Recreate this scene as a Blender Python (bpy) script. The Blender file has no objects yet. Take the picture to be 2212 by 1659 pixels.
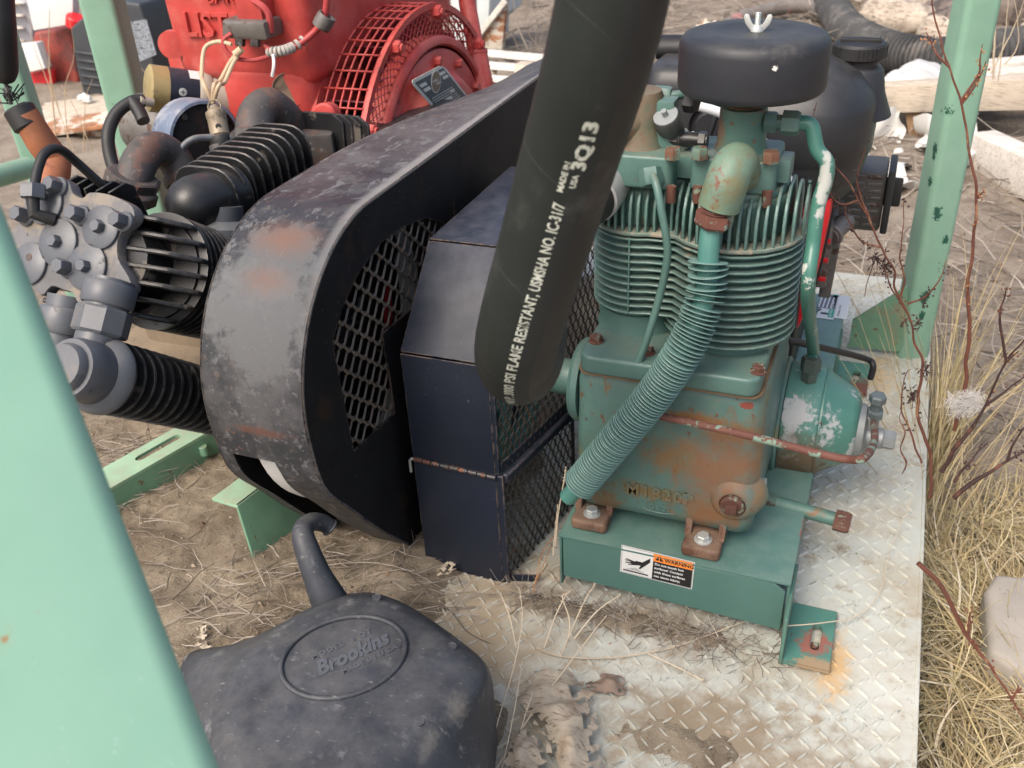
import bpy, bmesh, math, random
from mathutils import Vector, Matrix, noise
from mathutils.geometry import tessellate_polygon
random.seed(7)
V = Vector
rad = math.radians
sc = bpy.context.scene
COL = sc.collection

# ------------------------------------------------------------------ camera, sky, sun, exposure
FOC, CX, CY, CAMH = 2057.0, 1106.0, 829.5, 1.0
_D = V((190, 3370, FOC)).normalized()
_Y = V((944, -1312, FOC)); _Y = (_Y - _D * _Y.dot(_D)).normalized()
_X = _D.cross(_Y).normalized()
ROT = Matrix((_X, _Y, -_D))            # camera axes (right, down, forward) -> world
CAMP = V((0, 0, CAMH))
cam = bpy.data.cameras.new('camera')
co = bpy.data.objects.new('camera', cam); COL.objects.link(co)
m3 = ROT @ Matrix(((1, 0, 0), (0, -1, 0), (0, 0, -1)))
co.matrix_world = Matrix.Translation(CAMP) @ m3.to_4x4()
cam.sensor_width = 36; cam.lens = 36 * FOC / 2212
cam.clip_start = 0.02; cam.clip_end = 400
cam.dof.use_dof = True; cam.dof.focus_distance = 1.22; cam.dof.aperture_fstop = 9.0
sc.camera = co
w = bpy.data.worlds.new('World'); sc.world = w; w.use_nodes = True
wn = w.node_tree; wn.nodes.clear()
sky = wn.nodes.new('ShaderNodeTexSky'); sky.sky_type = 'NISHITA'; sky.sun_disc = False
sky.sun_elevation = rad(52); sky.sun_rotation = rad(200); sky.air_density = 1.0; sky.dust_density = 6.0; sky.ozone_density = 0.6
bg = wn.nodes.new('ShaderNodeBackground'); bg.inputs[1].default_value = 0.15
wo = wn.nodes.new('ShaderNodeOutputWorld')
wn.links.new(sky.outputs[0], bg.inputs[0]); wn.links.new(bg.outputs[0], wo.inputs[0])
sun = bpy.data.lights.new('sun', 'SUN'); sun.energy = 1.15; sun.angle = rad(32); sun.color = (1.0, 0.95, 0.88)
so = bpy.data.objects.new('sun', sun); COL.objects.link(so)
# direction to the sun: high, slightly behind the viewer's left
_sd = V((math.sin(rad(200)) * math.cos(rad(52)), math.cos(rad(200)) * math.cos(rad(52)), math.sin(rad(52))))
so.rotation_euler = _sd.to_track_quat('Z', 'Y').to_euler()
sc.view_settings.view_transform = 'Standard'; sc.view_settings.look = 'None'
sc.view_settings.gamma = 1; sc.view_settings.exposure = 0.76
sc.view_settings.use_curve_mapping = False

# ------------------------------------------------------------------ placing helpers (survey points -> metres)
def ray(u, v): return ROT @ V((u - CX, v - CY, FOC))
def pz(u, v, z): r = ray(u, v); return CAMP + r * ((z - CAMH) / r.z)
def py(u, v, y): r = ray(u, v); return CAMP + r * (y / r.y)
def px(u, v, x): r = ray(u, v); return CAMP + r * (x / r.x)
def dp(u, v, d): r = ray(u, v); return CAMP + r * (d / FOC)
def PY(lst, y): return [py(a, b, y) for a, b in lst]

# ------------------------------------------------------------------ object helpers
WM = {}
def _link(o, parent, M):
    COL.objects.link(o)
    if parent is not None:
        o.parent = parent
        o.matrix_local = WM[parent.name].inverted() @ M
    else:
        o.matrix_local = M
    WM[o.name] = M.copy()
    return o
def tag(o, label=None, cat=None, group=None, kind=None):
    if label: o['label'] = label
    if cat: o['category'] = cat
    if group: o['group'] = group
    if kind: o['kind'] = kind
    return o
def thing(name, label, cat, loc=(0, 0, 0), group=None):
    o = bpy.data.objects.new(name, None); o.empty_display_size = .05
    _link(o, None, Matrix.Translation(V(loc)))
    return tag(o, label, cat, group)
def mesh_of(name, vs, fs, mat, smooth=40):
    me = bpy.data.meshes.new(name)
    me.from_pydata([tuple(v) for v in vs], [], fs)
    me.validate(verbose=False); me.update()
    if mat is not None: me.materials.append(mat)
    if smooth:
        me.shade_smooth()
        me.set_sharp_from_angle(angle=rad(smooth))
    return me
def put(name, me, parent=None, M=None):
    o = bpy.data.objects.new(name, me)
    return _link(o, parent, M if M is not None else Matrix())
def obj(name, vs, fs, mat, parent=None, smooth=40):
    return put(name, mesh_of(name, vs, fs, mat, smooth), parent)
class G:
    """collects shapes into one mesh"""
    def __init__(s): s.v = []; s.f = []
    def add(s, vs, fs):
        n = len(s.v); s.v += [V(v) for v in vs]; s.f += [tuple(i + n for i in f) for f in fs]; return s
    def build(s, name, mat, parent=None, smooth=40): return obj(name, s.v, s.f, mat, parent, smooth)
def recalc(vs, fs):
    bm = bmesh.new(); bv = [bm.verts.new(v) for v in vs]
    for f in fs:
        try: bm.faces.new([bv[i] for i in f])
        except ValueError: pass
    bmesh.ops.recalc_face_normals(bm, faces=bm.faces)
    bm.verts.index_update()
    r = ([v.co.copy() for v in bm.verts], [tuple(v.index for v in f.verts) for f in bm.faces]); bm.free(); return r
def bevel(vs, fs, w, seg=2):
    bm = bmesh.new(); bv = [bm.verts.new(v) for v in vs]
    for f in fs: bm.faces.new([bv[i] for i in f])
    bmesh.ops.recalc_face_normals(bm, faces=bm.faces)
    eds = [e for e in bm.edges if len(e.link_faces) == 2 and e.calc_face_angle(0) > rad(25)]
    bmesh.ops.bevel(bm, geom=eds, offset=w, segments=seg, affect='EDGES', profile=.6)
    bm.verts.index_update()
    r = ([v.co.copy() for v in bm.verts], [tuple(v.index for v in f.verts) for f in bm.faces]); bm.free(); return r
BF = [(0, 3, 2, 1), (4, 5, 6, 7), (0, 1, 5, 4), (1, 2, 6, 5), (2, 3, 7, 6), (3, 0, 4, 7)]
def box(x0, x1, y0, y1, z0, z1, bev=0, seg=2, M=None):
    vs = [V(p) for p in [(x0, y0, z0), (x1, y0, z0), (x1, y1, z0), (x0, y1, z0), (x0, y0, z1), (x1, y0, z1), (x1, y1, z1), (x0, y1, z1)]]
    if M is not None: vs = [M @ v for v in vs]
    return bevel(vs, BF, bev, seg) if bev else (vs, BF)
def obox(p0, p1, wid, hei, bev=.001, up=V((0, 0, 1)), seg=1):
    """bar from p0 to p1"""
    d = (p1 - p0); L = d.length; d.normalize(); s = d.cross(up).normalized(); u = s.cross(d)
    M = Matrix((s, d, u)).transposed().to_4x4(); M.translation = p0
    return box(-wid / 2, wid / 2, 0, L, -hei / 2, hei / 2, bev, seg, M)
def frame_axis(ax):
    ax = V(ax).normalized(); t = V((0, 0, 1)) if abs(ax.z) < .9 else V((1, 0, 0))
    a = t.cross(ax).normalized(); b = ax.cross(a); return a, b, ax
def lathe(prof, org, ax, n=24, cap=True, phase=0, squash=1):
    a, b, c = frame_axis(ax); org = V(org); vs = []; fs = []
    for r, h in prof:
        for i in range(n):
            t = phase + 2 * math.pi * i / n
            vs.append(org + c * h + a * (r * math.cos(t)) + b * (r * math.sin(t) * squash))
    m = len(prof)
    for j in range(m - 1):
        for i in range(n):
            k = (i + 1) % n
            fs.append((j * n + i, j * n + k, (j + 1) * n + k, (j + 1) * n + i))
    if cap:
        if prof[0][0] > 1e-6: fs.append(tuple(reversed(range(n))))
        if prof[-1][0] > 1e-6: fs.append(tuple(range((m - 1) * n, m * n)))
    return vs, fs
def cyl(p0, p1, r, n=16, ch=0):
    p0 = V(p0); p1 = V(p1); L = (p1 - p0).length
    pr = [(r - ch, 0), (r, ch), (r, L - ch), (r - ch, L)] if ch else [(r, 0), (r, L)]
    return lathe(pr, p0, p1 - p0, n)
def hexa(org, ax, r, h, ph=0, dome=True, washer=0):
    g = G(); a, b, c = frame_axis(ax); org = V(org)
    if washer: g.add(*lathe([(washer, 0), (washer, .0015), (washer * .9, .002)], org, ax, 16)); org = org + c * .002
    pr = [(r, 0), (r, h * .8), (r * .86, h)] if dome else [(r, 0), (r, h)]
    g.add(*lathe(pr, org, ax, 6, phase=ph)); return g.v, g.f
def cat(pts, k=6, closed=False):
    pts = [V(p) for p in pts]; n = len(pts); out = []
    def P(i): return pts[i % n] if closed else pts[max(0, min(n - 1, i))]
    for i in range(n if closed else n - 1):
        a, b, c, d = P(i - 1), P(i), P(i + 1), P(i + 2)
        for j in range(k):
            t = j / k
            out.append(.5 * ((2 * b) + (c - a) * t + (2 * a - 5 * b + 4 * c - d) * t * t + (3 * b - a - 3 * c + d) * t ** 3))
    if not closed: out.append(pts[-1])
    return out
def frames(pts):
    n = len(pts); T = []
    for i in range(n):
        t = (pts[min(n - 1, i + 1)] - pts[max(0, i - 1)])
        T.append(t.normalized() if t.length > 1e-9 else V((0, 0, 1)))
    a = frame_axis(T[0])[0]; out = []
    for i in range(n):
        a = (a - T[i] * a.dot(T[i]))
        a = a.normalized() if a.length > 1e-6 else frame_axis(T[i])[0]
        out.append((a.copy(), T[i].cross(a), T[i]))
    return out
def tube(pts, r, n=12, cap=True, squash=1):
    pts = [V(p) for p in pts]; fr = frames(pts); vs = []; fs = []
    R = r if isinstance(r, (list, tuple)) else [r] * len(pts)
    if len(R) != len(pts):
        m = len(R) - 1; R = [R[min(m - 1, int(i / (len(pts) - 1) * m))] * (1 - ((i / (len(pts) - 1) * m) - min(m - 1, int(i / (len(pts) - 1) * m)))) + R[min(m - 1, int(i / (len(pts) - 1) * m)) + 1] * ((i / (len(pts) - 1) * m) - min(m - 1, int(i / (len(pts) - 1) * m))) for i in range(len(pts))]
    for p, (a, b, c), rr in zip(pts, fr, R):
        for i in range(n):
            t = 2 * math.pi * i / n
            vs.append(p + a * rr * math.cos(t) + b * rr * math.sin(t) * squash)
    for j in range(len(pts) - 1):
        for i in range(n):
            k = (i + 1) % n
            fs.append((j * n + i, j * n + k, (j + 1) * n + k, (j + 1) * n + i))
    if cap: fs.append(tuple(reversed(range(n)))); fs.append(tuple(range((len(pts) - 1) * n, len(pts) * n)))
    return vs, fs
def plate(outer, holes, org, eu, ev, th):
    """flat plate with holes; outer/holes 2D lists, thickness along eu x ev"""
    org, eu, ev = V(org), V(eu), V(ev); en = eu.cross(ev).normalized()
    loops = [[V((x, y, 0)) for x, y in outer]] + [[V((x, y, 0)) for x, y in h] for h in holes]
    tri = tessellate_polygon(loops); flat = [p for l in loops for p in l]; n = len(flat)
    W = lambda p, t: org + eu * p.x + ev * p.y + en * t
    vs = [W(p, 0) for p in flat] + [W(p, th) for p in flat]
    fs = [tuple(t) for t in tri] + [tuple(i + n for i in reversed(t)) for t in tri]
    k = 0
    for l in loops:
        m = len(l)
        for i in range(m): j = (i + 1) % m; fs.append((k + i, k + j, k + j + n, k + i + n))
        k += m
    return recalc(vs, fs)
def prism(poly, org, eu, ev, th, bev=0, seg=2):
    org, eu, ev = V(org), V(eu), V(ev); en = eu.cross(ev).normalized(); n = len(poly)
    vs = [org + eu * x + ev * y for x, y in poly] + [org + eu * x + ev * y + en * th for x, y in poly]
    fs = [tuple(reversed(range(n))), tuple(range(n, 2 * n))] + [(i, (i + 1) % n, (i + 1) % n + n, i + n) for i in range(n)]
    return bevel(vs, fs, bev, seg) if bev else recalc(vs, fs)
def circ(x, y, r, n=24, ry=None): return [(x + r * math.cos(2 * math.pi * i / n), y + (ry or r) * math.sin(2 * math.pi * i / n)) for i in range(n)]
def inside(p, poly):
    x, y = p; c = False; n = len(poly); j = n - 1
    for i in range(n):
        xi, yi = poly[i]; xj, yj = poly[j]
        if (yi > y) != (yj > y) and x < (xj - xi) * (y - yi) / (yj - yi) + xi: c = not c
        j = i
    return c
def expanded(poly, org, eu, ev, lw, sw, bar, th, keep=None):
    """expanded-metal mesh filling a polygon: diamonds lw x sw, flattened strands"""
    g = G(); org, eu, ev = V(org), V(eu), V(ev); en = eu.cross(ev).normalized()
    xs = [p[0] for p in poly]; ys = [p[1] for p in poly]
    j = 0; y = min(ys) - sw
    while y < max(ys) + sw:
        x = min(xs) - lw; s = 1 if j % 2 == 0 else -1; k = 0; run = []
        def flush(run):
            if len(run) > 1: g.add(*tube(run, bar, 4, True, 1.7))
        while x < max(xs) + lw:
            for (dx, dy) in ((0, -s), (.12, -s), (.5, s), (.62, s)):
                qx, qy = x + dx * lw, y + dy * sw * .25
                if inside((qx, qy), poly) and (keep is None or keep(qx, qy)): run.append(org + eu * qx + ev * qy + en * (th * dy * s))
                else: flush(run); run = []
            x += lw
        flush(run); y += sw / 2; j += 1
    return g
def textmesh(s, size=1, ext=0, bold=0, shear=0, align='LEFT', space=1.0, res=2):
    cu = bpy.data.curves.new('t', 'FONT'); cu.body = s; cu.size = size; cu.extrude = ext; cu.offset = bold; cu.shear = shear
    cu.align_x = align; cu.space_character = space; cu.resolution_u = res; cu.fill_mode = 'FRONT' if ext == 0 else 'BOTH'
    o = bpy.data.objects.new('t', cu); COL.objects.link(o)
    dg = bpy.context.evaluated_depsgraph_get(); me = bpy.data.meshes.new_from_object(o.evaluated_get(dg))
    vs = [v.co.copy() for v in me.vertices]; fs = [tuple(p.vertices) for p in me.polygons]
    bpy.data.objects.remove(o); bpy.data.curves.remove(cu); bpy.data.meshes.remove(me)
    return vs, fs
def text_on(s, size, org, eu, ev, mat, parent, name='lettering', ext=.0003, **k):
    org, eu, ev = V(org), V(eu).normalized(), V(ev).normalized(); en = eu.cross(ev)
    vs, fs = textmesh(s, size, ext, **k)
    return obj(name, [org + eu * v.x + ev * v.y + en * (v.z + ext) for v in vs], fs, mat, parent, 0)
def quad_on(x0, x1, y0, y1, org, eu, ev, mat, parent, name, lift=.0003, poly=None):
    poly = poly or [(x0, y0), (x1, y0), (x1, y1), (x0, y1)]
    en = V(eu).cross(V(ev)).normalized()
    v, f = prism(poly, V(org), V(eu), V(ev), lift)
    return obj(name, v, f, mat, parent, 0)
def displace(vs, amp, scale, off=0):
    out = []
    for v in vs:
        out.append(v + V((noise.noise(v * scale + V((off, 0, 0))), noise.noise(v * scale + V((9, off, 0))), noise.noise(v * scale + V((0, 7, off))))) * amp)
    return out

# ------------------------------------------------------------------ materials
class N:
    def __init__(s, name):
        s.m = bpy.data.materials.new(name); s.m.use_nodes = True; s.t = s.m.node_tree; s.b = s.t.nodes['Principled BSDF']
        s.co = s.t.nodes.new('ShaderNodeTexCoord').outputs['Object']
    def n(s, t): return s.t.nodes.new(t)
    def set(s, i, v):
        if isinstance(v, bpy.types.NodeSocket): s.t.links.new(v, i)
        elif v is not None: i.default_value = v
    def math(s, op, a, b=None, c=None):
        n = s.n('ShaderNodeMath'); n.operation = op; s.set(n.inputs[0], a)
        if b is not None: s.set(n.inputs[1], b)
        if c is not None: s.set(n.inputs[2], c)
        return n.outputs[0]
    def noise(s, scale, detail=5, rough=.6, dist=0, co=None, stretch=None):
        n = s.n('ShaderNodeTexNoise'); n.inputs['Scale'].default_value = scale; n.inputs['Detail'].default_value = detail
        n.inputs['Roughness'].default_value = rough; n.inputs['Distortion'].default_value = dist
        c = co or s.co
        if stretch:
            mp = s.n('ShaderNodeMapping'); mp.inputs['Scale'].default_value = stretch; s.t.links.new(c, mp.inputs[0]); c = mp.outputs[0]
        s.t.links.new(c, n.inputs['Vector']); return n.outputs['Fac']
    def vor(s, scale, feature='F1', out='Distance', rnd=1):
        n = s.n('ShaderNodeTexVoronoi'); n.feature = feature; n.inputs['Scale'].default_value = scale
        s.t.links.new(s.co, n.inputs['Vector']); return n.outputs[out]
    def step(s, x, lo, hi):
        n = s.n('ShaderNodeMapRange'); n.interpolation_type = 'SMOOTHSTEP'; s.set(n.inputs[0], x)
        n.inputs[1].default_value = lo; n.inputs[2].default_value = hi; return n.outputs[0]
    def mix(s, f, a, b):
        n = s.n('ShaderNodeMix'); n.data_type = 'RGBA'; s.set(n.inputs[0], f)
        for i, c in ((6, a), (7, b)):
            if isinstance(c, tuple) and len(c) == 3: c = c + (1,)
            s.set(n.inputs[i], c)
        return n.outputs[2]
    def blob(s, c, r, wob=.35, nscale=None, axes=(1, 1, 1), edge=.35):
        """a patch of wear round a point on the thing, edge broken by noise"""
        mp = s.n('ShaderNodeMapping'); mp.vector_type = 'POINT'
        mp.inputs['Location'].default_value = tuple(-c[i] / (r * axes[i]) for i in range(3)); mp.inputs['Scale'].default_value = tuple(1 / (r * a) for a in axes)
        s.t.links.new(s.co, mp.inputs[0])
        l = s.n('ShaderNodeVectorMath'); l.operation = 'LENGTH'; s.t.links.new(mp.outputs[0], l.inputs[0])
        nz = s.noise(nscale or 2.5 / r, 6, .65)
        d = s.math('ADD', l.outputs['Value'], s.math('MULTIPLY', s.math('SUBTRACT', nz, .5), wob * 6))
        return s.math('SUBTRACT', 1, s.step(d, 1 - edge, 1 + edge * .3))
    def up(s, lo=.5, hi=.9):
        g = s.n('ShaderNodeNewGeometry'); x = s.n('ShaderNodeSeparateXYZ'); s.t.links.new(g.outputs['Normal'], x.inputs[0])
        return s.step(x.outputs[2], lo, hi)
    def island(s): return s.n('ShaderNodeNewGeometry').outputs['Random Per Island']
    def bump(s, h, strength=.3, dist=.001, prev=None):
        b = s.n('ShaderNodeBump'); b.inputs['Strength'].default_value = strength; b.inputs['Distance'].default_value = dist
        s.set(b.inputs['Height'], h)
        if prev: s.t.links.new(prev, b.inputs['Normal'])
        s.t.links.new(b.outputs[0], s.b.inputs['Normal']); return b.outputs[0]
    def done(s, col, rough=.5, metal=0, spec=.5):
        s.set(s.b.inputs['Base Color'], col + (1,) if isinstance(col, tuple) and len(col) == 3 else col)
        s.set(s.b.inputs['Roughness'], rough); s.set(s.b.inputs['Metallic'], metal); s.set(s.b.inputs['Specular IOR Level'], spec)
        return s.m
def paint(name, base, rough=.5, var=.12, layers=(), blobs=(), dust=0, dustcol=(.32, .27, .2), bump=.25, bscale=350, metal=0, edge=None, spec=.5, vscale=14, rvar=.2, scratch=None):
    """painted or bare surface: layers = (scale, lo, hi, colour[, stretch]); blobs = (centre, radius, colour[, axes, wob, edge])"""
    s = N(name); v = s.noise(vscale, 6, .65)
    lo = tuple(c * (1 - var) for c in base); hi = tuple(min(1, c * (1 + var)) for c in base)
    c = s.mix(s.step(v, .3, .7), lo, hi); h = s.noise(bscale, 4, .6)
    rr = s.math('ADD', rough - rvar / 2, s.math('MULTIPLY', s.noise(vscale * 3, 5, .7), rvar))
    hh = s.math('MULTIPLY', h, .4)
    for L in layers:
        k = s.step(s.noise(L[0], 7, .68, 0, None, L[4] if len(L) > 4 else None), L[1], L[2]); c = s.mix(k, c, L[3]); hh = s.math('ADD', hh, s.math('MULTIPLY', k, -.5))
        rr = s.math('MAXIMUM', rr, s.math('MULTIPLY', k, .8))
    for B in blobs:
        k = s.blob(B[0], B[1], B[4] if len(B) > 4 else .35, None, B[3] if len(B) > 3 else (1, 1, 1), B[5] if len(B) > 5 else .35)
        if len(B) > 6: k = s.math('MULTIPLY', k, B[6])
        c = s.mix(k, c, B[2]); rr = s.math('MAXIMUM', rr, s.math('MULTIPLY', k, .85))
    if scratch:
        for st_ in ((1, 9, 1), (6, 1, 1.5)):
            k = s.math('MULTIPLY', s.step(s.noise(scratch[1], 3, .8, 1.5, None, st_), .665, .70), s.step(s.noise(7, 3, .6), .45, .6)); c = s.mix(s.math('MULTIPLY', k, .7), c, scratch[0])
    if edge:
        bn = s.n('ShaderNodeBevel'); bn.samples = 3; bn.inputs['Radius'].default_value = edge[0]
        g = s.n('ShaderNodeNewGeometry'); d = s.n('ShaderNodeVectorMath'); d.operation = 'DOT_PRODUCT'
        s.t.links.new(bn.outputs[0], d.inputs[0]); s.t.links.new(g.outputs['Normal'], d.inputs[1])
        k = s.math('MULTIPLY', s.step(s.math('SUBTRACT', 1, d.outputs['Value']), .01, .12), s.step(s.noise(60, 5, .7), edge[2], edge[2] + .15)); c = s.mix(k, c, edge[1])
    if dust:
        k = s.math('MULTIPLY', s.math('MULTIPLY', s.up(.45, .95), s.step(s.noise(25, 6, .7), .25, .8)), dust); c = s.mix(k, c, dustcol); rr = s.math('MAXIMUM', rr, s.math('MULTIPLY', k, .9))
    if bump: s.bump(hh, bump, .0008)
    return s.done(c, rr, metal, spec)
RUST = (.15, .055, .025); RUSTO = (.28, .12, .035); GREY = (.42, .42, .42); SOIL = (.25, .185, .12); TAN = (.42, .33, .2)

# materials of the place
DG = (.012, .075, .048)
m_mint = paint('mint_paint', (.205, .365, .27), .42, .07, [(5, .45, .8, (.25, .40, .31)), (24, .685, .70, DG), (60, .72, .74, RUSTO), (9, .66, .80, (.26, .28, .18))],
    blobs=[(py(u_, v_, 1.842), r_, DG, (.8, 1, 1.3), .38, .15) for u_, v_, r_ in ((2022, 458, .013), (2012, 392, .008), (2018, 322, .009), (2016, 338, .006), (2026, 240, .008), (2052, 236, .012), (2044, 520, .008), (2038, 285, .005), (1995, 640, .012), (1990, 680, .009))], dust=.35, bump=.3, rvar=.15, scratch=((.33, .46, .38), 60))
m_mint_near = paint('mint_paint_near', (.245, .45, .335), .5, .07, [(3, .4, .75, (.30, .50, .38)), (11, .62, .70, (.32, .45, .27)), (22, .655, .685, (.34, .22, .11)), (36, .66, .69, (.50, .62, .54))], bump=.12, rvar=.15, vscale=5, scratch=((.42, .58, .48), 45), spec=.35)
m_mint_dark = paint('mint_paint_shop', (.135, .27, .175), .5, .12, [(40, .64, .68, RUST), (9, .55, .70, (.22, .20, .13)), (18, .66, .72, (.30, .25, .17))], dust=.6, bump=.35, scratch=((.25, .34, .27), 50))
m_mint_edge = paint('mint_flange', (.28, .46, .31), .5, .1, [(30, .62, .68, (.40, .33, .2))], dust=.6, bump=.2)
TEAL = (.082, .160, .141)
m_teal = paint('teal_enamel', TEAL, .36, .08, [(34, .70, .73, RUST), (70, .72, .75, (.4, .45, .42))], dust=.22, bump=.15, spec=.5)
m_teal_cast = paint('teal_cast_iron', TEAL, .42, .12, [(16, .60, .70, (.16, .13, .06)), (30, .68, .72, RUST)], dust=.55, dustcol=(.30, .22, .13), bump=.5, bscale=260)
m_fin = paint('teal_fins', (.095, .185, .165), .4, .12, [(22, .64, .72, (.28, .26, .2))], dust=.35, edge=(.0012, (.36, .42, .38), .45), bump=.2)
cf = lambda u, v: py(u, v, 1.035)
m_case = paint('rusted_crankcase', TEAL, .45, .12,
    [(9, .52, .68, (.15, .165, .10)), (26, .58, .68, (.17, .095, .045), (1, 1, .4)), (60, .60, .68, (.13, .07, .04), (1, 1, .6)), (120, .62, .68, (.08, .04, .025))],
    blobs=[(cf(1555, 1015), .074, (.205, .095, .045), (1.1, 1, 1.1), .34, .9, .9), (cf(1440, 985), .034, (.175, .105, .045), (1.2, 1, .9), .4, .9, .9),
           (cf(1600, 940), .03, (.20, .095, .04), (1.6, 1, .6), .42, .6, .85), (cf(1655, 1000), .03, (.26, .16, .07), (.5, 1, 3.4), .25, .8), (cf(1500, 905), .02, (.22, .11, .045), (2.4, 1, .5), .4, .6),
           (cf(1614, 878), .0075, (.20, .05, .035), (1.4, 1, .7), .2, .2), (cf(1400, 1060), .022, (.15, .11, .05), (3, 1, .7), .4, .8), (cf(1310, 1080), .03, (.15, .10, .05), (1, 1, .8), .4, .7), (cf(1540, 1110), .04, (.2, .10, .045), (1.3, 1, .8), .35, .8)],
    bump=.55, bscale=240)
m_foot = paint('rusted_feet', (.17, .10, .065), .75, .2, [(30, .5, .6, (.11, .05, .03)), (22, .62, .66, TEAL)], dust=.3, bump=.7, bscale=200)
m_base = paint('teal_sheet', (.072, .160, .138), .36, .05, [(30, .70, .73, RUST), (75, .70, .73, (.35, .3, .2), (1, 1, 2.5))],
    blobs=[(pz(1735, 1150, .1), .012, (.28, .07, .05), (.4, 3, 1), .3, .3)], dust=.3, dustcol=(.3, .33, .28), bump=.12)
m_rustpipe = paint('rusty_steel', (.14, .055, .04), .75, .25, [(40, .52, .56, (.19, .28, .22)), (20, .6, .68, (.26, .13, .06))], bump=.6)
m_rustbolt = paint('rusty_bolts', (.11, .045, .03), .7, .25, [(70, .55, .6, (.2, .24, .18))], bump=.6)
m_zinc = paint('zinc_plate', (.52, .54, .52), .45, .08, [(60, .62, .7, (.35, .34, .3))], metal=.5, bump=.2)
m_alu = paint('dull_aluminium', (.27, .29, .29), .5, .1, [(45, .6, .7, (.14, .15, .15))], metal=.5, bump=.4)
m_silver = paint('hose_coupling_zinc', (.46, .46, .45), .45, .1, [(14, .56, .62, (.28, .10, .06)), (50, .6, .7, (.4, .4, .38))], metal=.4, bump=.3)
m_blackfilter = paint('filter_black', (.018, .020, .025), .5, .12, [(50, .70, .74, (.09, .09, .09)), (6, .55, .8, (.034, .035, .040))], blobs=[(py(1673, 147, 1.065), .0036, (.75, .72, .68), (1, 1, 1), .3, .2), (V((-.13, 1.08, .76)), .02, (.10, .095, .085), (1.6, 1, .5), .4, .8, .5)], dust=.32, dustcol=(.12, .11, .095), bump=.2, rvar=.15, scratch=((.07, .07, .07), 60))
m_blackmetal = paint('black_cast', (.011, .0115, .013), .38, .25, [(24, .60, .68, (.10, .085, .07)), (60, .66, .7, (.09, .045, .03))], dust=.3, dustcol=(.15, .135, .12), bump=.5, edge=(.0012, (.22, .2, .18), .42))
m_greyplate = paint('grey_valve_plates', (.085, .093, .108), .42, .12, [(50, .60, .7, (.04, .042, .045)), (14, .58, .72, (.15, .13, .11))], dust=.35, dustcol=(.30, .27, .22), bump=.25)
m_elbow = paint('rusted_black_iron', (.05, .045, .043), .6, .3, [(18, .50, .62, (.12, .06, .045)), (90, .60, .66, (.16, .15, .14))], dust=.35, dustcol=(.17, .15, .13), bump=.6)
m_crank = paint('dusty_cast_tan', (.20, .155, .105), .8, .2, [(18, .55, .65, (.12, .085, .06))], bump=.5)
cb = lambda u, v: px(u, v, -.67)
GB = (.125, .13, .134)
m_band = paint('weathered_guard_band', (.031, .033, .039), .45, .15,
    [(22, .46, .64, (.062, .063, .067)), (75, .56, .62, (.12, .12, .125), (1, .45, 1)), (110, .58, .64, (.10, .08, .068)), (34, .64, .70, (.13, .075, .055))],
    blobs=[(V((-.67, 1.45, .57)), .40, (.17, .155, .155), (.5, 1, .3), .5, .9, .45), (V((-.606, 1.3, .58)), .6, (.27, .26, .25), (.022, 1, .3), .1, .6, .7),
           (cb(580, 540), .066, GB, (1, 1, 1), .3, .25, .8), (cb(550, 690), .075, GB, (1, 1, 1), .4, .3, .8), (cb(610, 505), .034, (.19, .10, .07), (1.6, 1, .9), .12, 1.0, .9), (cb(560, 600), .030, (.19, .10, .07), (1.6, 1, .8), .12, 1.0, .9),
           (cb(560, 850), .08, (.115, .115, .12), (1, 1, 1), .4, .9, .6), (cb(560, 935), .016, (.14, .06, .04), (3, 1, .5), .3, .8, .7)],
    edge=(.005, (.24, .21, .19), .36), bump=.35, spec=.35, scratch=((.16, .16, .16), 60))
m_guardside = paint('black_guard_side', (.0095, .010, .012), .6, .3, [(140, .64, .67, (.085, .08, .07)), (12, .55, .7, (.028, .017, .012)), (45, .66, .70, (.05, .04, .035))], edge=(.003, (.14, .10, .08), .42), bump=.2, rvar=.15, spec=.22)
m_navy = paint('navy_box_paint', (.016, .021, .034), .42, .10, [(60, .70, .73, (.14, .15, .16)), (8, .55, .85, (.034, .039, .05)), (90, .70, .72, (.12, .08, .06))], edge=(.0022, (.28, .2, .15), .42), dust=.3, dustcol=(.20, .20, .235), bump=.15, rvar=.2, spec=.3, scratch=((.11, .12, .14), 70))
m_meshdark = paint('dark_mesh_wire', (.045, .038, .032), .55, .3, [(30, .55, .65, (.10, .065, .045))], bump=.3)
m_hinge = paint('worn_hinge', (.06, .06, .065), .4, .2, [(90, .53, .57, (.28, .12, .07))], bump=.3, metal=.3)
m_red = paint('red_engine_enamel', (.44, .050, .042), .5, .18, [(9, .46, .70, (.52, .12, .10)), (16, .60, .72, (.20, .035, .03)), (90, .66, .70, (.14, .05, .04)), (60, .72, .76, (.6, .5, .45)), (22, .70, .76, (.22, .03, .03))], dust=.42, dustcol=(.55, .20, .17), bump=.3)
m_reddark = paint('red_inside', (.13, .012, .02), .6, .3, bump=.2)
m_hose = paint('hose_rubber', (.017, .0195, .019), .62, .1, [(9, .58, .72, (.06, .062, .058)), (45, .73, .77, (.15, .15, .14))], bump=.3, bscale=900, rvar=.1, spec=.35)
m_hosegreen = paint('hose_green_stripe', (.0135, .0170, .0158), .55, .15, [(7, .58, .75, (.05, .053, .05)), (50, .73, .77, (.13, .13, .12))], bump=.45, bscale=700, spec=.35, scratch=((.07, .072, .068), 55))
m_hosebrown = paint('hose_brown_stripe', (.024, .022, .021), .58, .15, [(9, .58, .75, (.065, .06, .055)), (50, .73, .77, (.13, .13, .12))], bump=.45, bscale=700, spec=.35, scratch=((.07, .072, .068), 55))
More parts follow.
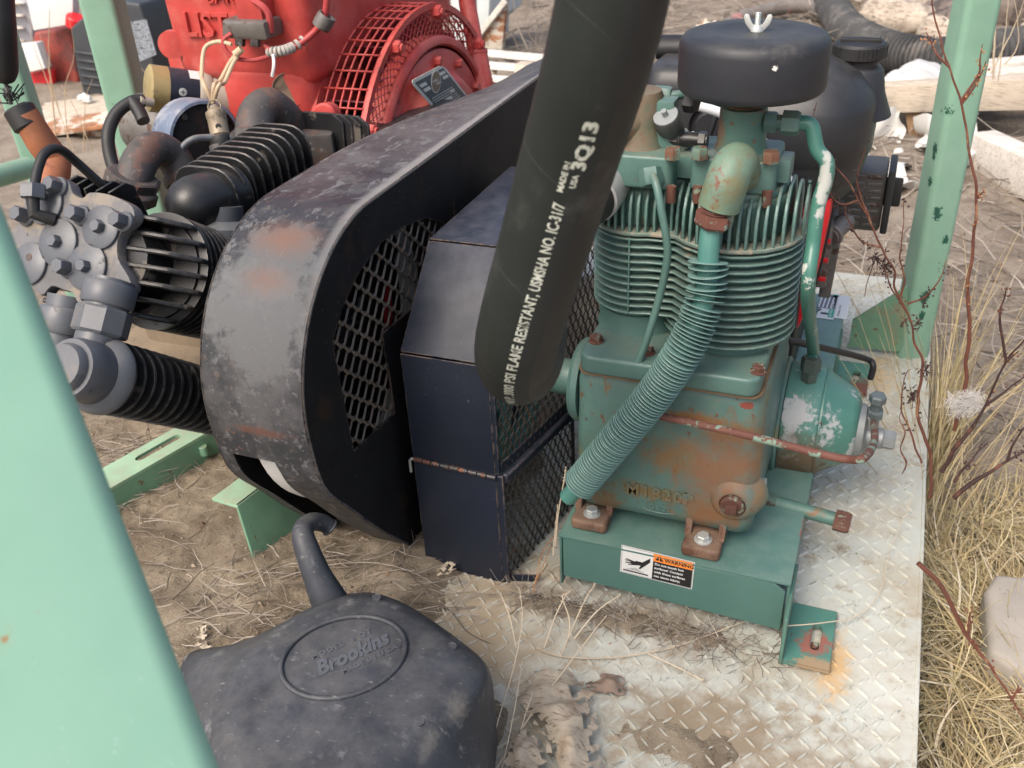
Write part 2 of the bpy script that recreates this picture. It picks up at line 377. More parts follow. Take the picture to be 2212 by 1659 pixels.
m_print = paint('pale_print', (.52, .54, .47), .7, .15, [(250, .56, .62, (.07, .08, .07)), (60, .60, .68, (.16, .17, .15))], bump=0)
m_rubber = paint('black_rubber', (.016, .016, .017), .55, .2, bump=.3)
m_can = paint('grey_plastic_can', (.036, .040, .049), .5, .2, [(9, .44, .70, (.062, .068, .082)), (26, .56, .74, (.17, .175, .18)), (60, .60, .72, (.22, .215, .21), (1, 3, 1)), (110, .70, .73, (.38, .37, .35))],
    blobs=[(pz(985, 1530, .17), .014, (.26, .235, .19), (1, 1.4, 1), .3, .9, .5), (pz(925, 1610, .17), .012, (.26, .235, .19), (.8, 2, 1), .3, .9, .5)], dust=.4, dustcol=(.2, .19, .175), bump=.35, bscale=160, spec=.35, scratch=((.19, .195, .2), 40))
m_canpale = paint('scuffed_can_emboss', (.085, .092, .105), .55, .15, bump=.3)
m_white = paint('white_label', (.66, .67, .66), .45, .02, bump=0)
m_ink = paint('black_ink', (.012, .012, .013), .5, 0, bump=0)
m_orange = paint('orange_ink', (.85, .25, .04), .5, .02, bump=0)
m_wood = paint('grey_weathered_wood', (.50, .43, .34), .8, .12, [(16, .50, .62, (.30, .25, .20), (1, 14, 14)), (30, .70, .74, (.16, .08, .05))], bump=.5)
m_woodx = paint('pale_pallet_wood', (.62, .58, .52), .8, .1, [(12, .52, .62, (.38, .32, .27), (1, 12, 12))], bump=.5)
m_plasticw = paint('white_sheet_plastic', (.56, .55, .52), .5, .05, [(6, .55, .75, (.50, .45, .33))], bump=.3)
m_tanky = paint('black_tank_plastic', (.020, .021, .024), .42, .15, dust=.5, dustcol=(.10, .095, .09), bump=.2, bscale=500, rvar=.1)
m_redpaint = paint('bright_red_panel', (.62, .018, .025), .4, .08, [(40, .7, .73, (.2, .03, .03))], bump=.1)
m_steelgrey = paint('grey_steel', (.16, .15, .14), .5, .2, [(40, .55, .62, (.10, .06, .045))], metal=.4, bump=.4)
m_rusty = paint('flaking_rusted_steel', (.30, .14, .07), .85, .3, [(10, .48, .56, (.55, .50, .42), (1, 1, 2)), (30, .6, .65, (.12, .05, .03))], bump=.7)

# ------------------------------------------------------------------ ground
GZ = -.2
def fbm(x, y, s, o=5): return noise.fractal(V((x * s, y * s, 3.1)), 1.0, 2.0, o)
def sm(a, b, x): t = max(0, min(1, (x - a) / (b - a))); return t * t * (3 - 2 * t)
def ground_h(x, y):
    h = GZ + .022 * fbm(x, y, 2.2) + .010 * fbm(x, y, 14)
    ins = sm(-2.3, -1.5, x) * (1 - sm(.05, .13, x)) * sm(.1, .25, y) * (1 - sm(2.2, 2.5, y))     # filled up level with the frame
    return h * (1 - ins) + ins * (-.03)
def grid(x0, x1, y0, y1, nx, ny, hf):
    vs = [V((x0 + (x1 - x0) * i / nx, y0 + (y1 - y0) * j / ny, 0)) for j in range(ny + 1) for i in range(nx + 1)]
    for v in vs: v.z = hf(v.x, v.y)
    fs = [(j * (nx + 1) + i, j * (nx + 1) + i + 1, (j + 1) * (nx + 1) + i + 1, (j + 1) * (nx + 1) + i) for j in range(ny) for i in range(nx)]
    return vs, fs
def soilmat(name, a, b, c, sc1=7):
    s = N(name); n1 = s.noise(sc1, 8, .7); n2 = s.noise(60, 6, .75); n3 = s.noise(320, 4, .7)
    col = s.mix(s.step(n1, .35, .65), a, b); col = s.mix(s.math('MULTIPLY', s.step(n2, .52, .7), .8), col, c)
    col = s.mix(s.math('MULTIPLY', s.step(n3, .62, .72), .5), col, (.50, .44, .34))
    vo = s.vor(120); col = s.mix(s.math('MULTIPLY', s.step(vo, .22, .05), s.step(n2, .55, .6)), col, (.42, .38, .31))
    h = s.math('ADD', s.math('ADD', n1, s.math('MULTIPLY', n2, .8)), s.math('MULTIPLY', n3, .35)); s.bump(h, .9, .0055)
    return s.done(col, .95, 0, .2)
m_ground = soilmat('dry_earth', (.29, .245, .195), (.185, .15, .118), (.09, .072, .057))
m_soil = soilmat('sandy_soil', (.285, .238, .175), (.155, .123, .088), (.07, .055, .042), 9)
v, f = grid(-9, 9, -1, 14, 300, 260, ground_h)
tag(obj('ground', v, f, m_ground, None, 180), kind='structure')
v, f = grid(-220, 220, -220, 220, 20, 20, lambda x, y: GZ - .12 if abs(x) < 25 and abs(y) < 25 else GZ - .05)
tag(obj('far_ground', v, f, m_ground, None, 180), kind='structure')
def soil_h(x, y):
    n = fbm(x, y, 9, 6); n2 = fbm(x, y, 45, 4)
    e = x + .05 * n + .18 * max(0, (1.0 - y)) * .9
    k = 1 - sm(-.60, -.42, e)
    h = -.012 + .034 * k + .012 * n * k + .004 * n2 * k + .006 * sm(-.52, -.40, -abs(x + .9) * 0 + 0) * 0
    front = math.exp(-((y - .955) / .035) ** 2) * sm(-.46, -.38, x) * (1 - sm(-.13, -.05, x)); h += front * (.016 + .008 * n2)
    near = math.exp(-(((x + .12) / .14) ** 2 + ((y - .775) / .06) ** 2)); h += near * (.0115 + .016 * n + .004 * n2)
    near = math.exp(-(((x + .385) / .05) ** 2 + ((y - .70) / .10) ** 2)); h += near * (.022 + .008 * n)
    return h
v, f = grid(-1.65, .12, .25, 2.0, 260, 250, soil_h)
tag(obj('soil', v, f, m_soil, None, 180), kind='structure')

# ------------------------------------------------------------------ the mint green skid frame
frame = thing('skid_frame', 'mint green welded steel skid with posts and a pale diamond-plate deck', 'skid frame', (-.3, 1.2, 0))
s = N('deck_paint')
n1 = s.noise(5, 8, .7); n2 = s.noise(18, 8, .72); n3 = s.noise(90, 6, .7)
gz = s.n('ShaderNodeSeparateXYZ'); s.t.links.new(s.co, gz.inputs[0]); lugm = s.step(gz.outputs[2], .0010, .0022); inv = s.math('SUBTRACT', 1, s.math('MULTIPLY', lugm, .72))
c = s.mix(s.step(s.noise(3, 5, .6), .35, .65), (.42, .45, .41), (.505, .512, .465))
c = s.mix(s.math('MULTIPLY', s.math('MULTIPLY', s.step(n1, .42, .66), .8), inv), c, (.36, .31, .225))
c = s.mix(s.math('MULTIPLY', s.math('MULTIPLY', s.step(n2, .54, .66), .85), inv), c, (.30, .245, .17))
c = s.mix(s.math('MULTIPLY', s.math('MULTIPLY', lugm, s.step(s.noise(38, 4, .6), .60, .66)), .85), c, (.20, .20, .18))
c = s.mix(s.math('MULTIPLY', lugm, s.math('MULTIPLY', s.step(s.noise(30, 4, .6), .66, .70), .8)), c, (.27, .12, .055))
c = s.mix(s.step(n3, .70, .72), c, (.17, .18, .165))
c = s.mix(s.step(s.noise(46, 4, .6), .73, .75), c, (.25, .09, .04))
fp = V((.0, 1.0, 0)); k = s.blob(pz(1800, 1440, 0), .05, .5, 60, (.5, 1.3, 1), .9); c = s.mix(s.math('MULTIPLY', k, .75), c, (.55, .33, .12))
k = s.blob(pz(1900, 815, 0), .07, .5, 40, (.6, 1.2, 1), .9); c = s.mix(s.math('MULTIPLY', k, .6), c, (.55, .36, .15))
k = s.blob(pz(1560, 1590, 0), .13, .5, 26, (1.5, .8, 1), .9); c = s.mix(s.math('MULTIPLY', s.math('MULTIPLY', k, .95), inv), c, (.235, .185, .125))
k = s.blob(pz(1040, 1350, 0), .17, .4, 16, (.9, 1.2, 1), .9); c = s.mix(s.math('MULTIPLY', s.math('MULTIPLY', k, .95), inv), c, (.33, .265, .18))
k = s.blob(pz(1350, 1340, 0), .16, .5, 16, (1, .3, 1), .9); c = s.mix(s.math('MULTIPLY', k, .75), c, (.22, .165, .11))
vr = s.n('ShaderNodeTexVoronoi'); vr.feature = 'DISTANCE_TO_EDGE'; vr.inputs['Scale'].default_value = 70
wp = s.n('ShaderNodeVectorMath'); wp.operation = 'ADD'; nz = s.n('ShaderNodeTexNoise'); nz.inputs['Scale'].default_value = 30; nz.inputs['Detail'].default_value = 4
s.t.links.new(s.co, nz.inputs['Vector']); sc2 = s.n('ShaderNodeVectorMath'); sc2.operation = 'SCALE'; sc2.inputs['Scale'].default_value = .035
s.t.links.new(nz.outputs['Color'], sc2.inputs[0]); s.t.links.new(s.co, wp.inputs[0]); s.t.links.new(sc2.outputs[0], wp.inputs[1]); s.t.links.new(wp.outputs[0], vr.inputs['Vector'])
ck = s.math('MULTIPLY', s.step(vr.outputs['Distance'], .022, .0), s.math('MULTIPLY', s.step(s.noise(13, 5, .6), .56, .62), .75)); c = s.mix(ck, c, (.10, .085, .06))
s.bump(s.math('SUBTRACT', s.math('MULTIPLY', n3, .5), ck), .5, .0015)
m_deck = s.done(c, s.math('ADD', .45, s.math('MULTIPLY', n2, .35)), 0, .4)
DX0, DX1, DY0, DY1 = -.80, .137, .2, 2.22
v, f = box(DX0, DX1, DY0, DY1, -.006, 0, .0015, 1); obj('deck_plate', v, f, m_deck, frame)
g = G(); P = .0205; i = 0
def lug(cx, cy, ang):
    L, W, H = .0114, .0035, .0026; ca, sa = math.cos(ang), math.sin(ang)
    sec = [(-1, 0), (-.8, .45), (-.4, .85), (0, 1), (.4, .85), (.8, .45), (1, 0)]; vs = []
    def T(a, b, z): return V((cx + a * ca - b * sa, cy + a * sa + b * ca, z))
    vs = [T(a * L, b * W, -.001) for a, b in sec] + [T(a * L, -b * W, -.001) for a, b in reversed(sec[1:-1])]
    nb = len(vs); tops = [(-.70, 0), (-.35, .22), (.35, .22), (.70, 0), (.35, -.22), (-.35, -.22)]
    vs += [T(a * L, b * W, H) for a, b in tops]
    t = nb; fs = [(t, t + 5, t + 4, t + 3, t + 2, t + 1)][::-1]
    fs = [(t, t + 5, t + 4, t + 3, t + 2, t + 1)[::-1]]
    mp = {0: t, 1: t, 2: t + 1, 3: t + 1, 4: t + 2, 5: t + 3, 6: t + 3, 7: t + 3, 8: t + 4, 9: t + 4, 10: t + 5, 11: t}
    for q in range(nb):
        r = (q + 1) % nb; a, b = mp[q], mp[r]
        fs.append((r, q, a) if a == b else (r, q, a, b))
    return vs, fs
nx = int((DX1 - DX0 - .01) / P); ny = int((2.2 - .55) / P)
for i in range(nx):
    for j in range(ny):
        x = DX0 + .012 + i * P; y = .56 + j * P
        if x < -.62: continue
        if -.34 < x < -.05 and 1.02 < y < 1.85: continue
        a = rad(52) if (i + j) % 2 else rad(-38)
        g.add(*lug(x + random.uniform(-.0004, .0004), y, a + random.uniform(-.05, .05)))
tag(g.build('raised_lugs', m_deck, frame, 50), kind='stuff')
v, f = box(DX0, DX1 - .002, DY0 + .01, DY1 - .01, -.13, -.0065, .002, 1); obj('deck_beam', v, f, m_mint_dark, frame)
v, f = box(DX1 - .0015, DX1 + .004, DY0, DY1, -.012, .0012, .001, 1); obj('deck_lip', v, f, m_deck, frame)
def sqpost(base, top, wdt, r, name, mat, turn=0, seg=5):
    """round-cornered square tube"""
    base, top = V(base), V(top); d = (top - base).normalized()
    a = V((math.cos(turn), math.sin(turn), 0)); a = (a - d * a.dot(d)).normalized(); b = d.cross(a); h = wdt / 2 - r; ring = []
    for k, (sx, sy) in enumerate(((1, 1), (-1, 1), (-1, -1), (1, -1))):
        for j in range(seg + 1):
            t = math.pi / 2 * (k + j / seg); ring.append((sx * h + r * math.cos(t), sy * h + r * math.sin(t)))
    L = (top - base).length; st = 8; vs = []; n = len(ring); fs = []
    for q in range(st + 1):
        for x, y in ring: vs.append(base + d * (L * q / st) + a * x + b * y)
    for q in range(st):
        for k in range(n): k2 = (k + 1) % n; fs.append((q * n + k, q * n + k2, (q + 1) * n + k2, (q + 1) * n + k))
    fs += [tuple(reversed(range(n))), tuple(range(st * n, (st + 1) * n))]
    return obj(name, vs, fs, mat, frame, 60)
sqpost((.100, 1.868, 0), (.100, 1.868, 1.75), .062, .012, 'post', m_mint, rad(24))
pb = dp(252, 150, 2.05); sqpost((pb.x, pb.y, -.15), (pb.x + .02, pb.y, 1.7), .075, .012, 'post', m_mint, rad(22))
pc = dp(30, 200, 2.35); sqpost((pc.x + .02, pc.y, -.15), (pc.x, pc.y, 1.7), .07, .012, 'post', m_mint, rad(30))
a = dp(62, 362, 2.36); b = dp(-160, 425, 2.1); v, f = tube([a, b], .026, 14); obj('rail', v, f, m_mint, frame)
# the big near post, leaning a little, seen from close by
b0 = dp(700, 2450, .62); e1 = dp(-38, 553, .47); e2 = dp(327, 1500, .46)
a1 = dp(57, 553, .50); a2 = dp(424, 1500, .50); dd = (a1 - a2).normalized()
side = (ROT @ V((-1, .36, .35))).normalized()
pcn = a2 + side * .089; tv = (CAMP - pcn)
sqpost(pcn - dd * .62, a1 + side * .089 + dd * .5, .112, .016, 'post', m_mint_near, math.atan2(tv.y, tv.x) + rad(4), 8)
# gusset at the right post
pts = [py(u, vv, 1.83) for u, vv in ((1822, 752), (1834, 743), (1841, 694), (1923, 643), (1960, 620), (1965, 765))]
pol = [(max(p.x, -.02), max(p.z, 0)) for p in pts]; v, f = prism(pol, (0, 1.835, 0), (1, 0, 0), (0, 0, 1), -.006, .001, 1); obj('gusset', v, f, m_mint_dark, frame)
# slotted channel on the left and the bent bracket
A0, A1 = pz(282, 1119, 0.0), pz(461, 1010, 0.0); dA = (A1 - A0).normalized(); A0 = A0 - dA * .25; A1 = A1 + dA * .4
nA = dA.cross(V((0, 0, 1))).normalized()     # towards the viewer
if nA.y > 0: nA = -nA
hA = .068
def bar(p0, p1, side_lo, side_hi, z0, z1, name, mat, bev=.0015):
    L = (p1 - p0).length; M = Matrix((dA, -nA, V((0, 0, 1)))).transposed().to_4x4(); M.translation = V((p0.x, p0.y, 0))
    v, f = box(0, L, side_lo, side_hi, z0, z1, bev, 2, M); return obj(name, v, f, mat, frame)
bar(A0, A1, 0, .006, -.12, hA, 'channel_web', m_mint_dark)
L = (A1 - A0).length
slot = [(.335 + .05 + .011 * math.cos(t), .034 + .008 * math.sin(t)) for t in [rad(a) for a in range(-90, 91, 30)]] + [(.335 - .02 + .011 * math.cos(t), .034 + .008 * math.sin(t)) for t in [rad(a) for a in range(90, 271, 30)]]
v, f = plate([(0, 0), (L, 0), (L, .062), (0, .062)], [slot], V((A0.x, A0.y, hA)), dA, -nA, .006); obj('channel_flange', v, f, m_mint_edge, frame)
for q in (.36,):
    o0 = A0 + dA * (q + .05) + V((0, 0, hA - .004)) + nA * .004
    v, f = cyl(o0 + nA * .001 - V((0, 0, .026)), o0 + V((0, 0, -.008)), .008, 14, .001); obj('bolt', v, f, m_mint_dark, frame)
g = G(); q0 = A0 + dA * .47 - nA * .03 + V((0, 0, hA + .006)); g.add(*obox(q0 - dA * .03, q0 + dA * .03, .05, .03, .004, V((0, 0, 1)), 2)); g.add(*hexa(q0 + V((0, 0, .015)), (0, 0, 1), .017, .014)); g.add(*cyl(q0 + V((0, 0, .02)), q0 + V((0, 0, .05)), .009, 12))
g.build('clamp_block', m_crank, frame)
g = G(); B0, B1 = pz(566, 1251, 0), pz(700, 1135, 0); dB = (B1 - B0).normalized(); zt = .118
T0, T1, T2, T3 = pz(513, 1093, zt), pz(560, 1050, zt), pz(508, 1032, zt), pz(457, 1076, zt)
T1 = T0 + dB * .25; T2 = T1 + (T3 - T0)
def slab(q, th, nrm):
    n = V(nrm).normalized() * th; vs = list(q) + [p + n for p in q]; return bevel(vs, BF, .0015, 2)
v, f = slab([V((B0.x, B0.y, -.05)) , V((B0.x, B0.y, -.05)) + dB * .25, T1, T0], .006, V((-1, .3, 0)))
obj('bracket_web', v, f, m_mint_dark, frame)
v, f = slab([T0, T1, T2, T3], .006, V((0, 0, -1))); obj('bracket_flange', v, f, m_mint_edge, frame)

# ------------------------------------------------------------------ green air compressor
ac = thing('air_compressor', 'green two-cylinder air compressor with a rusty crankcase on a folded steel base', 'compressor', (-.2, 1.2, 0))
ZB = .106; BX0, BX1, BY0, BY1 = -.357, -.034, .985, 1.868
P3 = [(BX0 + .004, BY0), (BX1 - .002, BY0)]
v, f = box(BX0, BX1, BY0, BY1, ZB - .004, ZB, .0015, 2); ob = obj('base_top', v, f, m_base, ac)
v, f = prism([(BX0 + .006, .03), (BX1 - .006, .020), (BX1 - .006, ZB - .016), (BX1 - .022, ZB - .0045), (BX0 + .006, ZB - .0045)], (0, BY0 + .005, 0), (1, 0, 0), (0, 0, 1), .004, .0008, 1); ob2 = obj('base_front', v, f, m_base, ac)
v, f = box(BX1 - .004, BX1 - .0005, BY0 + .002, BY1, .012, ZB - .0045, .0008, 1); obj('base_side', v, f, m_base, ac)
v, f = box(BX0 + .0005, BX0 + .004, BY0 + .002, BY1, .012, ZB - .0045, .0008, 1); obj('base_side', v, f, m_base, ac)
def foot(x0, y0, slotdir=1):
    o = V((x0, y0, 0)); W, Dp = .060, .113
    sl = [(W * .62 + .0065 * math.cos(rad(a)), .072 + .0065 * math.sin(rad(a))) for a in range(0, 181, 30)] + [(W * .62 + .0065 * math.cos(rad(a)), .038 + .0065 * math.sin(rad(a))) for a in range(180, 361, 30)]
    v, f = plate([(0, 0), (W, 0), (W, Dp), (0, Dp)], [sl], o + V((0, 0, .007)), (1, 0, 0), (0, 1, 0), .006)
    ft = obj('mounting_foot', v, f, m_footp, ac, 30)
    v, f = box(x0 - .005, x0, y0, y0 + Dp, .004, .085, .0008, 1); obj('foot_upright', v, f, m_footp, ac)
    v, f = cyl((x0 + W * .62, y0 + .04, .006), (x0 + W * .62, y0 + .047, .0105), .005, 10); obj('slot_stud', v, f, m_rustbolt, ft)
m_footp = paint('foot_plate_paint', (.075, .20, .16), .45, .1, [(38, .60, .64, (.13, .07, .05)), (26, .60, .66, (.22, .2, .15))],
    blobs=[(V((.006, .985, .013)), .022, (.26, .10, .075), (1, 1.1, 1), .35, .35), (V((.012, .945, .013)), .018, (.30, .22, .13), (1.6, .8, 1), .4, .4), (V((.03, 1.66, .013)), .05, (.16, .07, .05), (1, 1, 1), .45, .6)], edge=(.002, (.13, .05, .03), .3), bump=.4)
foot(-.030, .940); foot(-.030, 1.655)
# crankcase
def rounded(x0, x1, y0, y1, r, n=4):
    out = []
    for cx, cy, a0 in ((x1 - r, y1 - r, 0), (x0 + r, y1 - r, 90), (x0 + r, y0 + r, 180), (x1 - r, y0 + r, 270)):
        for k in range(n + 1): a = rad(a0 + 90 * k / n); out.append((cx + r * math.cos(a), cy + r * math.sin(a)))
    return out
def loft(rings, cap=True):
    n = len(rings[0]); vs = [V(p) for r in rings for p in r]; fs = []
    for j in range(len(rings) - 1):
        for i in range(n): k = (i + 1) % n; fs.append((j * n + i, j * n + k, (j + 1) * n + k, (j + 1) * n + i))
    if cap: fs += [tuple(reversed(range(n))), tuple(range((len(rings) - 1) * n, len(rings) * n))]
    return vs, fs
rings = []
for z, gx, gy in ((.128, -.010, -.006), (.133, -.002, .0), (.15, .0, .004), (.25, .001, .002), (.335, -.001, 0), (.347, -.004, -.003), (.352, -.010, -.008)):
    rings.append([(x, y, z) for x, y in rounded(-.346 - gx, -.096 + gx, 1.036 - gy, 1.335, .022, 4)])
v, f = loft(rings); cc = obj('crankcase', v, f, m_case, ac, 50)
v, f = prism(rounded(-.342, -.100, 1.030, 1.33, .018, 5), (0, 0, .3525), (1, 0, 0), (0, 1, 0), .003, 0); obj('gasket', v, f, paint('brown_gasket', (.17, .11, .06), .8), ac)
m_topp = paint('cylinder_base_paint', TEAL, .38, .08, [(30, .68, .72, (.2, .15, .1))], blobs=[(py(1600, 797, 1.026), .02, (.42, .43, .4), (2.2, 1, .5), .35, .3), (py(1640, 815, 1.026), .008, (.45, .45, .42), (1.4, 1, .9), .3, .3)], dust=.25, bump=.2)
v, f = prism(rounded(-.338, -.104, 1.026, 1.325, .018, 5), (0, 0, .356), (1, 0, 0), (0, 1, 0), .026, .005, 3); obj('cylinder_base', v, f, m_topp, ac)
def bolt_at(p, ax=(0, 0, 1), r=.0085, h=.0075, mat=None, parent=None, washer=.0105, ph=.3):
    v, f = hexa(p, ax, r, h, ph, True, washer); return obj('bolt', v, f, mat or m_rustbolt, parent or ac, 30)
for u_, v_ in ((1288, 737), (1398, 762), (1638, 803)):
    p = pz(u_, v_, .382); bolt_at(p, ph=random.random())
bolt_at(pz(1690, 700, .382))
# feet of the crankcase with zinc bolts
for (u0, v0) in ((1279, 1106), (1519, 1163)):
    p = pz(u0, v0, .126)
    x0, x1 = p.x - .027, p.x + .027
    v, f = prism([(x0 + .004, p.y - .022), (x1 - .004, p.y - .022), (x1, p.y - .016), (x1 - .004, 1.07), (x0 + .004, 1.07), (x0, p.y - .016)], (0, 0, ZB + .0005), (1, 0, 0), (0, 1, 0), .017, .005, 3)
    ft = obj('crankcase_foot', v, f, m_foot, ac)
    for sx in (x0 + .004, x1 - .004):
        v, f = prism([(p.y + .004, .12), (1.05, .12), (1.05, .175)], (sx - .005, 0, 0), (0, 1, 0), (0, 0, 1), .010, .003, 2); obj('foot_web', v, f, m_foot, ft)

    v, f = hexa((p.x, p.y, ZB + .0175), (0, 0, 1), .0092, .0075, .25, True, .0125); obj('bolt', v, f, m_zinc, ft, 30)
# cast letters
yt = 1.0335
t0 = py(1352, 1062, yt); t1 = py(1478, 1088, yt)
text_on('M1820P', .026, t0, (1, 0, 0), (0, 0, 1), m_case, cc, 'cast_number', .0016, bold=.0008, space=1.15)
text_on('P', .026, (t1.x - .004, yt, t0.z), (1, 0, 0), (0, 0, 1), m_case, cc, 'cast_number', .0016, bold=.0008)
t0 = py(1392, 1094, yt); text_on('10T2', .014, t0, (1, 0, 0), (0, 0, 1), m_case, cc, 'cast_number', .0014, bold=.0006, space=1.1)
ring = [t0 + V((.02 + .030 * math.cos(a), 0, .004 + .010 * math.sin(a))) for a in [2 * math.pi * i / 24 for i in range(25)]]; v, f = tube(ring, .0010, 5); obj('cast_oval', v, f, m_case, cc)
# oil plug boss, sight glass, drain pipe
bp = py(1582, 1092, 1.024)
g = G(); g.add(*lathe([(.042, .034), (.036, .016), (.030, .007), (.027, .004), (.022, .0), (.018, .0), (.017, .003), (0, .003)], bp, (0, 1, 0), 28, True)); g.build('plug_boss', m_case, ac)
v, f = lathe([(.0165, .010), (.0165, -.003), (.013, -.0065), (.0, -.007)], bp, (0, 1, 0), 20); q = obj('filler_plug', v, f, m_rustbolt, ac)
v, f = box(bp.x - .0075, bp.x + .0075, bp.y - .013, bp.y - .005, bp.z - .0075, bp.z + .0075, .0015, 2); obj('plug_square', v, f, m_rustbolt, q)
sg = px(1648, 1062, -.093)
v, f = lathe([(.020, -.008), (.020, .002), (.016, .003), (.0155, .001), (0, .001)], sg, (1, 0, 0), 22); q = obj('sight_glass', v, f, m_zinc, ac)
dpn = px(1655, 1072, -.092) + V((0, -.004, -.004))
e0 = dpn; e1 = V((e0.x + .105, e0.y - .01, e0.z - .004))
v, f = cyl(e0, e1, .0105, 16); q = obj('drain_pipe', v, f, paint('drain_pipe_paint', (.085, .17, .14), .5, .2, [(16, .50, .6, (.22, .12, .06))], bump=.4), ac)
v, f = lathe([(.0112, 0), (.0112, .010)], e0, e1 - e0, 16); g = G()
for k in range(9): g.add(*lathe([(.0105, 0), (.0118, .0006), (.0105, .0012)], e0 + (e1 - e0).normalized() * (.002 + k * .0016), e1 - e0, 16, False))
g.build('pipe_thread', m_rustpipe, q)
v, f = hexa(e1 - V((.006, 0, 0)), e1 - e0, .0165, .022, .2, True); obj('pipe_cap', v, f, m_rustbolt, ac, 30)
# round end cover and its cone
yc, zc = 1.105, .278
cen = (px(1740, 785, -.07) + px(1700, 1045, -.07)) / 2; yc, zc = cen.y + .02, cen.z
m_drum = paint('drum_cover_paint', (.066, .19, .155), .38, .08, [(24, .57, .60, (.36, .38, .37)), (8, .55, .68, (.13, .11, .06))],
    blobs=[(V((-.07, yc - .06, zc + .045)), .026, (.40, .41, .41), (1, 1, 1), .42, .25), (V((-.06, yc - .08, zc - .03)), .055, (.12, .085, .05), (1, 1, 1), .35, .7), (V((-.035, yc - .05, zc + .02)), .03, (.40, .42, .42), (1, 1, 1.2), .42, .3)], dust=.1, bump=.3)
v, f = lathe([(.080, -.012), (.092, -.006), (.094, .0), (.090, .004)], (-.094, yc, zc), (1, 0, 0), 40); obj('cover_flange', v, f, m_case, ac)
v, f = lathe([(.086, 0), (.087, .004), (.086, .048), (.084, .052), (.0835, .0525)], (-.089, yc, zc), (1, 0, 0), 48); obj('cover_drum', v, f, m_drum, ac)
v, f = lathe([(.084, .0), (.084, .003), (.077, .010), (.058, .045), (.052, .052), (.040, .056), (0, .056)], (-.036, yc, zc), (1, 0, 0), 48); obj('cover_cone', v, f, m_drum, ac)
bc = V((.018, yc - .004, zc - .002))
g = G(); g.add(*lathe([(.042, 0), (.040, .010), (.032, .014), (.0, .014)], bc, (1, 0, 0), 24)); g.add(*box(bc.x, bc.x + .030, bc.y - .013, bc.y + .013, bc.z - .036, bc.z + .034, .006, 3)); g.add(*cyl(bc + V((.01, -.006, -.006)), bc + V((.040, -.006, -.006)), .016, 18, .002))
g.build('pump_body', m_alu, ac)
v, f = hexa(bc + V((.040, -.006, -.006)), (1, 0, 0), .0155, .017, .3); obj('hex_plug', v, f, m_alu, ac, 30)
hb = bc + V((.022, -.004, .030))
g = G(); g.add(*hexa(hb, (0, -.08, 1), .0125, .013)); g.add(*cyl(hb + V((0, 0, .011)), hb + V((0, -.003, .03)), .008, 12)); g.add(*hexa(hb + V((0, -.003, .028)), (0, -.08, 1), .0125, .013, .4)); g.build('pipe_union', paint('grey_union', (.13, .16, .17), .5, .15, bump=.3, metal=.3), ac, 30)
for k in range(3):
    a = rad(150 + 55 * k); bolt_at(V((-.036, yc + .079 * math.cos(a), zc + .079 * math.sin(a))), (1, 0, 0), .0055, .005, m_rustbolt, None, 0)
# rusty oil line across the front
ln = [(1395, 893, 1.015), (1440, 902, 1.012), (1560, 928, 1.008), (1660, 952, 1.0), (1760, 978, .99), (1830, 992, .985), (1868, 988, .985), (1892, 962, .99), (1903, 925, 1.0)]
pts = [py(a, b, c) for a, b, c in ln]; pts[-1] = hb + V((0, -.012, -.004)); pts[-2] = (pts[-1] + pts[-3]) / 2 + V((.006, -.004, 0))
v, f = tube(cat(pts, 8), .0052, 10); obj('oil_line', v, f, m_rustpipe, ac)
# shaft boss on the left
sy = 1.17; p = px(1235, 815, -.37); sb = V((-.35, p.y, p.z))
v, f = lathe([(.058, -.004), (.060, .004), (.055, .010), (.0, .011)], sb, (-1, 0, 0), 30); obj('bearing_cap', v, f, m_teal, ac)
v, f = lathe([(.026, 0), (.026, .035), (.021, .042), (0, .043)], sb + V((-.01, 0, 0)), (-1, 0, 0), 22); obj('shaft_boss', v, f, m_teal, ac)
FLX, FLY, FLZ = -.500, 1.165, .245
g = G(); g.add(*lathe([(.150, 0), (.158, .002), (.158, .030), (.150, .032), (.138, .030), (.136, .004), (.150, 0)], (FLX - .016, FLY, FLZ), (1, 0, 0), 48, False))
for k in range(6):
    a = 2 * math.pi * k / 6 + .3; e = V((0, math.cos(a), math.sin(a))); c0 = V((FLX, FLY, FLZ)); g.add(*obox(c0 + e * .02, c0 + e * .142, .035, .012, .003, V((1, 0, 0))))
g.add(*lathe([(.034, 0), (.034, .04)], (FLX - .02, FLY, FLZ), (1, 0, 0), 24)); g.add(*cyl((FLX, FLY, FLZ), (sb.x, FLY, FLZ), .014, 14))
g.build('flywheel', paint('flywheel_green', (.14, .30, .26), .45, .1, bump=.2), ac)

# ---- barrels with horizontal fins
C1 = (-.166, 1.150, .086); C2 = (-.288, 1.152, .0635)
def outline(e1=0, e2=0, n=44):
    """outer outline of the two joined barrels"""
    pts = []; r1, r2 = C1[2] + e1, C2[2] + e2
    xm = -.243
    a1 = math.acos(max(-1, (xm - C1[0]) / r1)); 
    for k in range(1, n // 2): a = -a1 + 2 * a1 * k / (n // 2); pts.append((C1[0] + r1 * math.cos(a), C1[1] + r1 * math.sin(a)))
    a2 = math.acos(min(1, (xm - .012 - C2[0]) / r2)); m = n // 2
    for k in range(1, m): a = a2 + (2 * math.pi - 2 * a2) * k / m; pts.append((C2[0] + r2 * math.cos(a), C2[1] + r2 * math.sin(a)))
    c_ = cat([(a, b, 0) for a, b in pts], 1, True); return [(p.x, p.y) for p in c_]
v, f = prism(outline(-.014, -.012), (0, 0, .381), (1, 0, 0), (0, 1, 0), .148); obj('cylinder_barrel', v, f, m_teal, ac)
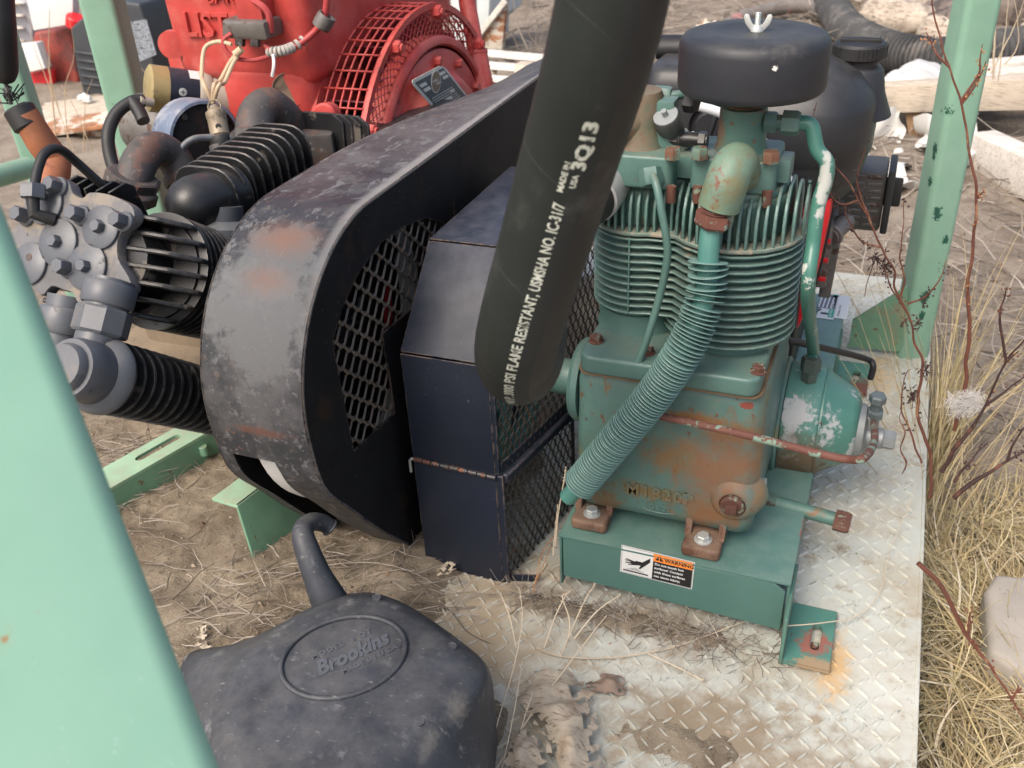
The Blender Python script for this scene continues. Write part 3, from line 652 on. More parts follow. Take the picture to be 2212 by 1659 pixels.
v, f = lathe([(.058, 0), (.055, .010), (.055, .03)], (C2[0], C2[1], .380), (0, 0, 1), 28); obj('barrel_neck', v, f, m_teal, ac)
NF = 13
for k in range(NF):
    z = .397 + k * .0104
    v, f = prism(outline(0, -.055 + .0545) if k > 1 else circ(C1[0], C1[1], C1[2], 44), (0, 0, z), (1, 0, 0), (0, 1, 0), .0027, .0008, 1)
    obj('cooling_fin', v, f, m_fin, ac, 35)
v, f = box(C2[0] - .001, C2[0] + .001, C2[1] - .0635, C2[1] - .05, .418, .526, .0004, 1); obj('fin_rib', v, f, m_fin, ac)
# ---- head with upright fins
v, f = prism(outline(.001, .001), (0, 0, .5285), (1, 0, 0), (0, 1, 0), .0045, .0015, 2); obj('head_flange', v, f, paint('dusty_flange', (.13, .20, .17), .6, .15, [(40, .48, .6, (.33, .29, .22))], dust=.6, dustcol=(.36, .31, .23), edge=(.0012, (.45, .44, .38), .35), bump=.3), ac)
v, f = prism(outline(-.020, -.016), (0, 0, .533), (1, 0, 0), (0, 1, 0), .052, .008, 3); obj('cylinder_head', v, f, m_teal_cast, ac)
v, f = prism(outline(-.024, -.019), (0, 0, .582), (1, 0, 0), (0, 1, 0), .0115, .004, 2); obj('head_cover', v, f, m_teal_cast, ac)
def yfront(x):
    c = []
    for C in (C1, C2):
        d = C[2] ** 2 - (x - C[0]) ** 2
        if d > 0: c.append((C[1] - math.sqrt(d), C[1] + math.sqrt(d)))
    return (min(a for a, b in c), max(b for a, b in c)) if c else None
x = -.347
while x < -.082:
    yy = yfront(x)
    if yy:
        y0, y1 = yy; hgt = .060 + .010 * sm(.0, .07, min(1.16 - y0, .07)); my = (y0 + y1) / 2; e = min(.022, (y1 - y0) * .25)
        pol = [(y0 + .0015, .5325), (y0 + .001, .555), (y0 + .004, .570), (y0 + .012, .582), (y0 + e + .004, .590), (y0 + e + .014, .5955), (y1 - e - .014, .5955), (y1 - e, .590), (y1 - .004, .570), (y1 - .0015, .5325)]
        th = .0038
        v, f = prism(pol, (x - th / 2, 0, 0), (0, 1, 0), (0, 0, 1), th, .0009, 1); obj('head_fin', v, f, m_fin, ac, 35)
    x += .0098
# ---- flanges, bolts, stem, filter
def flange(x0, x1, y0, y1, name='port_flange'):
    v, f = prism(rounded(x0, x1, y0, y1, .010, 4), (0, 0, .593), (1, 0, 0), (0, 1, 0), .040, .004, 3); return obj(name, v, f, m_teal_cast, ac)
flange(-.218, -.118, 1.095, 1.185); flange(-.318, -.236, 1.085, 1.18)
v, f = box(-.24, -.212, 1.112, 1.16, .600, .628, .003, 2); obj('flange_link', v, f, m_teal_cast, ac)
v, f = box(-.122, -.104, 1.122, 1.16, .600, .628, .003, 2); obj('flange_link', v, f, m_teal_cast, ac)
for u_, v_ in ((1664, 350), (1511, 342), (1453, 342)):
    p = pz(u_, v_, .634); q = bolt_at(p, (0, 0, 1), .0105, .013, paint('half_rusted_bolt', (.10, .16, .12), .6, .2, [(40, .45, .55, (.13, .06, .035))], bump=.5), None, 0, .2)
    v, f = cyl((p.x, p.y, .580), (p.x, p.y, .6), .006, 10); obj('stud', v, f, m_rustbolt, q)
for (a, b) in ((1330, 352), (1700, 350), (1405, 318)):
    pass
SX, SY = -.166, 1.142
m_stem = paint('intake_stem_paint', (.075, .17, .135), .5, .12, [(12, .52, .6, (.15, .13, .075)), (60, .58, .63, (.17, .09, .05))],
    blobs=[(V((SX, SY, .69)), .03, (.20, .11, .055), (1, 1, .6), .3, .7), (V((SX - .03, SY - .01, .655)), .022, (.17, .11, .07), (1, 1, 1.6), .3, .7)], bump=.45)
v, f = lathe([(.034, .625), (.031, .634), (.0285, .642), (.0275, .680), (.0265, .683), (.020, .6835)], (SX, SY, 0), (0, 0, 1), 28); obj('intake_stem', v, f, m_stem, ac)
g = G()
for k in range(7): g.add(*lathe([(.0185, 0), (.0205, .0012), (.0185, .0024)], (SX, SY, .6825 + k * .0030), (0, 0, 1), 24, False))
g.build('intake_thread', paint('threads_rust', (.24, .14, .08), .8, .2, bump=.4), ac)
FX, FY = -.160, 1.14
v, f = lathe([(0, .703), (.074, .703), (.0800, .7042), (.0832, .7075), (.0842, .713), (.0842, .7535), (.0828, .7602), (.0785, .7655), (.072, .7678), (.052, .7692), (.045, .7692), (.040, .7680), (.0, .7678)], (FX, FY, 0), (0, 0, 1), 72)
af = obj('air_filter', v, f, m_blackfilter, ac, 50)
# wing nut
wn_ = V((FX + .002, FY, .768)); KW = .68
g = G(); g.add(*lathe([(.0075, 0), (.0072, .003), (.005, .006), (.0045, .007)], wn_, (0, 0, 1), 18))
for sgn in (-1, 1):
    pol = [(.004, .001), (.012, .002), (.020, .012), (.0235, .022), (.021, .027), (.015, .026), (.011, .016), (.006, .009)]
    pol = [(sgn * a * KW, b * KW) for a, b in (pol if sgn > 0 else pol[::-1])]
    g.add(*prism(pol, wn_ + V((0, -.0015, 0)), (1, 0, 0), (0, 0, 1), -.0034, .001, 2))
g.build('wing_nut', m_zinc, ac)
g = G()
for k in range(10): g.add(*lathe([(.0029, 0), (.0034, .0007), (.0029, .0014)], wn_ + V((0, 0, .006 + k * .0014)), (0, 0, 1), 14, k == 9))
g.build('threaded_stud', m_zinc, ac)
# discharge casting on the left with its check valve
m_disc = paint('discharge_casting', (.15, .115, .075), .7, .2, [(14, .5, .62, (.10, .12, .08)), (40, .58, .64, (.16, .08, .05))], bump=.6)
cx, cy = -.290, 1.135
v, f = lathe([(.038, .628), (.032, .64), (.029, .66), (.029, .69), (.026, .698), (0, .699)], (cx, cy, 0), (0, 0, 1), 26); obj('discharge_casting', v, f, m_disc, ac)
v, f = lathe([(.027, 0), (.027, .036), (.024, .042), (.021, .042)], (cx, cy, .668), V((-.75, -.62, -.25)), 24); obj('casting_spigot', v, f, m_disc, ac)
uv = lambda u_, v_, y: py(u_, v_, y)
p = uv(1443, 262, 1.12); ax = V((-.18, -.55, .8)).normalized()
g = G(); g.add(*lathe([(.0145, -.052), (.0145, -.02), (.0125, -.018), (.0165, -.010), (.0165, .008), (.0155, .010)], p, ax, 22)); g.build('check_valve', paint('dark_valve_steel', (.085, .09, .09), .45, .2, [(50, .6, .66, (.2, .19, .16))], metal=.5, bump=.3), ac)
g = G(); g.add(*lathe([(.0150, .0), (.0150, .001), (0, .001)], p + ax * .010, ax, 20)); g.add(*cyl(p + ax * .008, p + ax * .019, .0035, 10)); g.build('valve_face', m_alu, ac)
g = G(); g.add(*hexa(p - ax * .03, -ax, .018, .016)); g.build('valve_nut', m_zinc, ac, 30)
v, f = box(-.272, -.244, 1.12, 1.15, .632, .69, .004, 2); obj('valve_block', v, f, m_teal, ac)
g = G(); q = uv(1500, 302, 1.13); g.add(*cyl(q - V((.02, 0, 0)), q + V((.016, 0, .0)), .009, 14)); g.add(*hexa(q - V((.028, 0, 0)), (1, 0, 0), .0115, .010)); g.add(*hexa(q + V((.006, 0, 0)), (1, 0, 0), .011, .009)); g.build('side_fitting', m_blackmetal, ac, 30)
# thin green line at the top left running behind the filter
v, f = tube(cat([uv(1365, 209, 1.16), uv(1400, 207, 1.16), uv(1450, 206, 1.16), uv(1500, 200, 1.17), uv(1540, 185, 1.18)], 6), .0055, 10); obj('air_line', v, f, m_teal, ac)
g = G(); q = uv(1433, 208, 1.16); g.add(*hexa(q - V((.012, 0, 0)), (1, 0, 0), .013, .022)); g.add(*cyl(q, q - V((0, 0, .03)), .009, 12)); g.build('tee_fitting', m_teal, ac, 30)
q = uv(1483, 222, 1.15); v, f = hexa(q, (.9, -.3, 0), .0115, .014); obj('cap_nut', v, f, m_rubber, ac, 30)
# right-hand line from the stem down to the cover
q0 = V((SX + .026, SY - .006, .668)); q1 = q0 + V((.022, -.004, 0))
g = G(); g.add(*hexa(q0, (1, 0, 0), .0125, .014)); g.add(*cyl(q0, q0 + V((.03, 0, 0)), .009, 12)); g.add(*hexa(q0 + V((.020, 0, 0)), (1, 0, 0), .0145, .020, .4)); g.build('line_union', m_teal_cast, ac, 30)
topc = V((-.062, yc, zc + .087))
pts = [q0 + V((.035, 0, 0)), q0 + V((.052, -.001, -.001)), uv(1765, 322, 1.13), uv(1786, 352, 1.128), uv(1782, 395, 1.125), uv(1768, 440, 1.12), uv(1757, 520, 1.11), uv(1745, 640, 1.1), topc + V((.002, -.02, .05)), topc + V((.002, -.02, .03))]
m_linechip = paint('chipped_green_tube', (.055, .17, .135), .35, .1, [(18, .60, .62, (.45, .48, .44))], blobs=[(uv(1780, 400, 1.12), .022, (.42, .44, .41), (.35, 1, 2.0), .4, .25)], bump=.15)
v, f = tube(cat(pts, 8), .0088, 14); obj('breather_line', v, f, m_linechip, ac)
g = G(); e = topc + V((.002, -.02, -.006)); g.add(*hexa(e, (0, 0, 1), .0125, .016)); g.add(*hexa(e + V((0, 0, .018)), (0, 0, 1), .0150, .022, .4)); g.build('line_union', paint('dark_union', (.05, .07, .06), .5, .2, dust=.4, bump=.4), ac, 30)
# black hooked rod behind
v, f = tube(cat([uv(1700, 735, 1.3), uv(1780, 752, 1.4), uv(1870, 775, 1.52), uv(1886, 790, 1.52), uv(1880, 818, 1.52)], 6), .0055, 10); obj('hooked_rod', v, f, m_rubber, ac)
# small line down the left front
g_ = [(1409, 377, 1.075), (1418, 400, 1.06), (1428, 450, 1.05), (1440, 520, 1.045), (1441, 560, 1.045), (1430, 620, 1.045), (1405, 710, 1.04), (1380, 780, 1.034), (1370, 806, 1.032)]
v, f = tube(cat([uv(*a) for a in g_], 8), .0050, 10); obj('small_line', v, f, m_teal_cast, ac)
v, f = hexa(uv(1405, 365, 1.085), V((.25, -.45, -.85)), .0145, .020, .3); obj('flare_nut', v, f, m_teal_cast, ac, 30)
# fat elbow, nut, and the finned tube
m_elb = paint('elbow_paint', (.135, .215, .155), .5, .15, [(12, .50, .62, (.15, .155, .085)), (60, .60, .64, (.19, .09, .06))], blobs=[(uv(1553, 420, 1.04), .016, (.17, .07, .05), (.5, 1, 2.2), .45, .4)], bump=.45)
pts = [uv(1612, 385, 1.105), uv(1602, 362, 1.09), uv(1592, 352, 1.075), uv(1580, 368, 1.06), uv(1568, 400, 1.05), uv(1553, 445, 1.048)]
v, f = tube(cat(pts, 6), [.018, .0212, .0235, .0245, .0248, .0245], 26); obj('elbow', v, f, m_elb, ac)
qa, qb = uv(1551, 436, 1.048), uv(1536, 505, 1.046); dq = (qb - qa).normalized()
g = G()
for k in range(4): g.add(*lathe([(.0185, 0), (.0215, .0012), (.0185, .0024)], qa + dq * (.002 + k * .0024), dq, 22, False))
g.add(*hexa(qa + dq * .012, dq, .0225, .018, .2)); g.build('elbow_nut', m_rustpipe, ac, 30)
tp = [qa + dq * .02, uv(1536, 492, 1.046), uv(1531, 540, 1.038), uv(1527, 610, 1.03), uv(1512, 680, 1.018), uv(1478, 755, 1.004), uv(1430, 830, .998), uv(1375, 900, .994), uv(1318, 968, .992), uv(1262, 1035, .992), uv(1226, 1075, .992)]
cp = cat(tp, 14); v, f = tube(cp, .0125, 18); obj('aftercooler_tube', v, f, paint('aftercooler_tube_paint', (.075, .21, .18), .35, .05, [(40, .66, .7, RUST)], bump=.1), ac)
d = [0]
for i in range(1, len(cp)): d.append(d[-1] + (cp[i] - cp[i - 1]).length)
def at(path, dist, t):
    for i in range(1, len(path)):
        if dist[i] >= t: k = (t - dist[i - 1]) / max(1e-9, dist[i] - dist[i - 1]); return path[i - 1].lerp(path[i], k), (path[i] - path[i - 1]).normalized()
    return path[-1], (path[-1] - path[-2]).normalized()
vm, fm = lathe([(.012, -.0005), (.0236, -.0005), (.0240, 0), (.0236, .0005), (.012, .0005)], (0, 0, 0), (0, 0, 1), 30, False)
m_disc2 = paint('aftercooler_fins', (.17, .29, .265), .4, .1, [(30, .62, .7, (.24, .25, .22))], edge=None, bump=.15)
disc = mesh_of('aftercooler_fin', vm, fm, m_disc2, 30)
t = .052; dent = uv(1385, 890, .97)
while t < d[-1] - .033:
    p, tn = at(cp, d, t); tn2 = (tn + V((random.uniform(-.03, .03), random.uniform(-.03, .03), random.uniform(-.05, .05)))).normalized()
    if t < .11: tn2 = (tn + V((random.uniform(-.12, .12), random.uniform(-.1, .1), random.uniform(-.14, .14)))).normalized()
    a, b, c = frame_axis(tn2); M = Matrix((a, b, c)).transposed().to_4x4(); M.translation = p + V((random.uniform(-.0005, .0005),) * 3)
    put('aftercooler_fin', disc, ac, M); t += .0049 + random.uniform(-.0006, .0006) + (.003 if t < .10 else 0)
# warning label on the base front
wl0 = py(1340, 1176, BY0 + .0005); Wd, Hd = .103, .050
wl0 = V((wl0.x, BY0 + .0006, wl0.z - Hd)); eu, ev = V((1, 0, -.035)).normalized(), V((.035, 0, 1)).normalized()
lab = quad_on(0, Wd, 0, Hd, wl0, eu, ev, m_white, ac, 'warning_label', .0003)
Wp = lambda a, b, l=.0004: wl0 + eu * a + ev * b + V((0, -l, 0))
def LQ(x0, x1, y0, y1, mat, nm, l=.0004, poly=None): return quad_on(x0, x1, y0, y1, Wp(0, 0, l), eu, ev, mat, lab, nm, .00015, poly)
b_ = .0012
for q in ((b_, Wd - b_, Hd - b_ - .0004, Hd - b_), (b_, Wd - b_, b_, b_ + .0004), (b_, b_ + .0004, b_, Hd - b_), (Wd - b_ - .0004, Wd - b_, b_, Hd - b_)): LQ(*q, m_ink, 'border_line')
LQ(.046, Wd - .002, .002, Hd - .0155, m_ink, 'black_panel'); LQ(.046, Wd - .002, Hd - .0153, Hd - .002, m_orange, 'orange_panel')
LQ(0, 0, 0, 0, m_ink, 'warning_triangle', .0007, [(.0485, Hd - .0125), (.0605, Hd - .0125), (.0545, Hd - .0035)])
LQ(0, 0, 0, 0, m_orange, 'exclamation_mark', .0010, [(.0539, Hd - .0098), (.0551, Hd - .0098), (.0555, Hd - .0058), (.0535, Hd - .0058)]); LQ(.0538, .0552, Hd - .0118, Hd - .0106, m_orange, 'exclamation_dot', .0010)
text_on('WARNING', .0084, Wp(.0618, Hd - .0123, .0007), eu, ev, m_ink, lab, 'warning_word', .0001, bold=.0002, space=1.0)
for i, tx in enumerate(('Do not touch hot', 'surfaces! Contact', 'with these surfaces', 'can cause injury.')):
    text_on(tx, .0055, Wp(.0485, Hd - .0215 - i * .0072, .0007), eu, ev, m_white, lab, 'warning_text', .0001, bold=.00014, space=1.02)
LQ(.0045, .0405, .0045, .0068, m_ink, 'hot_surface_bar')
hand = [(.0070, .0265), (.0085, .0280), (.0200, .0255), (.0230, .0275), (.0310, .0270), (.0420, .0380), (.0420, .0300), (.0290, .0140), (.0265, .0140), (.0290, .0205), (.0240, .0195), (.0200, .0185), (.0120, .0170), (.0105, .0180), (.0160, .0200), (.0150, .0208), (.0075, .0195), (.0062, .0208), (.0150, .0228), (.0145, .0236), (.0068, .0238), (.0062, .0252), (.0150, .0250)]
LQ(0, 0, 0, 0, m_ink, 'hand_symbol', .0004, hand)
g = G(); 
for k in range(26):
    xx = .009 + k * .0010; h_ = .0015 + .006 * math.exp(-((xx - .021) / .007) ** 2) * (.6 + .4 * random.random()); g.add(*box(xx, xx + .0003, -.0001, .0001, .0080, .0080 + h_))
o = obj('heat_marks', [wl0 + eu * q.x + ev * q.z + V((0, -.00055 + q.y, 0)) for q in g.v], g.f, paint('grey_ink', (.2, .2, .2), .6, 0, bump=0), lab, 0)
# two labels far back on the base top
g0 = pz(1771, 689, ZB + .0006); zz = ZB + .0006
def topq(p, mat, nm, l=0, par=None): 
    pts = [pz(a, b, zz + l) for a, b in p]; vs = pts + [q + V((0, 0, .0003)) for q in pts]; return obj(nm, *recalc(vs, BF), mat, par or ac, 0)
l1 = topq([(1762, 686), (1800, 691), (1813, 637), (1785, 633)], m_white, 'caution_label')
topq([(1764, 664), (1803, 668), (1811, 639), (1782, 636)], paint('grey_violet_ink', (.12, .11, .15), .5, 0, bump=0), 'print_panel', .0004, l1)
for k in range(4): topq([(1767 + k * 8.5, 663 + k), (1770 + k * 8.5, 663.5 + k), (1778 + k * 8.5, 640 + k), (1775 + k * 8.5, 639.5 + k)], m_white, 'print_line', .0008, l1)
topq([(1772, 678), (1788, 680), (1789, 676), (1773, 674)], m_ink, 'arrow_mark', .0004, l1); topq([(1764, 672), (1767, 673), (1776, 668), (1772, 667)], m_ink, 'arrow_mark', .0004, l1)
m_gr = paint('label_green', (.02, .35, .25), .5, .02, bump=0)
l2 = topq([(1787, 685), (1829, 690), (1838, 641), (1800, 636)], m_white, 'pressure_setting_label')
topq([(1787, 685), (1799, 686.5), (1810, 637.5), (1800, 636)], m_gr, 'green_strip', .0004, l2)
p0 = pz(1795, 686, zz); text_on('INLET PRESSURE SETTING', .0060, p0 + V((0, 0, .0011)), pz(1806, 640, zz) - p0, (pz(1786, 685, zz) - p0).normalized(), m_white, l2, 'label_text', .0001)
p0 = pz(1812, 684, zz); text_on('SEE MANUAL  60 75 PSI', .0050, p0 + V((0, 0, .0006)), pz(1822, 642, zz) - p0, (pz(1800, 683, zz) - p0).normalized(), paint('brown_ink', (.2, .15, .1), .5, 0, bump=0), l2, 'label_text', .0001)

# ------------------------------------------------------------------ navy flywheel guard box with mesh side
gb = thing('flywheel_guard', 'navy sheet-metal guard box with expanded mesh side beside the green compressor', 'guard', (-.5, 1.1, 0))
GX0, GX1 = -.571, -.443
def quadslab(q, th, mat, name, par, bev=.0012):
    q = [V(p) for p in q]; n = (q[1] - q[0]).cross(q[3] - q[0]).normalized() * th
    vs = q + [p + n for p in q]; v, f = bevel(vs, BF, bev, 2); return obj(name, v, f, mat, par, 35)
FY0 = .975
quadslab([(GX0, FY0, .205), (GX0, FY0, .376), (GX1, FY0, .376), (GX1, FY0, .200)][::-1], .002, m_navy, 'upper_panel', gb)
quadslab([(GX0, FY0, .004), (GX0, FY0, .199), (GX1, FY0, .194), (GX1, FY0, -.002)][::-1], .002, m_navy, 'lower_panel', gb)
quadslab([(GX0, FY0 + .001, .3775), (GX0, 1.09, .4905), (GX1 + .004, 1.09, .4905), (GX1 + .002, FY0 + .001, .3775)][::-1], .002, m_navy, 'sloping_panel', gb)
quadslab([(GX0, 1.0915, .492), (GX0, 1.40, .4925), (GX1 + .012, 1.40, .4925), (GX1 + .004, 1.0915, .492)][::-1], .002, m_navy, 'top_panel', gb)
pol = [(FY0 + .003, .0), (FY0 + .003, .374), (1.092, .488), (1.40, .490), (1.45, .44), (1.45, 0)]
v, f = prism(pol, (GX0 + .0005, 0, 0), (0, 1, 0), (0, 0, 1), .0018, 0); obj('inner_side_panel', v, f, m_navy, gb, 35)
# front corner flange of the mesh side, mesh surface opens out a little to the back
MS = V((.19, 1, 0)).normalized()
v, f = box(GX1 - .001, GX1 + .010, FY0 - .0005, FY0 + .004, -.002, .199, .001, 1); obj('corner_flange', v, f, m_navy, gb)
v, f = box(GX1 - .001, GX1 + .006, FY0 - .0005, FY0 + .004, .201, .376, .001, 1); obj('corner_flange', v, f, m_navy, gb)
mo = V((GX1 + .006, FY0 + .004, 0))
def MP(s_, z): return mo + MS * s_ + V((0, 0, z))
for z0, z1, s1, nm in ((.004, .196, .205, 0), (.204, .50, .50, 1)):
    pol = [(0, z0), (s1, z0), (s1, z1), (.13 if nm else 0, z1)] + ([(0, .375)] if nm else [])
    g = expanded(pol, mo, MS, (0, 0, 1), .030, .0125, .00065, .0012) if False else G()
    g = G(); lw, sw = .031, .0155
    # diamonds stand upright: long way vertical
    xs = [p_[0] for p_ in pol]; x = -sw
    j = 0
    while x < s1 + sw:
        s_ = 1 if j % 2 == 0 else -1; z = z0 - lw; run = []
        while z < z1 + lw:
            for dz, dx in ((0, -s_), (.14, -s_), (.5, s_), (.64, s_)):
                qx, qz = x + dx * sw * .25, z + dz * lw
                if inside((qx, qz), pol): run.append(MP(qx, qz) + V((.0012 * dx, 0, 0)))
                else:
                    if len(run) > 1: g.add(*tube(run, .00075, 4, True, 1.8))
                    run = []
            z += lw
        if len(run) > 1: g.add(*tube(run, .00075, 4, True, 1.8))
        x += sw / 2; j += 1
    g.build('expanded_mesh', m_meshdark, gb, 0)
v, f = obox(MP(0, .211), MP(.21, .203), .003, .018, .001); obj('mesh_rail', v, f, m_navy, gb)
v, f = obox(MP(.0, .193) + V((.004, 0, 0)), MP(.205, .189) + V((.004, 0, 0)), .011, .014, .002); obj('mesh_rail', v, f, m_navy, gb)
v, f = obox(MP(.205, .0), MP(.205, .19), .003, .012, .001, V((0, 1, 0))); obj('mesh_edge_strip', v, f, m_navy, gb)
quadslab([MP(0, -.002), MP(.0, .014), MP(.012, .014) + V((.040, 0, 0)), MP(.012, -.002) + V((.042, 0, 0))], .002, m_zincdark if 'm_zincdark' in globals() else m_navy, 'bottom_tab', gb)
# piano hinge
h0, h1 = V((GX0 + .001, FY0 - .003, .2025)), V((GX1 + .001, FY0 - .003, .1975)); dh = (h1 - h0)
for k in range(9):
    a = h0 + dh * (k / 9 + .004); b = h0 + dh * ((k + 1) / 9 - .004); v, f = cyl(a, b, .0034, 10, .0005); obj('hinge_knuckle', v, f, m_hinge if k > 1 else m_rustbolt, gb)
v, f = tube([h0 + V((.001, 0, 0)), h0 - V((.003, 0, 0)), h0 - V((.006, 0, .004)), h0 - V((.0065, 0, .024))], .0021, 8); obj('hinge_pin', v, f, m_zinc, gb)
v, f = obox(py(1090, 417, 1.33), py(1110, 408, 1.33), .02, .004, .001); obj('top_clip', v, f, m_zinc, gb)

# ------------------------------------------------------------------ belt guard
bg_ = thing('belt_guard', 'weathered dark belt guard with a rounded front and a meshed window', 'guard', (-.67, 1.2, 0))
BXL, BXR = -.747, -.600
arc = [(.995 + .2125 * math.cos(rad(a)), .368 + .2125 * math.sin(rad(a))) for a in range(90, 191, 6)]
prof = [(1.95, .583), (1.75, .582), (1.5, .582), (1.3, .581), (1.12, .5805)] + arc + [tuple(p)[:2] for p in [(.790, .292), (.806, .252), (.847, .196), (.905, .115), (.975, .030)]]
prof3 = cat([(0, a, b) for a, b in prof], 4); NP = len(prof3)
xs = [BXL, -.726, -.7255, -.660, -.6595, BXR]
g = G(); T = .0028
def pn(i):
    t = prof3[min(NP - 1, i + 1)] - prof3[max(0, i - 1)]; t.normalize(); return V((0, t.z, -t.y))
for i in range(NP):
    n = pn(i)
    dz = lambda x: -(BXR - x) / (BXR - BXL) * .062 * sm(1.1, 1.95, prof3[i].y) * (1 if prof3[i].z > .5 else 0)
    for x in xs: g.v.append(V((x, prof3[i].y, prof3[i].z + dz(x))))
    for x in xs: g.v.append(V((x, prof3[i].y, prof3[i].z + dz(x))) + n * -T)
m = len(xs)
def openc(i, k): return xs[k] >= -.7256 and xs[k + 1] <= -.6594 and prof3[i].z < .325 - (.014 if i % 1 == 0 else 0) and prof3[i].y < 1.0
for i in range(NP - 1):
    for k in range(m - 1):
        if openc(i, k): continue
        a = i * 2 * m + k; b = (i + 1) * 2 * m + k
        g.f.append((a, a + 1, b + 1, b)); g.f.append((a + m, b + m, b + m + 1, a + m + 1))
    for k in (0, m - 1):
        a = i * 2 * m + k; b = (i + 1) * 2 * m + k; g.f.append((a, b, b + m, a + m))
v, f = recalc(g.v, g.f); obj('guard_band', v, f, m_band, bg_, 30)
# right side plate with the window
side_o = [(p.y, p.z) for p in prof3][::-1]
side_poly = side_o + [(1.95, .20), (1.30, .02), (1.0, .0)]
win = [px(a, b, BXR) for a, b in ((969, 484), (920, 471), (866, 492), (821, 527), (775, 591), (741, 664), (720, 733), (723, 765), (738, 836), (758, 941), (766, 973), (854, 892), (841, 800), (826, 722), (889, 668))]
wpoly = [(p.y, p.z) for p in win]
wpoly = wpoly[:-1] + [wpoly[-1], (1.22, .31), (1.24, .50)]
v, f = plate([(a + .0 if True else a, b) for a, b in side_poly], [wpoly], (BXR - .0028, 0, 0), (0, 1, 0), (0, 0, 1), .0026); obj('guard_side', v, f, m_guardside, bg_, 30)
v, f = plate([(a, b - .062 * sm(1.1, 1.95, a) * (1 if b > .5 else 0)) for a, b in side_poly], [], (BXL + .0002, 0, 0), (0, 1, 0), (0, 0, 1), .0025); obj('guard_back', v, f, m_guardside, bg_, 30)
ww = [px(a, b, BXR) for a, b in ((990, 470), (905, 455), (850, 480), (800, 520), (755, 590), (725, 660), (705, 733), (710, 770), (725, 836), (745, 941), (760, 990), (870, 895))]
wp2 = [(p.y, p.z) for p in ww] + [(1.24, .24), (1.26, .52)]
g = G(); lw, sw = .040, .0275     # long way of the diamonds along Y
z = min(p_[1] for p_ in wp2) - sw; j = 0
while z < .56:
    s_ = 1 if j % 2 == 0 else -1; y = .62; run = []
    while y < 1.3:
        for dy, dz in ((0, -s_), (.16, -s_), (.5, s_), (.66, s_)):
            qy, qz = y + dy * lw + .35 * (z + dz * sw * .25), z + dz * sw * .25
            if inside((qy, qz), wp2): run.append(V((BXR - .0055 - .0015 * dz, qy, qz)))
            else:
                if len(run) > 1: g.add(*tube(run, .0015, 4, True, 1.7))
                run = []
        y += lw
    if len(run) > 1: g.add(*tube(run, .0015, 4, True, 1.7))
    z += sw / 2; j += 1
g.build('window_mesh', paint('window_mesh_steel', (.10, .085, .07), .5, .25, [(40, .55, .65, (.14, .09, .06))], bump=.3, metal=.2), bg_, 0)
g = G(); cy_, cz_ = 1.024, .342
g.add(*lathe([(.214, -.0), (.2225, .002), (.2235, .012), (.2225, .026), (.214, .028), (.20, .026), (.20, .002), (.214, 0)], (-.706, cy_, cz_), (1, 0, 0), 64, False)); g.build('pulley_rim', paint('worn_pulley_rim', (.62, .62, .61), .5, .08, [(20, .6, .7, (.40, .37, .33), (1, 1, 1))], metal=.0, bump=.2), bg_)
g = G()
for k in range(5):
    a = 2 * math.pi * k / 5 + .5; e = V((0, math.cos(a), math.sin(a))); c0 = V((-.69, cy_, cz_)); g.add(*obox(c0 + e * .02, c0 + e * .20, .04, .014, .003, V((1, 0, 0))))
g.add(*lathe([(.04, 0), (.04, .05)], (-.715, cy_, cz_), (1, 0, 0), 24)); g.build('pulley_spokes', m_blackmetal, bg_)
g = G()
for xx in (-.712, -.662):
    pts = [V((xx, cy_ + .175 * math.cos(rad(a)), cz_ + .175 * math.sin(rad(a)))) for a in range(90, 271, 8)]; pts = [V((xx, 1.8, cz_ + .16))] + pts + [V((xx, 1.8, cz_ - .1))]; g.add(*tube(pts, .008, 8))
g.build('drive_belt', m_rubber, bg_)
p = px(834, 665, -.735); v, f = box(-.735, -.73, p.y - .02, p.y + .016, p.z - .035, p.z + .035, .002, 1, None)
v, f = prism([(p.y - .014, p.z - .045), (p.y + .010, p.z - .02), (p.y + .014, p.z + .0), (p.y + .012, p.z + .045), (p.y - .012, p.z + .005)], (-.735, 0, 0), (0, 1, 0), (0, 0, 1), .006, .001, 1)
obj('red_tag', v, f, m_redpaint, bg_)

# ------------------------------------------------------------------ the big black hose
hs = thing('air_hose', 'thick black printed rubber hose looping down to the green compressor', 'hose', (-.26, .8, .7))
HR = .0355
hp = [dp(1345, -160, .57), dp(1322, 0, .595), dp(1283, 160, .63), dp(1230, 340, .685), dp(1178, 520, .735), dp(1128, 690, .785), dp(1113, 765, .825), dp(1125, 790, .875), dp(1146, 740, .94), dp(1155, 640, 1.02), dp(1175, 560, 1.08), dp(1200, 500, 1.12), dp(1232, 456, 1.145), dp(1274, 422, 1.17)]
hc = cat(hp, 12); hd = [0]
for i in range(1, len(hc)): hd.append(hd[-1] + (hc[i] - hc[i - 1]).length)
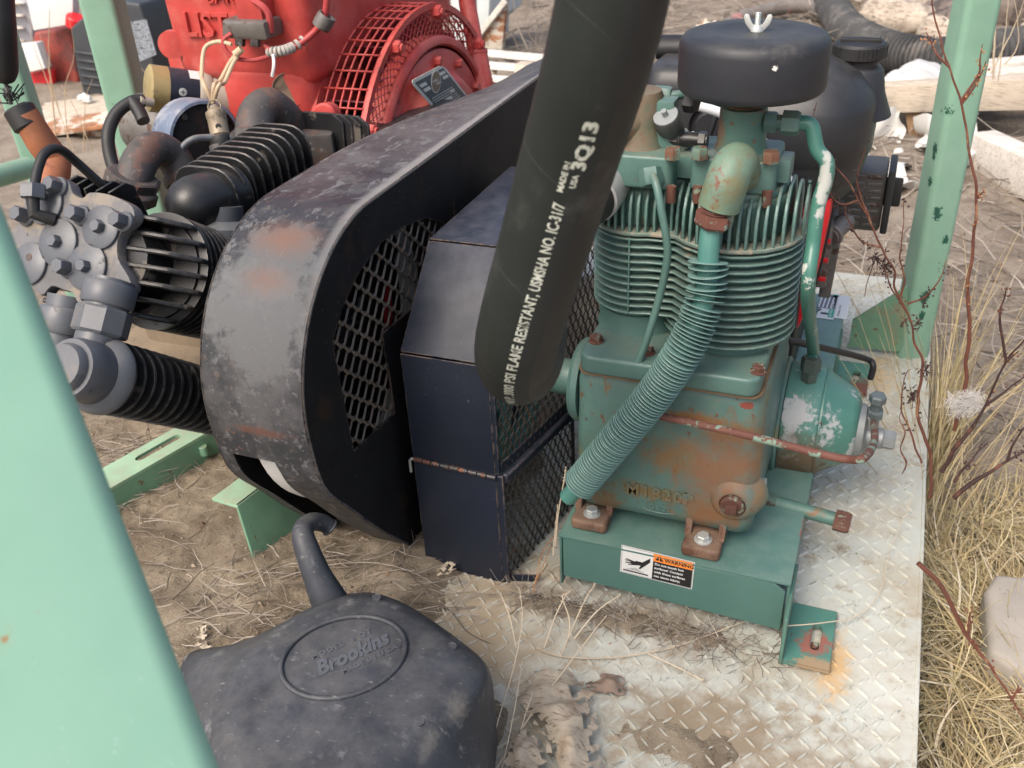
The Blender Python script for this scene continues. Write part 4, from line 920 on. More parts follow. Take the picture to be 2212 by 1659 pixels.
# frame that keeps "towards the camera" as angle 0
def hframe(i):
    t = (hc[min(len(hc) - 1, i + 1)] - hc[max(0, i - 1)]).normalized(); return t
n = 48; hv = []; A = None; fr_ = []
A = (CAMP - hc[18]); 
t0 = hframe(0); A = (A - t0 * A.dot(t0)).normalized()
for i in range(len(hc)):
    t = hframe(i); A = (A - t * A.dot(t)).normalized(); B = t.cross(A); fr_.append((A.copy(), B.copy(), t))
    for k in range(n):
        a = 2 * math.pi * k / n; hv.append(hc[i] + A * HR * math.cos(a) + B * HR * math.sin(a))
def hseg(k0, k1, name, mat):
    idx = {}; vs = []; fs = []
    for i in range(len(hc) - 1):
        for k in range(k0, k1):
            q = []
            for (ii, kk) in ((i, k), (i, k + 1), (i + 1, k + 1), (i + 1, k)):
                key = (ii, kk % n)
                if key not in idx: idx[key] = len(vs); vs.append(hv[ii * n + kk % n])
                q.append(idx[key])
            fs.append(tuple(q))
    return obj(name, vs, fs, mat, hs, 180)
def hsurf(s_, a, lift=.0002):
    """point on the hose: distance along, angle round"""
    for i in range(1, len(hc)):
        if hd[i] >= s_: break
    k = (s_ - hd[i - 1]) / max(1e-9, hd[i] - hd[i - 1]); p = hc[i - 1].lerp(hc[i], k)
    A_ = fr_[i - 1][0].lerp(fr_[i][0], k).normalized(); B_ = fr_[i - 1][1].lerp(fr_[i][1], k).normalized()
    return p + (A_ * math.cos(a) + B_ * math.sin(a)) * (HR + lift)
# angle 0 faces the camera; +angle is towards B
def _side(i):
    p = hc[i]; a, b = fr_[i][0], fr_[i][1]
    q1 = ROT.transposed() @ (p + b * HR - CAMP); q0 = ROT.transposed() @ (p - CAMP)
    return 1 if q1.x / q1.z > q0.x / q0.z else -1
SG = _side(18)
kk = [int(round(n * a / (2 * math.pi))) for a in (rad(-28), rad(22))]
K0, K1, K2 = -10, 1, 4        # stripe borders in steps of 7.5 degrees, to the right of the middle
if SG > 0: segs = ((K1 - 13, K1, 'hose_cover', m_hosegreen), (K1, K1 + 3, 'print_stripe', m_hose), (K1 + 3, K1 - 13 + n, 'hose_cover', m_hosebrown))
else: segs = ((-K1, -K1 + 13, 'hose_cover', m_hosegreen), (-K1 - 3, -K1, 'print_stripe', m_hose), (-K1 + 13 - n, -K1 - 3, 'hose_cover', m_hosebrown))
for a, b, nm, mt in segs: hseg(a, b, nm, mt)
def _hose_text(tx, size, s0, a0, up=True, **k):
    """printing that runs up the hose; s0 = metres down the hose where it starts"""
    vs, fs = textmesh(tx, size, 0, **k); out = []
    # split long edges is not needed at this size
    for v in vs:
        out.append(hsurf(s0 - v.x, SG * (a0 - v.y / HR)))
    o = obj('printed_line', out, fs, m_print, hs, 0)
    return o
# letters read upwards: bottom of the word is lower on the hose
S = lambda u_, v_: min(range(len(hc)), key=lambda i: (lambda q: (q.x / q.z * FOC + CX - u_) ** 2 * 0 + (q.y / q.z * FOC + CY - v_) ** 2)(ROT.transposed() @ (hc[i] - CAMP)) if i < 80 else 1e9)
def sv(v_, a0=.15):
    best = (1e9, 0)
    for k in range(20, 400):
        t = k * .002; q = ROT.transposed() @ (hsurf(t, SG * a0) - CAMP); e = abs(q.y / q.z * FOC + CY - v_)
        if t < .62 and e < best[0]: best = (e, t)
    return best[1]
def finer(vs, fs, mx):
    bm = bmesh.new(); bv = [bm.verts.new(v) for v in vs]
    for f in fs:
        try: bm.faces.new([bv[i] for i in f])
        except ValueError: pass
    bmesh.ops.triangulate(bm, faces=bm.faces[:])
    for _ in range(3):
        e = [x for x in bm.edges if x.calc_length() > mx]
        if e: bmesh.ops.subdivide_edges(bm, edges=e, cuts=1); bmesh.ops.triangulate(bm, faces=bm.faces[:])
    bm.verts.index_update(); r = ([v.co.copy() for v in bm.verts], [tuple(v.index for v in f.verts) for f in bm.faces]); bm.free(); return r
def fit_text(tx, size, sa, sb, a0, **k):
    """text fitted between two stations along the hose"""
    vs, fs = finer(*textmesh(tx, size, 0, **k), .0022); mx = max(v.x for v in vs); out = []
    for v in vs: out.append(hsurf(sa + (sb - sa) * v.x / mx, SG * (a0 - v.y / HR)))
    return obj('printed_line', out, fs, m_print, hs, 0)
s44 = sv(442); fit_text('TOUGHCOVER 2" W.P. 3000 PSI FLAME RESISTANT, USMSHA NO. IC-31/7', .0122, s44 + .285, s44, .13, bold=.00025)
fit_text('3Q13', .0136, sv(370), sv(266), .29, bold=.0006)
fit_text('MADE IN', .0060, sv(420), sv(356), .0, bold=.0002); fit_text('USA', .0060, sv(408), sv(378), .22, bold=.0002)
# wrap lines left by the curing tape
for s0 in (.03, .145, .25, .335, .40, .43):
    pts = []
    for k in range(40):
        a = rad(-110 + 220 * k / 39)
        ss = s0 + .045 * (a / math.pi + .5) + .002 * math.sin(k * .3)
        if 0 < ss < hd[-1]: pts.append(hsurf(ss, SG * a, -.0003))
    v, f = tube(pts, .0005, 5); obj('wrap_line', v, f, m_hosebrown, hs, 180)
# zinc coupling
cend, ct = hc[-1], hframe(len(hc) - 1)
ca = (V((-.290, 1.135, .668)) + V((-.75, -.62, -.25)).normalized() * .035); 
qA = dp(1278, 418, 1.172); qB = dp(1376, 296, 1.255); dc = (qB - qA).normalized()
v, f = lathe([(.034, -.008), (.0372, -.006), (.038, .004), (.037, .022), (.036, .045), (.033, .050)], qA, dc, 30); obj('crimp_collar', v, f, m_silver, hs)
v, f = hexa(qA + dc * .046, dc, .040, .034, .2); obj('coupling_nut', v, f, m_silver, hs, 30)
v, f = lathe([(.028, 0), (.028, .03)], qA + dc * .078, dc, 24); obj('coupling_neck', v, f, m_silver, hs)

# ------------------------------------------------------------------ black V compressor on the left
bc_ = thing('vee_compressor', 'black cast-iron vee compressor with finned cylinders and big pipe elbows', 'compressor', (-.95, 1.0, 0))
XA = V((1, 0, 0)); al = rad(35); AX = V((0, -math.cos(al), math.sin(al))); UP = V((0, math.sin(al), math.cos(al)))
# big cylinder seen from its head
c0 = px(395, 600, -.862); 
def ringfin(cen, ax, r, th, name='cooling_fin', mat=None, par=None, n=40):
    v, f = lathe([(r * .75, -th / 2), (r - .0008, -th / 2), (r, 0), (r - .0008, th / 2), (r * .75, th / 2)], cen, ax, n, False)
    return obj(name, v, f, mat or m_blackmetal, par or bc_, 30)
RB = .076
v, f = lathe([(RB * .86, -.11), (RB * .86, .055)], c0, AX, 36); obj('large_cylinder', v, f, m_blackmetal, bc_)
for k in range(9): ringfin(c0 + AX * (-.055 + k * .0118), AX, RB + .001, .0032)
hd0 = c0 + AX * .045
v, f = lathe([(RB * 1.02, 0), (RB * 1.02, .005), (RB * .9, .006)], hd0, AX, 40); obj('head_flange', v, f, m_blackmetal, bc_)
# finned head: plates parallel to XA x AX, stacked along UP
hp0 = px(200, 512, -.955)
pc_ = hd0 + AX * .075
for k in range(7):
    o_ = -.063 + k * .0205; half = math.sqrt(max(0, (RB * 1.0) ** 2 - o_ * o_)) + .004
    cpt = hd0 + UP * o_
    pol = [(-half - .01, .006), (half, .006), (half - .002, .018), (half - .030, .046), (half - .05, .052), (-half - .08, .060), (-half - .08, .03)]
    en_ = XA.cross(AX)
    v, f = prism(pol, cpt - en_ * .0032, XA, AX, .0064, .0018, 1); obj('head_fin', v, f, m_blackmetal, bc_, 35)
v, f = lathe([(.060, 0), (.050, .05)], hd0 + V((-.03, 0, 0)), AX, 24); obj('head_core', v, f, m_blackmetal, bc_)
def onplate(u_, v_, lift=0):
    """point on the head's front plane"""
    r = ray(u_, v_); P0 = hd0 + AX * (.062 + lift); return CAMP + r * ((P0 - CAMP).dot(AX) / r.dot(AX))
# valve plate casting: one irregular plate with lobes
lob = [(62, 470), (60, 428), (95, 402), (128, 385), (155, 395), (165, 420), (185, 430), (200, 418), (232, 420), (262, 430), (292, 448), (296, 475), (275, 498), (262, 520), (262, 560), (285, 600), (290, 628), (262, 642), (240, 638), (232, 655), (205, 668), (175, 655), (165, 635), (145, 628), (118, 620), (95, 640), (62, 600), (30, 560), (25, 510)]
P2 = [onplate(a, b) for a, b in lob]; O_ = P2[0]
pol = [((p - O_).dot(XA), (p - O_).dot(UP)) for p in P2]
c3 = cat([(a, b, 0) for a, b in pol], 3, True); pol = [(p.x, p.y) for p in c3]
en_ = XA.cross(UP)
v, f = prism(pol, O_ - AX * .012, XA, UP, .018 if en_.dot(AX) > 0 else -.018, .0025, 2); obj('head_casting', v, f, paint('dusty_head_casting', (.115, .115, .12), .6, .2, [(16, .48, .62, (.21, .18, .145)), (60, .62, .68, (.05, .05, .05))], bump=.5), bc_)
disks = [(221, 492, 40), (128, 524, 43), (190, 577, 43), (100, 440, 40), (66, 570, 40)]
for (a, b, r_) in disks:
    p = onplate(a, b, .0065); rr = r_ * .00070
    v, f = lathe([(rr, 0), (rr, .0035), (rr - .0012, .0045), (0, .0045)], p, AX, 30); dk = obj('valve_cover', v, f, m_greyplate, bc_)
    if (a, b) not in ((100, 440), (66, 570)):
        v, f = hexa(p + AX * .0045, AX, .0085, .010, random.random()); obj('bolt', v, f, m_greyplate, dk, 30)
    else:
        v, f = cyl(p + AX * .0035 + UP * .008, p + AX * .0050 + UP * .008, .005, 14); obj('dark_hole', v, f, m_elbow, dk)
for (a, b) in ((178, 466), (271, 480), (150, 580), (255, 632), (130, 405), (60, 468)):
    p = onplate(a, b, .006); g = G(); g.add(*lathe([(.0135, 0), (.013, .004), (.010, .006)], p, AX, 18)); v2, f2 = hexa(p + AX * .005, AX, .0105, .017, random.random()); g.add(v2, f2)
    g.build('head_bolt', m_greyplate, bc_, 30)
# black fitting and bent pipe on the head
p = onplate(92, 470, .02); g = G(); q1 = onplate(74, 452, .03); g.add(*tube([onplate(118, 475, .01), onplate(74, 462, .028), dp(70, 420, (ROT.transposed() @ (q1 - CAMP)).z)], .0085, 10)); g.build('elbow_fitting', m_rubber, bc_)
zz_ = (ROT.transposed() @ (q1 - CAMP)).z
v, f = hexa(dp(71, 428, zz_), dp(72, 390, zz_) - dp(71, 428, zz_), .016, .018); obj('fitting_nut', v, f, m_greyplate, bc_, 30)
v, f = tube(cat([dp(74, 408, zz_), dp(82, 365, zz_ + .01), dp(98, 330, zz_ + .02), dp(128, 322, zz_ + .04), dp(165, 350, zz_ + .07), dp(218, 398, zz_ + .1), dp(240, 420, zz_ + .12)], 6), .0062, 10); obj('bent_pipe', v, f, m_rubber, bc_)
# far fins of the next head behind it
for k in range(5):
    a = dp(130 + k * 26, 388 + k * 4, zz_ + .09); 
    v, f = prism([(0, 0), (.045, 0), (.045, .05), (.035, .058), (.006, .052)], a, V((.3, .95, 0)).normalized(), V((0, -.25, 1)).normalized(), .004, .001, 1)
    v = [q - V((0, 0, .055)) for q in v]; obj('rear_head_fin', v, f, m_blackmetal, bc_)
# lower intercooler with its union pipe
l0, l1 = px(222, 812, -.83), px(455, 868, -.83); dl = (l1 - l0).normalized(); LL = (l1 - l0).length + .05
rL = .0455
v, f = lathe([(rL * .74, 0), (rL * .74, LL)], l0, dl, 30); obj('intercooler', v, f, m_blackmetal, bc_)
t = .004
while t < LL:
    ringfin(l0 + dl * t, dl, rL, .0045, 'intercooler_fin', m_blackmetal, bc_, 34); t += .0175
v, f = lathe([(.030, -.020), (.040, -.016), (.047, -.006), (.0475, .0)], l0, dl, 34); obj('intercooler_cap', v, f, m_greyplate, bc_)
v, f = lathe([(.034, -.055), (.037, -.045), (.037, -.012), (.034, -.008)], l0 - UP * 0, dl, 30); obj('cap_boss', v, f, m_greyplate, bc_)
v, f = lathe([(.025, -.066), (.028, -.060), (.028, -.048), (.0, -.048)][::1], l0, dl, 26, True); obj('cap_washer', v, f, m_greyplate, bc_)
e0, e1 = px(208, 745, -.845), px(235, 640, -.845)
g = (e1 - e0).normalized()
v, f = tube([e0 - g * .04, e1 + g * .02], .026, 24); obj('union_pipe', v, f, m_greyplate, bc_)
v, f = lathe([(.030, 0), (.0325, .003), (.0325, .030), (.030, .033)], e0 + g * .012, g, 8); obj('union_collar', v, f, m_greyplate, bc_, 30)
v, f = lathe([(.029, 0), (.031, .003), (.031, .024), (.028, .028)], e0 + g * .048, g, 24); obj('union_collar', v, f, m_greyplate, bc_)
e2 = dp(135, 720, zz_ + .02); e3 = dp(150, 640, zz_ + .02); v, f = tube([e2 - (e3 - e2) * .7, e3], .026, 20); obj('union_pipe', v, f, m_greyplate, bc_)
v, f = lathe([(.030, 0), (.032, .003), (.032, .03), (.03, .033)], e2, e3 - e2, 20); obj('union_collar', v, f, m_greyplate, bc_)
# crankcase body in dusty tan
v, f = box(-1.16, -.78, 1.13, 1.40, .10, .24, .02, 3); v = [q + V((0, (.3 - q.z) * .12, 0)) for q in v]; obj('crank_body', v, f, m_crank, bc_)
v, f = box(-1.14, -.77, .99, 1.3, .255, .278, .004, 2); obj('sump_rim', v, f, m_crank, bc_)
v, f = box(-1.10, -.79, 1.05, 1.35, .24, .42, .03, 3); obj('upper_crankcase', v, f, m_crank, bc_)
p = px(408, 680, -.85); v, f = hexa(p, (0, -1, .2), .012, .02); obj('bolt', v, f, m_zinc, bc_, 30)
v, f = box(-1.0, -.77, 1.30, 1.56, .17, .40, .01, 2); obj('receiver_block', v, f, m_steelgrey, bc_)
g = G(); p = px(480, 520, -.86); g.add(*lathe([(.045, -.02), (.043, .02), (.03, .03), (.03, .05)], p, (0, .3, 1), 26)); g.build('air_horn', m_greyplate, bc_)
# upper finned cylinder lying back, fins upright
u0 = px(455, 428, -.885); u1 = px(612, 335, -.885)
uA = (u1 - u0).normalized(); uU = XA.cross(uA).normalized(); Lu = (u1 - u0).length
v, f = prism(rounded(-.038, .038, -.042, .032, .025, 5), u0 - uA * .02, XA, uU, -Lu - .03, 0); obj('upper_cylinder', v, f, m_blackmetal, bc_)
for k in range(10):
    o_ = u0 + uA * (-.004 + k * Lu / 9)
    s_ = .74 + .006 * k
    v, f = prism(rounded(-.074 * s_, .068 * s_, -.080, .064 * s_, .034, 5), o_, XA, uU, -.0042, .0013, 1); obj('cooling_fin', v, f, m_blackmetal, bc_, 35)
# smooth casting end of the upper cylinder
e_ = px(422, 442, -.885)
v, f = lathe([(.0, .040), (.014, .038), (.026, .031), (.036, .018), (.040, .004), (.041, -.02), (.041, -.07)], e_, V((-.25, -1, .10)), 30); obj('end_casting', v, f, m_blackmetal, bc_)
# elbows
def elbow_pipe(pts, r, nm='pipe_elbow'):
    v, f = tube(cat(pts, 8), r, 28); obj(nm, v, f, m_elbow, bc_)
k1 = dp(283, 425, 1.40); k2 = dp(296, 375, 1.385)
elbow_pipe([dp(270, 455, 1.37), dp(284, 410, 1.385), dp(302, 350, 1.40), dp(333, 322, 1.43), dp(372, 340, 1.46), dp(398, 392, 1.47), dp(402, 420, 1.47)], .026)
g = (k2 - k1).normalized()
v, f = lathe([(.034, 0), (.0385, .003), (.0385, .018), (.035, .020)], dp(277, 432, 1.385), g, 8); obj('union_nut', v, f, m_elbow, bc_, 30)
v, f = lathe([(.036, 0), (.0395, .002), (.0395, .016), (.036, .018)], dp(283, 402, 1.39), g, 8, True, .3); obj('union_nut', v, f, m_elbow, bc_, 30)
v, f = lathe([(.030, 0), (.0325, .003), (.0325, .015), (.03, .018)], dp(402, 402, 1.47), dp(396, 370, 1.47) - dp(402, 402, 1.47), 24); obj('elbow_collar', v, f, m_elbow, bc_)
elbow_pipe([dp(550, 310, 1.58), dp(549, 280, 1.58), dp(556, 245, 1.59), dp(580, 228, 1.61), dp(610, 245, 1.64), dp(640, 275, 1.68)], [.033, .031, .030, .030, .028, .026])
v, f = lathe([(.038, 0), (.042, .004), (.042, .022), (.038, .026)], dp(553, 318, 1.58), dp(551, 280, 1.58) - dp(553, 318, 1.58), 8, True, .2); obj('union_nut', v, f, m_elbow, bc_, 30)
g = G(); p = dp(655, 300, 1.68)
g.add(*box(-.05, .06, -.05, .05, -.04, .02, .008, 2, Matrix.Translation(p) @ Matrix.Rotation(.4, 4, 'Z'))); g.build('manifold_block', m_elbow, bc_)
for k in range(4):
    p = dp(690 + k * 18, 300 + k * 2, 1.66); v, f = prism([(-.05, -.05), (.05, -.05), (.05, .03), (.03, .045), (-.03, .045), (-.05, .03)], p, (1, 0, 0), (0, .1, 1), -.006, .001, 1); obj('rear_fin', v, f, m_blackmetal, bc_)
v, f = box(-1.12, -.77, 1.42, 1.75, .30, .50, .012, 2); obj('rear_cylinder_block', v, f, m_blackmetal, bc_)
# relief valve standing on the upper cylinder
r0 = dp(488, 352, 1.47); r1 = dp(462, 225, 1.47); dr = (r1 - r0).normalized(); Lr = (r1 - r0).length
v, f = lathe([(.0155, -.005), (.015, .028), (.0165, .030), (.0165, .040)], r0, dr, 20); obj('valve_sleeve', v, f, m_rubber, bc_)
m_brass = paint('dull_brass', (.26, .21, .15), .5, .15, [(40, .55, .62, (.18, .14, .10))], metal=.3, bump=.3)
v, f = lathe([(.011, .040), (.0145, .044), (.0145, .070), (.0155, .072), (.0155, .080), (.010, .084), (.007, .090)], r0, dr, 20); rv = obj('relief_valve', v, f, m_brass, bc_)
v, f = lathe([(.0045, 0), (.0045, .0012), (0, .0012)], r0 + dr * .057 + (CAMP - r0).normalized() * .0140, (CAMP - r0), 14); obj('vent_hole', v, f, m_rubber, rv)
ring = [r0 + dr * .088 + V((.012 * math.cos(a), .004 * math.sin(a), .010 * math.sin(a))) for a in [2 * math.pi * i / 20 for i in range(21)]]; v, f = tube(ring, .0014, 6); obj('pull_ring', v, f, m_brass, rv)
v, f = tube(cat([dp(500, 298, 1.47), dp(450, 297, 1.46), dp(420, 300, 1.45), dp(400, 312, 1.45), dp(385, 332, 1.45)], 6), .0052, 10); obj('bent_pipe', v, f, m_greyplate, bc_)
v, f = tube([dp(478, 340, 1.47), dp(474, 315, 1.47)], .0155, 18); obj('valve_base', v, f, m_elbow, bc_)

# ------------------------------------------------------------------ burst copper riser with a frayed hose end at the far left
cr = thing('burst_riser', 'orange-brown pipe riser ending in a torn black hose sleeve by the green posts', 'pipe', dp(95, 330, 1.5))
m_cop = paint('oxidised_pipe', (.30, .11, .05), .6, .2, [(20, .55, .62, (.18, .06, .04))], bump=.4)
v, f = tube(cat([dp(52, 245, 1.42), dp(88, 305, 1.44), dp(118, 350, 1.46), dp(112, 400, 1.44), dp(108, 440, 1.42)], 6), [.020, .022, .023, .023, .022], 20); obj('riser_pipe', v, f, m_cop, cr)
v, f = lathe([(.020, 0), (.023, .003), (.023, .03), (.02, .033)], dp(38, 232, 1.42), dp(70, 285, 1.43) - dp(38, 232, 1.42), 20); obj('rubber_sleeve', v, f, m_rubber, cr)
g = G()
for k in range(26):
    a = dp(18 + random.uniform(-8, 22), 212 + random.uniform(-8, 14), 1.42); g.add(*tube([a, a + V((random.uniform(-.02, .02), random.uniform(-.02, .02), random.uniform(.002, .022)))], .0010, 4))
tag(g.build('torn_strands', m_rubber, cr), kind='stuff')
v, f = tube(cat([dp(-8, -40, 1.35), dp(0, 60, 1.37), dp(8, 150, 1.4), dp(10, 172, 1.41)], 6), [.022, .022, .020, .012], 16); obj('hanging_sleeve', v, f, m_rubber, cr)
v, f = tube(cat([dp(10, 165, 1.41), dp(16, 195, 1.41), dp(24, 225, 1.42)], 6), .003, 8); obj('wire_core', v, f, m_elbow, cr)

# ------------------------------------------------------------------ electric starter and hose, blue drum
st = thing('starter_motor', 'brass-ended black starter motor with a white sticker under the red engine', 'starter motor', dp(380, 220, 1.75))
a0, a1 = dp(322, 190, 1.78), dp(500, 212, 1.86); ds = (a1 - a0).normalized()
v, f = lathe([(.036, -.004), (.043, 0), (.043, .030)], a0, ds, 32); obj('brass_end', v, f, paint('yellow_zinc', (.33, .26, .12), .5, .15, [(30, .55, .62, (.25, .2, .11))], metal=.3, bump=.2), st)
v, f = lathe([(.0425, .030), (.0425, .085)], a0, ds, 32); obj('motor_body', v, f, m_navy, st)
m_stone = paint('dirty_aluminium', (.36, .32, .26), .6, .15, [(20, .55, .62, (.26, .21, .15))], bump=.4)
v, f = lathe([(.043, .084), (.046, .088), (.046, .105), (.042, .110), (.044, .115), (.044, .16)], a0, ds, 32); obj('motor_nose', v, f, m_stone, st)
tc = (CAMP - a0).normalized(); rr = (tc - ds * tc.dot(ds)).normalized()
v, f = lathe([(.0075, 0), (.0070, .0015), (0, .002)], a0 + ds * .052 + rr * .0418, rr, 16); sc_ = obj('screw', v, f, m_zinc, st)
g = G(); c_ = a0 + ds * .052 + rr * .0436; g.add(*obox(c_ - ds * .004, c_ + ds * .004, .0016, .0006, 0, rr)); w_ = ds.cross(rr); g.add(*obox(c_ - w_ * .004, c_ + w_ * .004, .0015, .0005, 0, rr)); g.build('screw_cross', m_ink, sc_)
pts = []
for j in range(5):
    for i in range(7):
        ang = rad(38 + j * 9); q = a0 + ds * (.066 + .022 * i / 6) + (rr * math.cos(ang) + ds.cross(rr) * -math.sin(ang) * (1 if (ds.cross(rr)).z < 0 else -1)) * .0430; pts.append(q)
obj('sticker', pts, [(j * 7 + i, j * 7 + i + 1, (j + 1) * 7 + i + 1, (j + 1) * 7 + i) for j in range(4) for i in range(6)], m_white, st, 60)
v, f = cyl(dp(330, 222, 1.74), dp(300, 217, 1.72), .0085, 14, .001); obj('terminal', v, f, m_stone, st)
bh = thing('battery_cable', 'short black rubber cable curving down from the starter motor', 'cable', dp(250, 280, 1.7))
v, f = tube(cat([dp(312, 218, 1.73), dp(285, 220, 1.72), dp(252, 245, 1.71), dp(234, 290, 1.70), dp(240, 345, 1.70), dp(262, 400, 1.70)], 7), .0115, 12); obj('cable_sleeve', v, f, m_rubber, bh)
v, f = tube(cat([dp(285, 218, 1.72), dp(300, 240, 1.715), dp(310, 262, 1.71)], 5), .012, 12); obj('boot', v, f, m_rubber, bh)
bd = thing('blue_drum', 'blue-grey scratched metal pulley drum behind the black compressor', 'pulley', dp(430, 290, 1.72))
a0 = dp(395, 298, 1.78); ax = (dp(470, 330, 1.70) - dp(395, 300, 1.80)); axn = V((.88, -.42, .1)).normalized()
v, f = lathe([(.068, -.035), (.072, -.033), (.072, .030), (.069, .034), (.064, .0345)], dp(428, 300, 1.75), axn, 44, False); obj('drum_shell', v, f, paint('scratched_blue', (.13, .17, .25), .5, .2, [(14, .50, .6, (.30, .32, .36))], dust=.4, bump=.3), bd)
v, f = lathe([(.066, .026), (.060, .028), (0, .028)], dp(428, 300, 1.75), axn, 40); obj('drum_face', v, f, m_guardside, bd)
for k in range(4):
    a = rad(30 + 90 * k); A_, B_, C_ = frame_axis(axn); v, f = hexa(dp(428, 300, 1.75) + C_ * .029 + (A_ * math.cos(a) + B_ * math.sin(a)) * .055, C_, .006, .004); obj('bolt', v, f, m_rubber, bd, 30)
gr = thing('grey_canister', 'plain dark grey cylinder lying under the starter motor', 'canister', dp(340, 275, 1.85))
v, f = lathe([(.050, 0), (.058, .006), (.058, .17), (.05, .176)], dp(300, 262, 1.92), V((.9, -.1, -.12)), 30); obj('canister_body', v, f, m_steelgrey, gr)

# ------------------------------------------------------------------ red diesel engine with caged fan
en = thing('diesel_engine', 'big red-painted diesel engine with a caged fan and cast lettering', 'engine', (-1.1, 1.8, 0))
EY, EZ = 1.78, .33
v, f = box(-1.30, -.985, 1.50, 2.12, .575, 1.02, .035, 4); v = [q + V(((.8 - q.z) * .06 if q.x < -1.1 else 0, 0, 0)) for q in v]; blk = obj('engine_block', v, f, m_red, en, 50)
v, f = box(-1.31, -1.0, 1.53, 2.1, .30, .58, .03, 3); obj('lower_block', v, f, m_red, en, 50)
v, f = lathe([(.20, -1.30), (.26, -1.16), (.300, -1.08), (.325, -1.02), (.342, -1.005), (.342, -.998), (.33, -.996), (.20, -.99)], (0, EY, EZ), (1, 0, 0), 64); obj('bell_housing', v, f, m_red, en, 50)
v, f = box(-1.20, -1.00, 1.50, 1.75, .48, .62, .03, 3); obj('housing_shoulder', v, f, m_red, en, 50)
text_on('LISTER', .060, py(404, 76, 1.4995), (1, 0, 0), (0, 0, 1), m_red, blk, 'cast_lettering', .0035, bold=.0006, space=.95)
text_on('BAR', .034, py(448, 6, 1.4995), (1, 0, 0), (0, 0, 1), m_red, blk, 'cast_lettering', .0025)
v, f = lathe([(.215, 0), (.215, .03), (.05, .034)], (-.99, EY, EZ), (1, 0, 0), 40); obj('fan_hub', v, f, m_reddark, en)
for k in range(30):
    a = 2 * math.pi * k / 30; e = V((0, math.cos(a), math.sin(a))); tt = V((0, -math.sin(a), math.cos(a)))
    if e.z < -.35: continue
    c0 = V((-.955, EY, EZ)) + e * .215; v, f = obox(c0, c0 + e * .095 + tt * .03, .075, .003, 0, tt); obj('fan_blade', v, f, m_reddark, en, 0)
# cage: hoops and cross bars
RC = .336
for k in range(7):
    x = -1.0 + k * .0165
    pts = [V((x, EY + RC * math.cos(rad(a)), EZ + RC * math.sin(rad(a)))) for a in range(-20, 211, 5)]
    v, f = tube(pts, .0022, 5); obj('cage_hoop', v, f, m_red, en, 180)
for k in range(36):
    a = rad(-18 + k * 6.4); e = V((0, math.cos(a), math.sin(a))); p = V((0, EY, EZ)) + e * (RC + .002)
    v, f = tube([p + V((-1.0, 0, 0)), p + V((-.9, 0, 0))], .0021, 5); obj('cage_bar', v, f, m_red, en, 180)
ringv = []
v, f = lathe([(RC - .008, -.898), (RC + .004, -.898), (RC + .004, -.890), (RC - .008, -.890), (RC - .008, -.898)], (0, EY, EZ), (1, 0, 0), 72, False); obj('cage_rim', v, f, m_red, en)
g = G()
for s_ in (-1, 1):
    for k in range(96):
        a0 = 2 * math.pi * k / 96; pts = []
        for j in range(7):
            r_ = .272 + (RC - .276) * j / 6; a = a0 + s_ * .22 * j / 6
            if math.sin(a) < -.35: pts = []; break
            pts.append(V((-.894 + .0012 * s_, EY + r_ * math.cos(a), EZ + r_ * math.sin(a))))
        if pts: g.add(*tube(pts, .0013, 4, False))
tag(g.build('cage_mesh', m_red, en, 0), kind='stuff')
v, f = lathe([(.258, -.93), (.276, -.925), (.278, -.885), (.272, -.880), (.262, -.880), (.258, -.886)], (0, EY, EZ), (1, 0, 0), 72, False); obj('cover_ring', v, f, m_red, en)
v, f = lathe([(.255, -.905), (.252, -.886), (.246, -.883), (.215, -.882), (.205, -.875), (.195, -.862), (.185, -.856), (.10, -.846), (0, -.842)], (0, EY, EZ), (1, 0, 0), 72); cv = obj('clutch_cover', v, f, m_red, en, 45)
for d_ in (62, 88, 113, 139, 164, 36, 12, -12, 190):
    a = rad(d_); p = V((-.882, EY + .232 * math.cos(a), EZ + .232 * math.sin(a))); v, f = hexa(p, (1, 0, 0), .0095, .012, random.random(), True, .012); obj('bolt', v, f, m_red, cv, 30)
for d_ in (150, 118, 84, 44):
    a = rad(d_ - 2); p = V((-.893, EY + .322 * math.cos(a), EZ + .322 * math.sin(a))); g = G(); g.add(*hexa(p, (1, 0, 0), .0135, .014, random.random(), True, .017)); g.add(*cyl(p, p + V((.021, 0, 0)), .008, 12, .001)); g.build('cage_nut', m_red, en, 30)
# data plate
ex = V((-.852, 0, 0)); C4 = [px(a, b, -.852) for a, b in ((884, 176), (955, 139), (1022, 198), (948, 248))]
eu = (C4[1] - C4[0]); ev = (C4[0] - C4[3]); 
H4 = .125; W4 = .158; eu_, ev_ = eu / W4, ev / H4
o4 = C4[3].copy(); tilt = V((.0, 0, 0))
dpz = quad_on(0, W4, 0, H4, o4, eu_, ev_, paint('aged_white_plate', (.62, .60, .52), .5, .05, bump=0), en, 'data_plate', .0012, [(0, 0), (W4, 0), (W4, H4 - .016), (W4 - .005, H4 - .005), (W4 - .016, H4), (.016, H4), (.005, H4 - .005), (0, H4 - .016)])
m_slate = paint('slate_print', (.085, .10, .11), .5, .08, bump=0)
def D4(x0, x1, y0, y1, mat, nm, l): return quad_on(x0, x1, y0, y1, o4 + V((l, 0, 0)), eu_, ev_, mat, dpz, nm, .0003)
D4(.012, W4 - .008, .006, H4 - .009, m_slate, 'dark_field', .0013)
mw = paint('plate_white', (.66, .65, .58), .5, .05, bump=0)
for q in ((.018, .048, H4 - .030, H4 - .020), (.018, .048, H4 - .046, H4 - .036), (W4 - .040, W4 - .014, H4 - .026, H4 - .017), (W4 - .040, W4 - .014, H4 - .040, H4 - .031), (.045, .095, .022, .031), (.105, .125, .040, .048)): D4(*q, mw, 'blank_box', .0018)
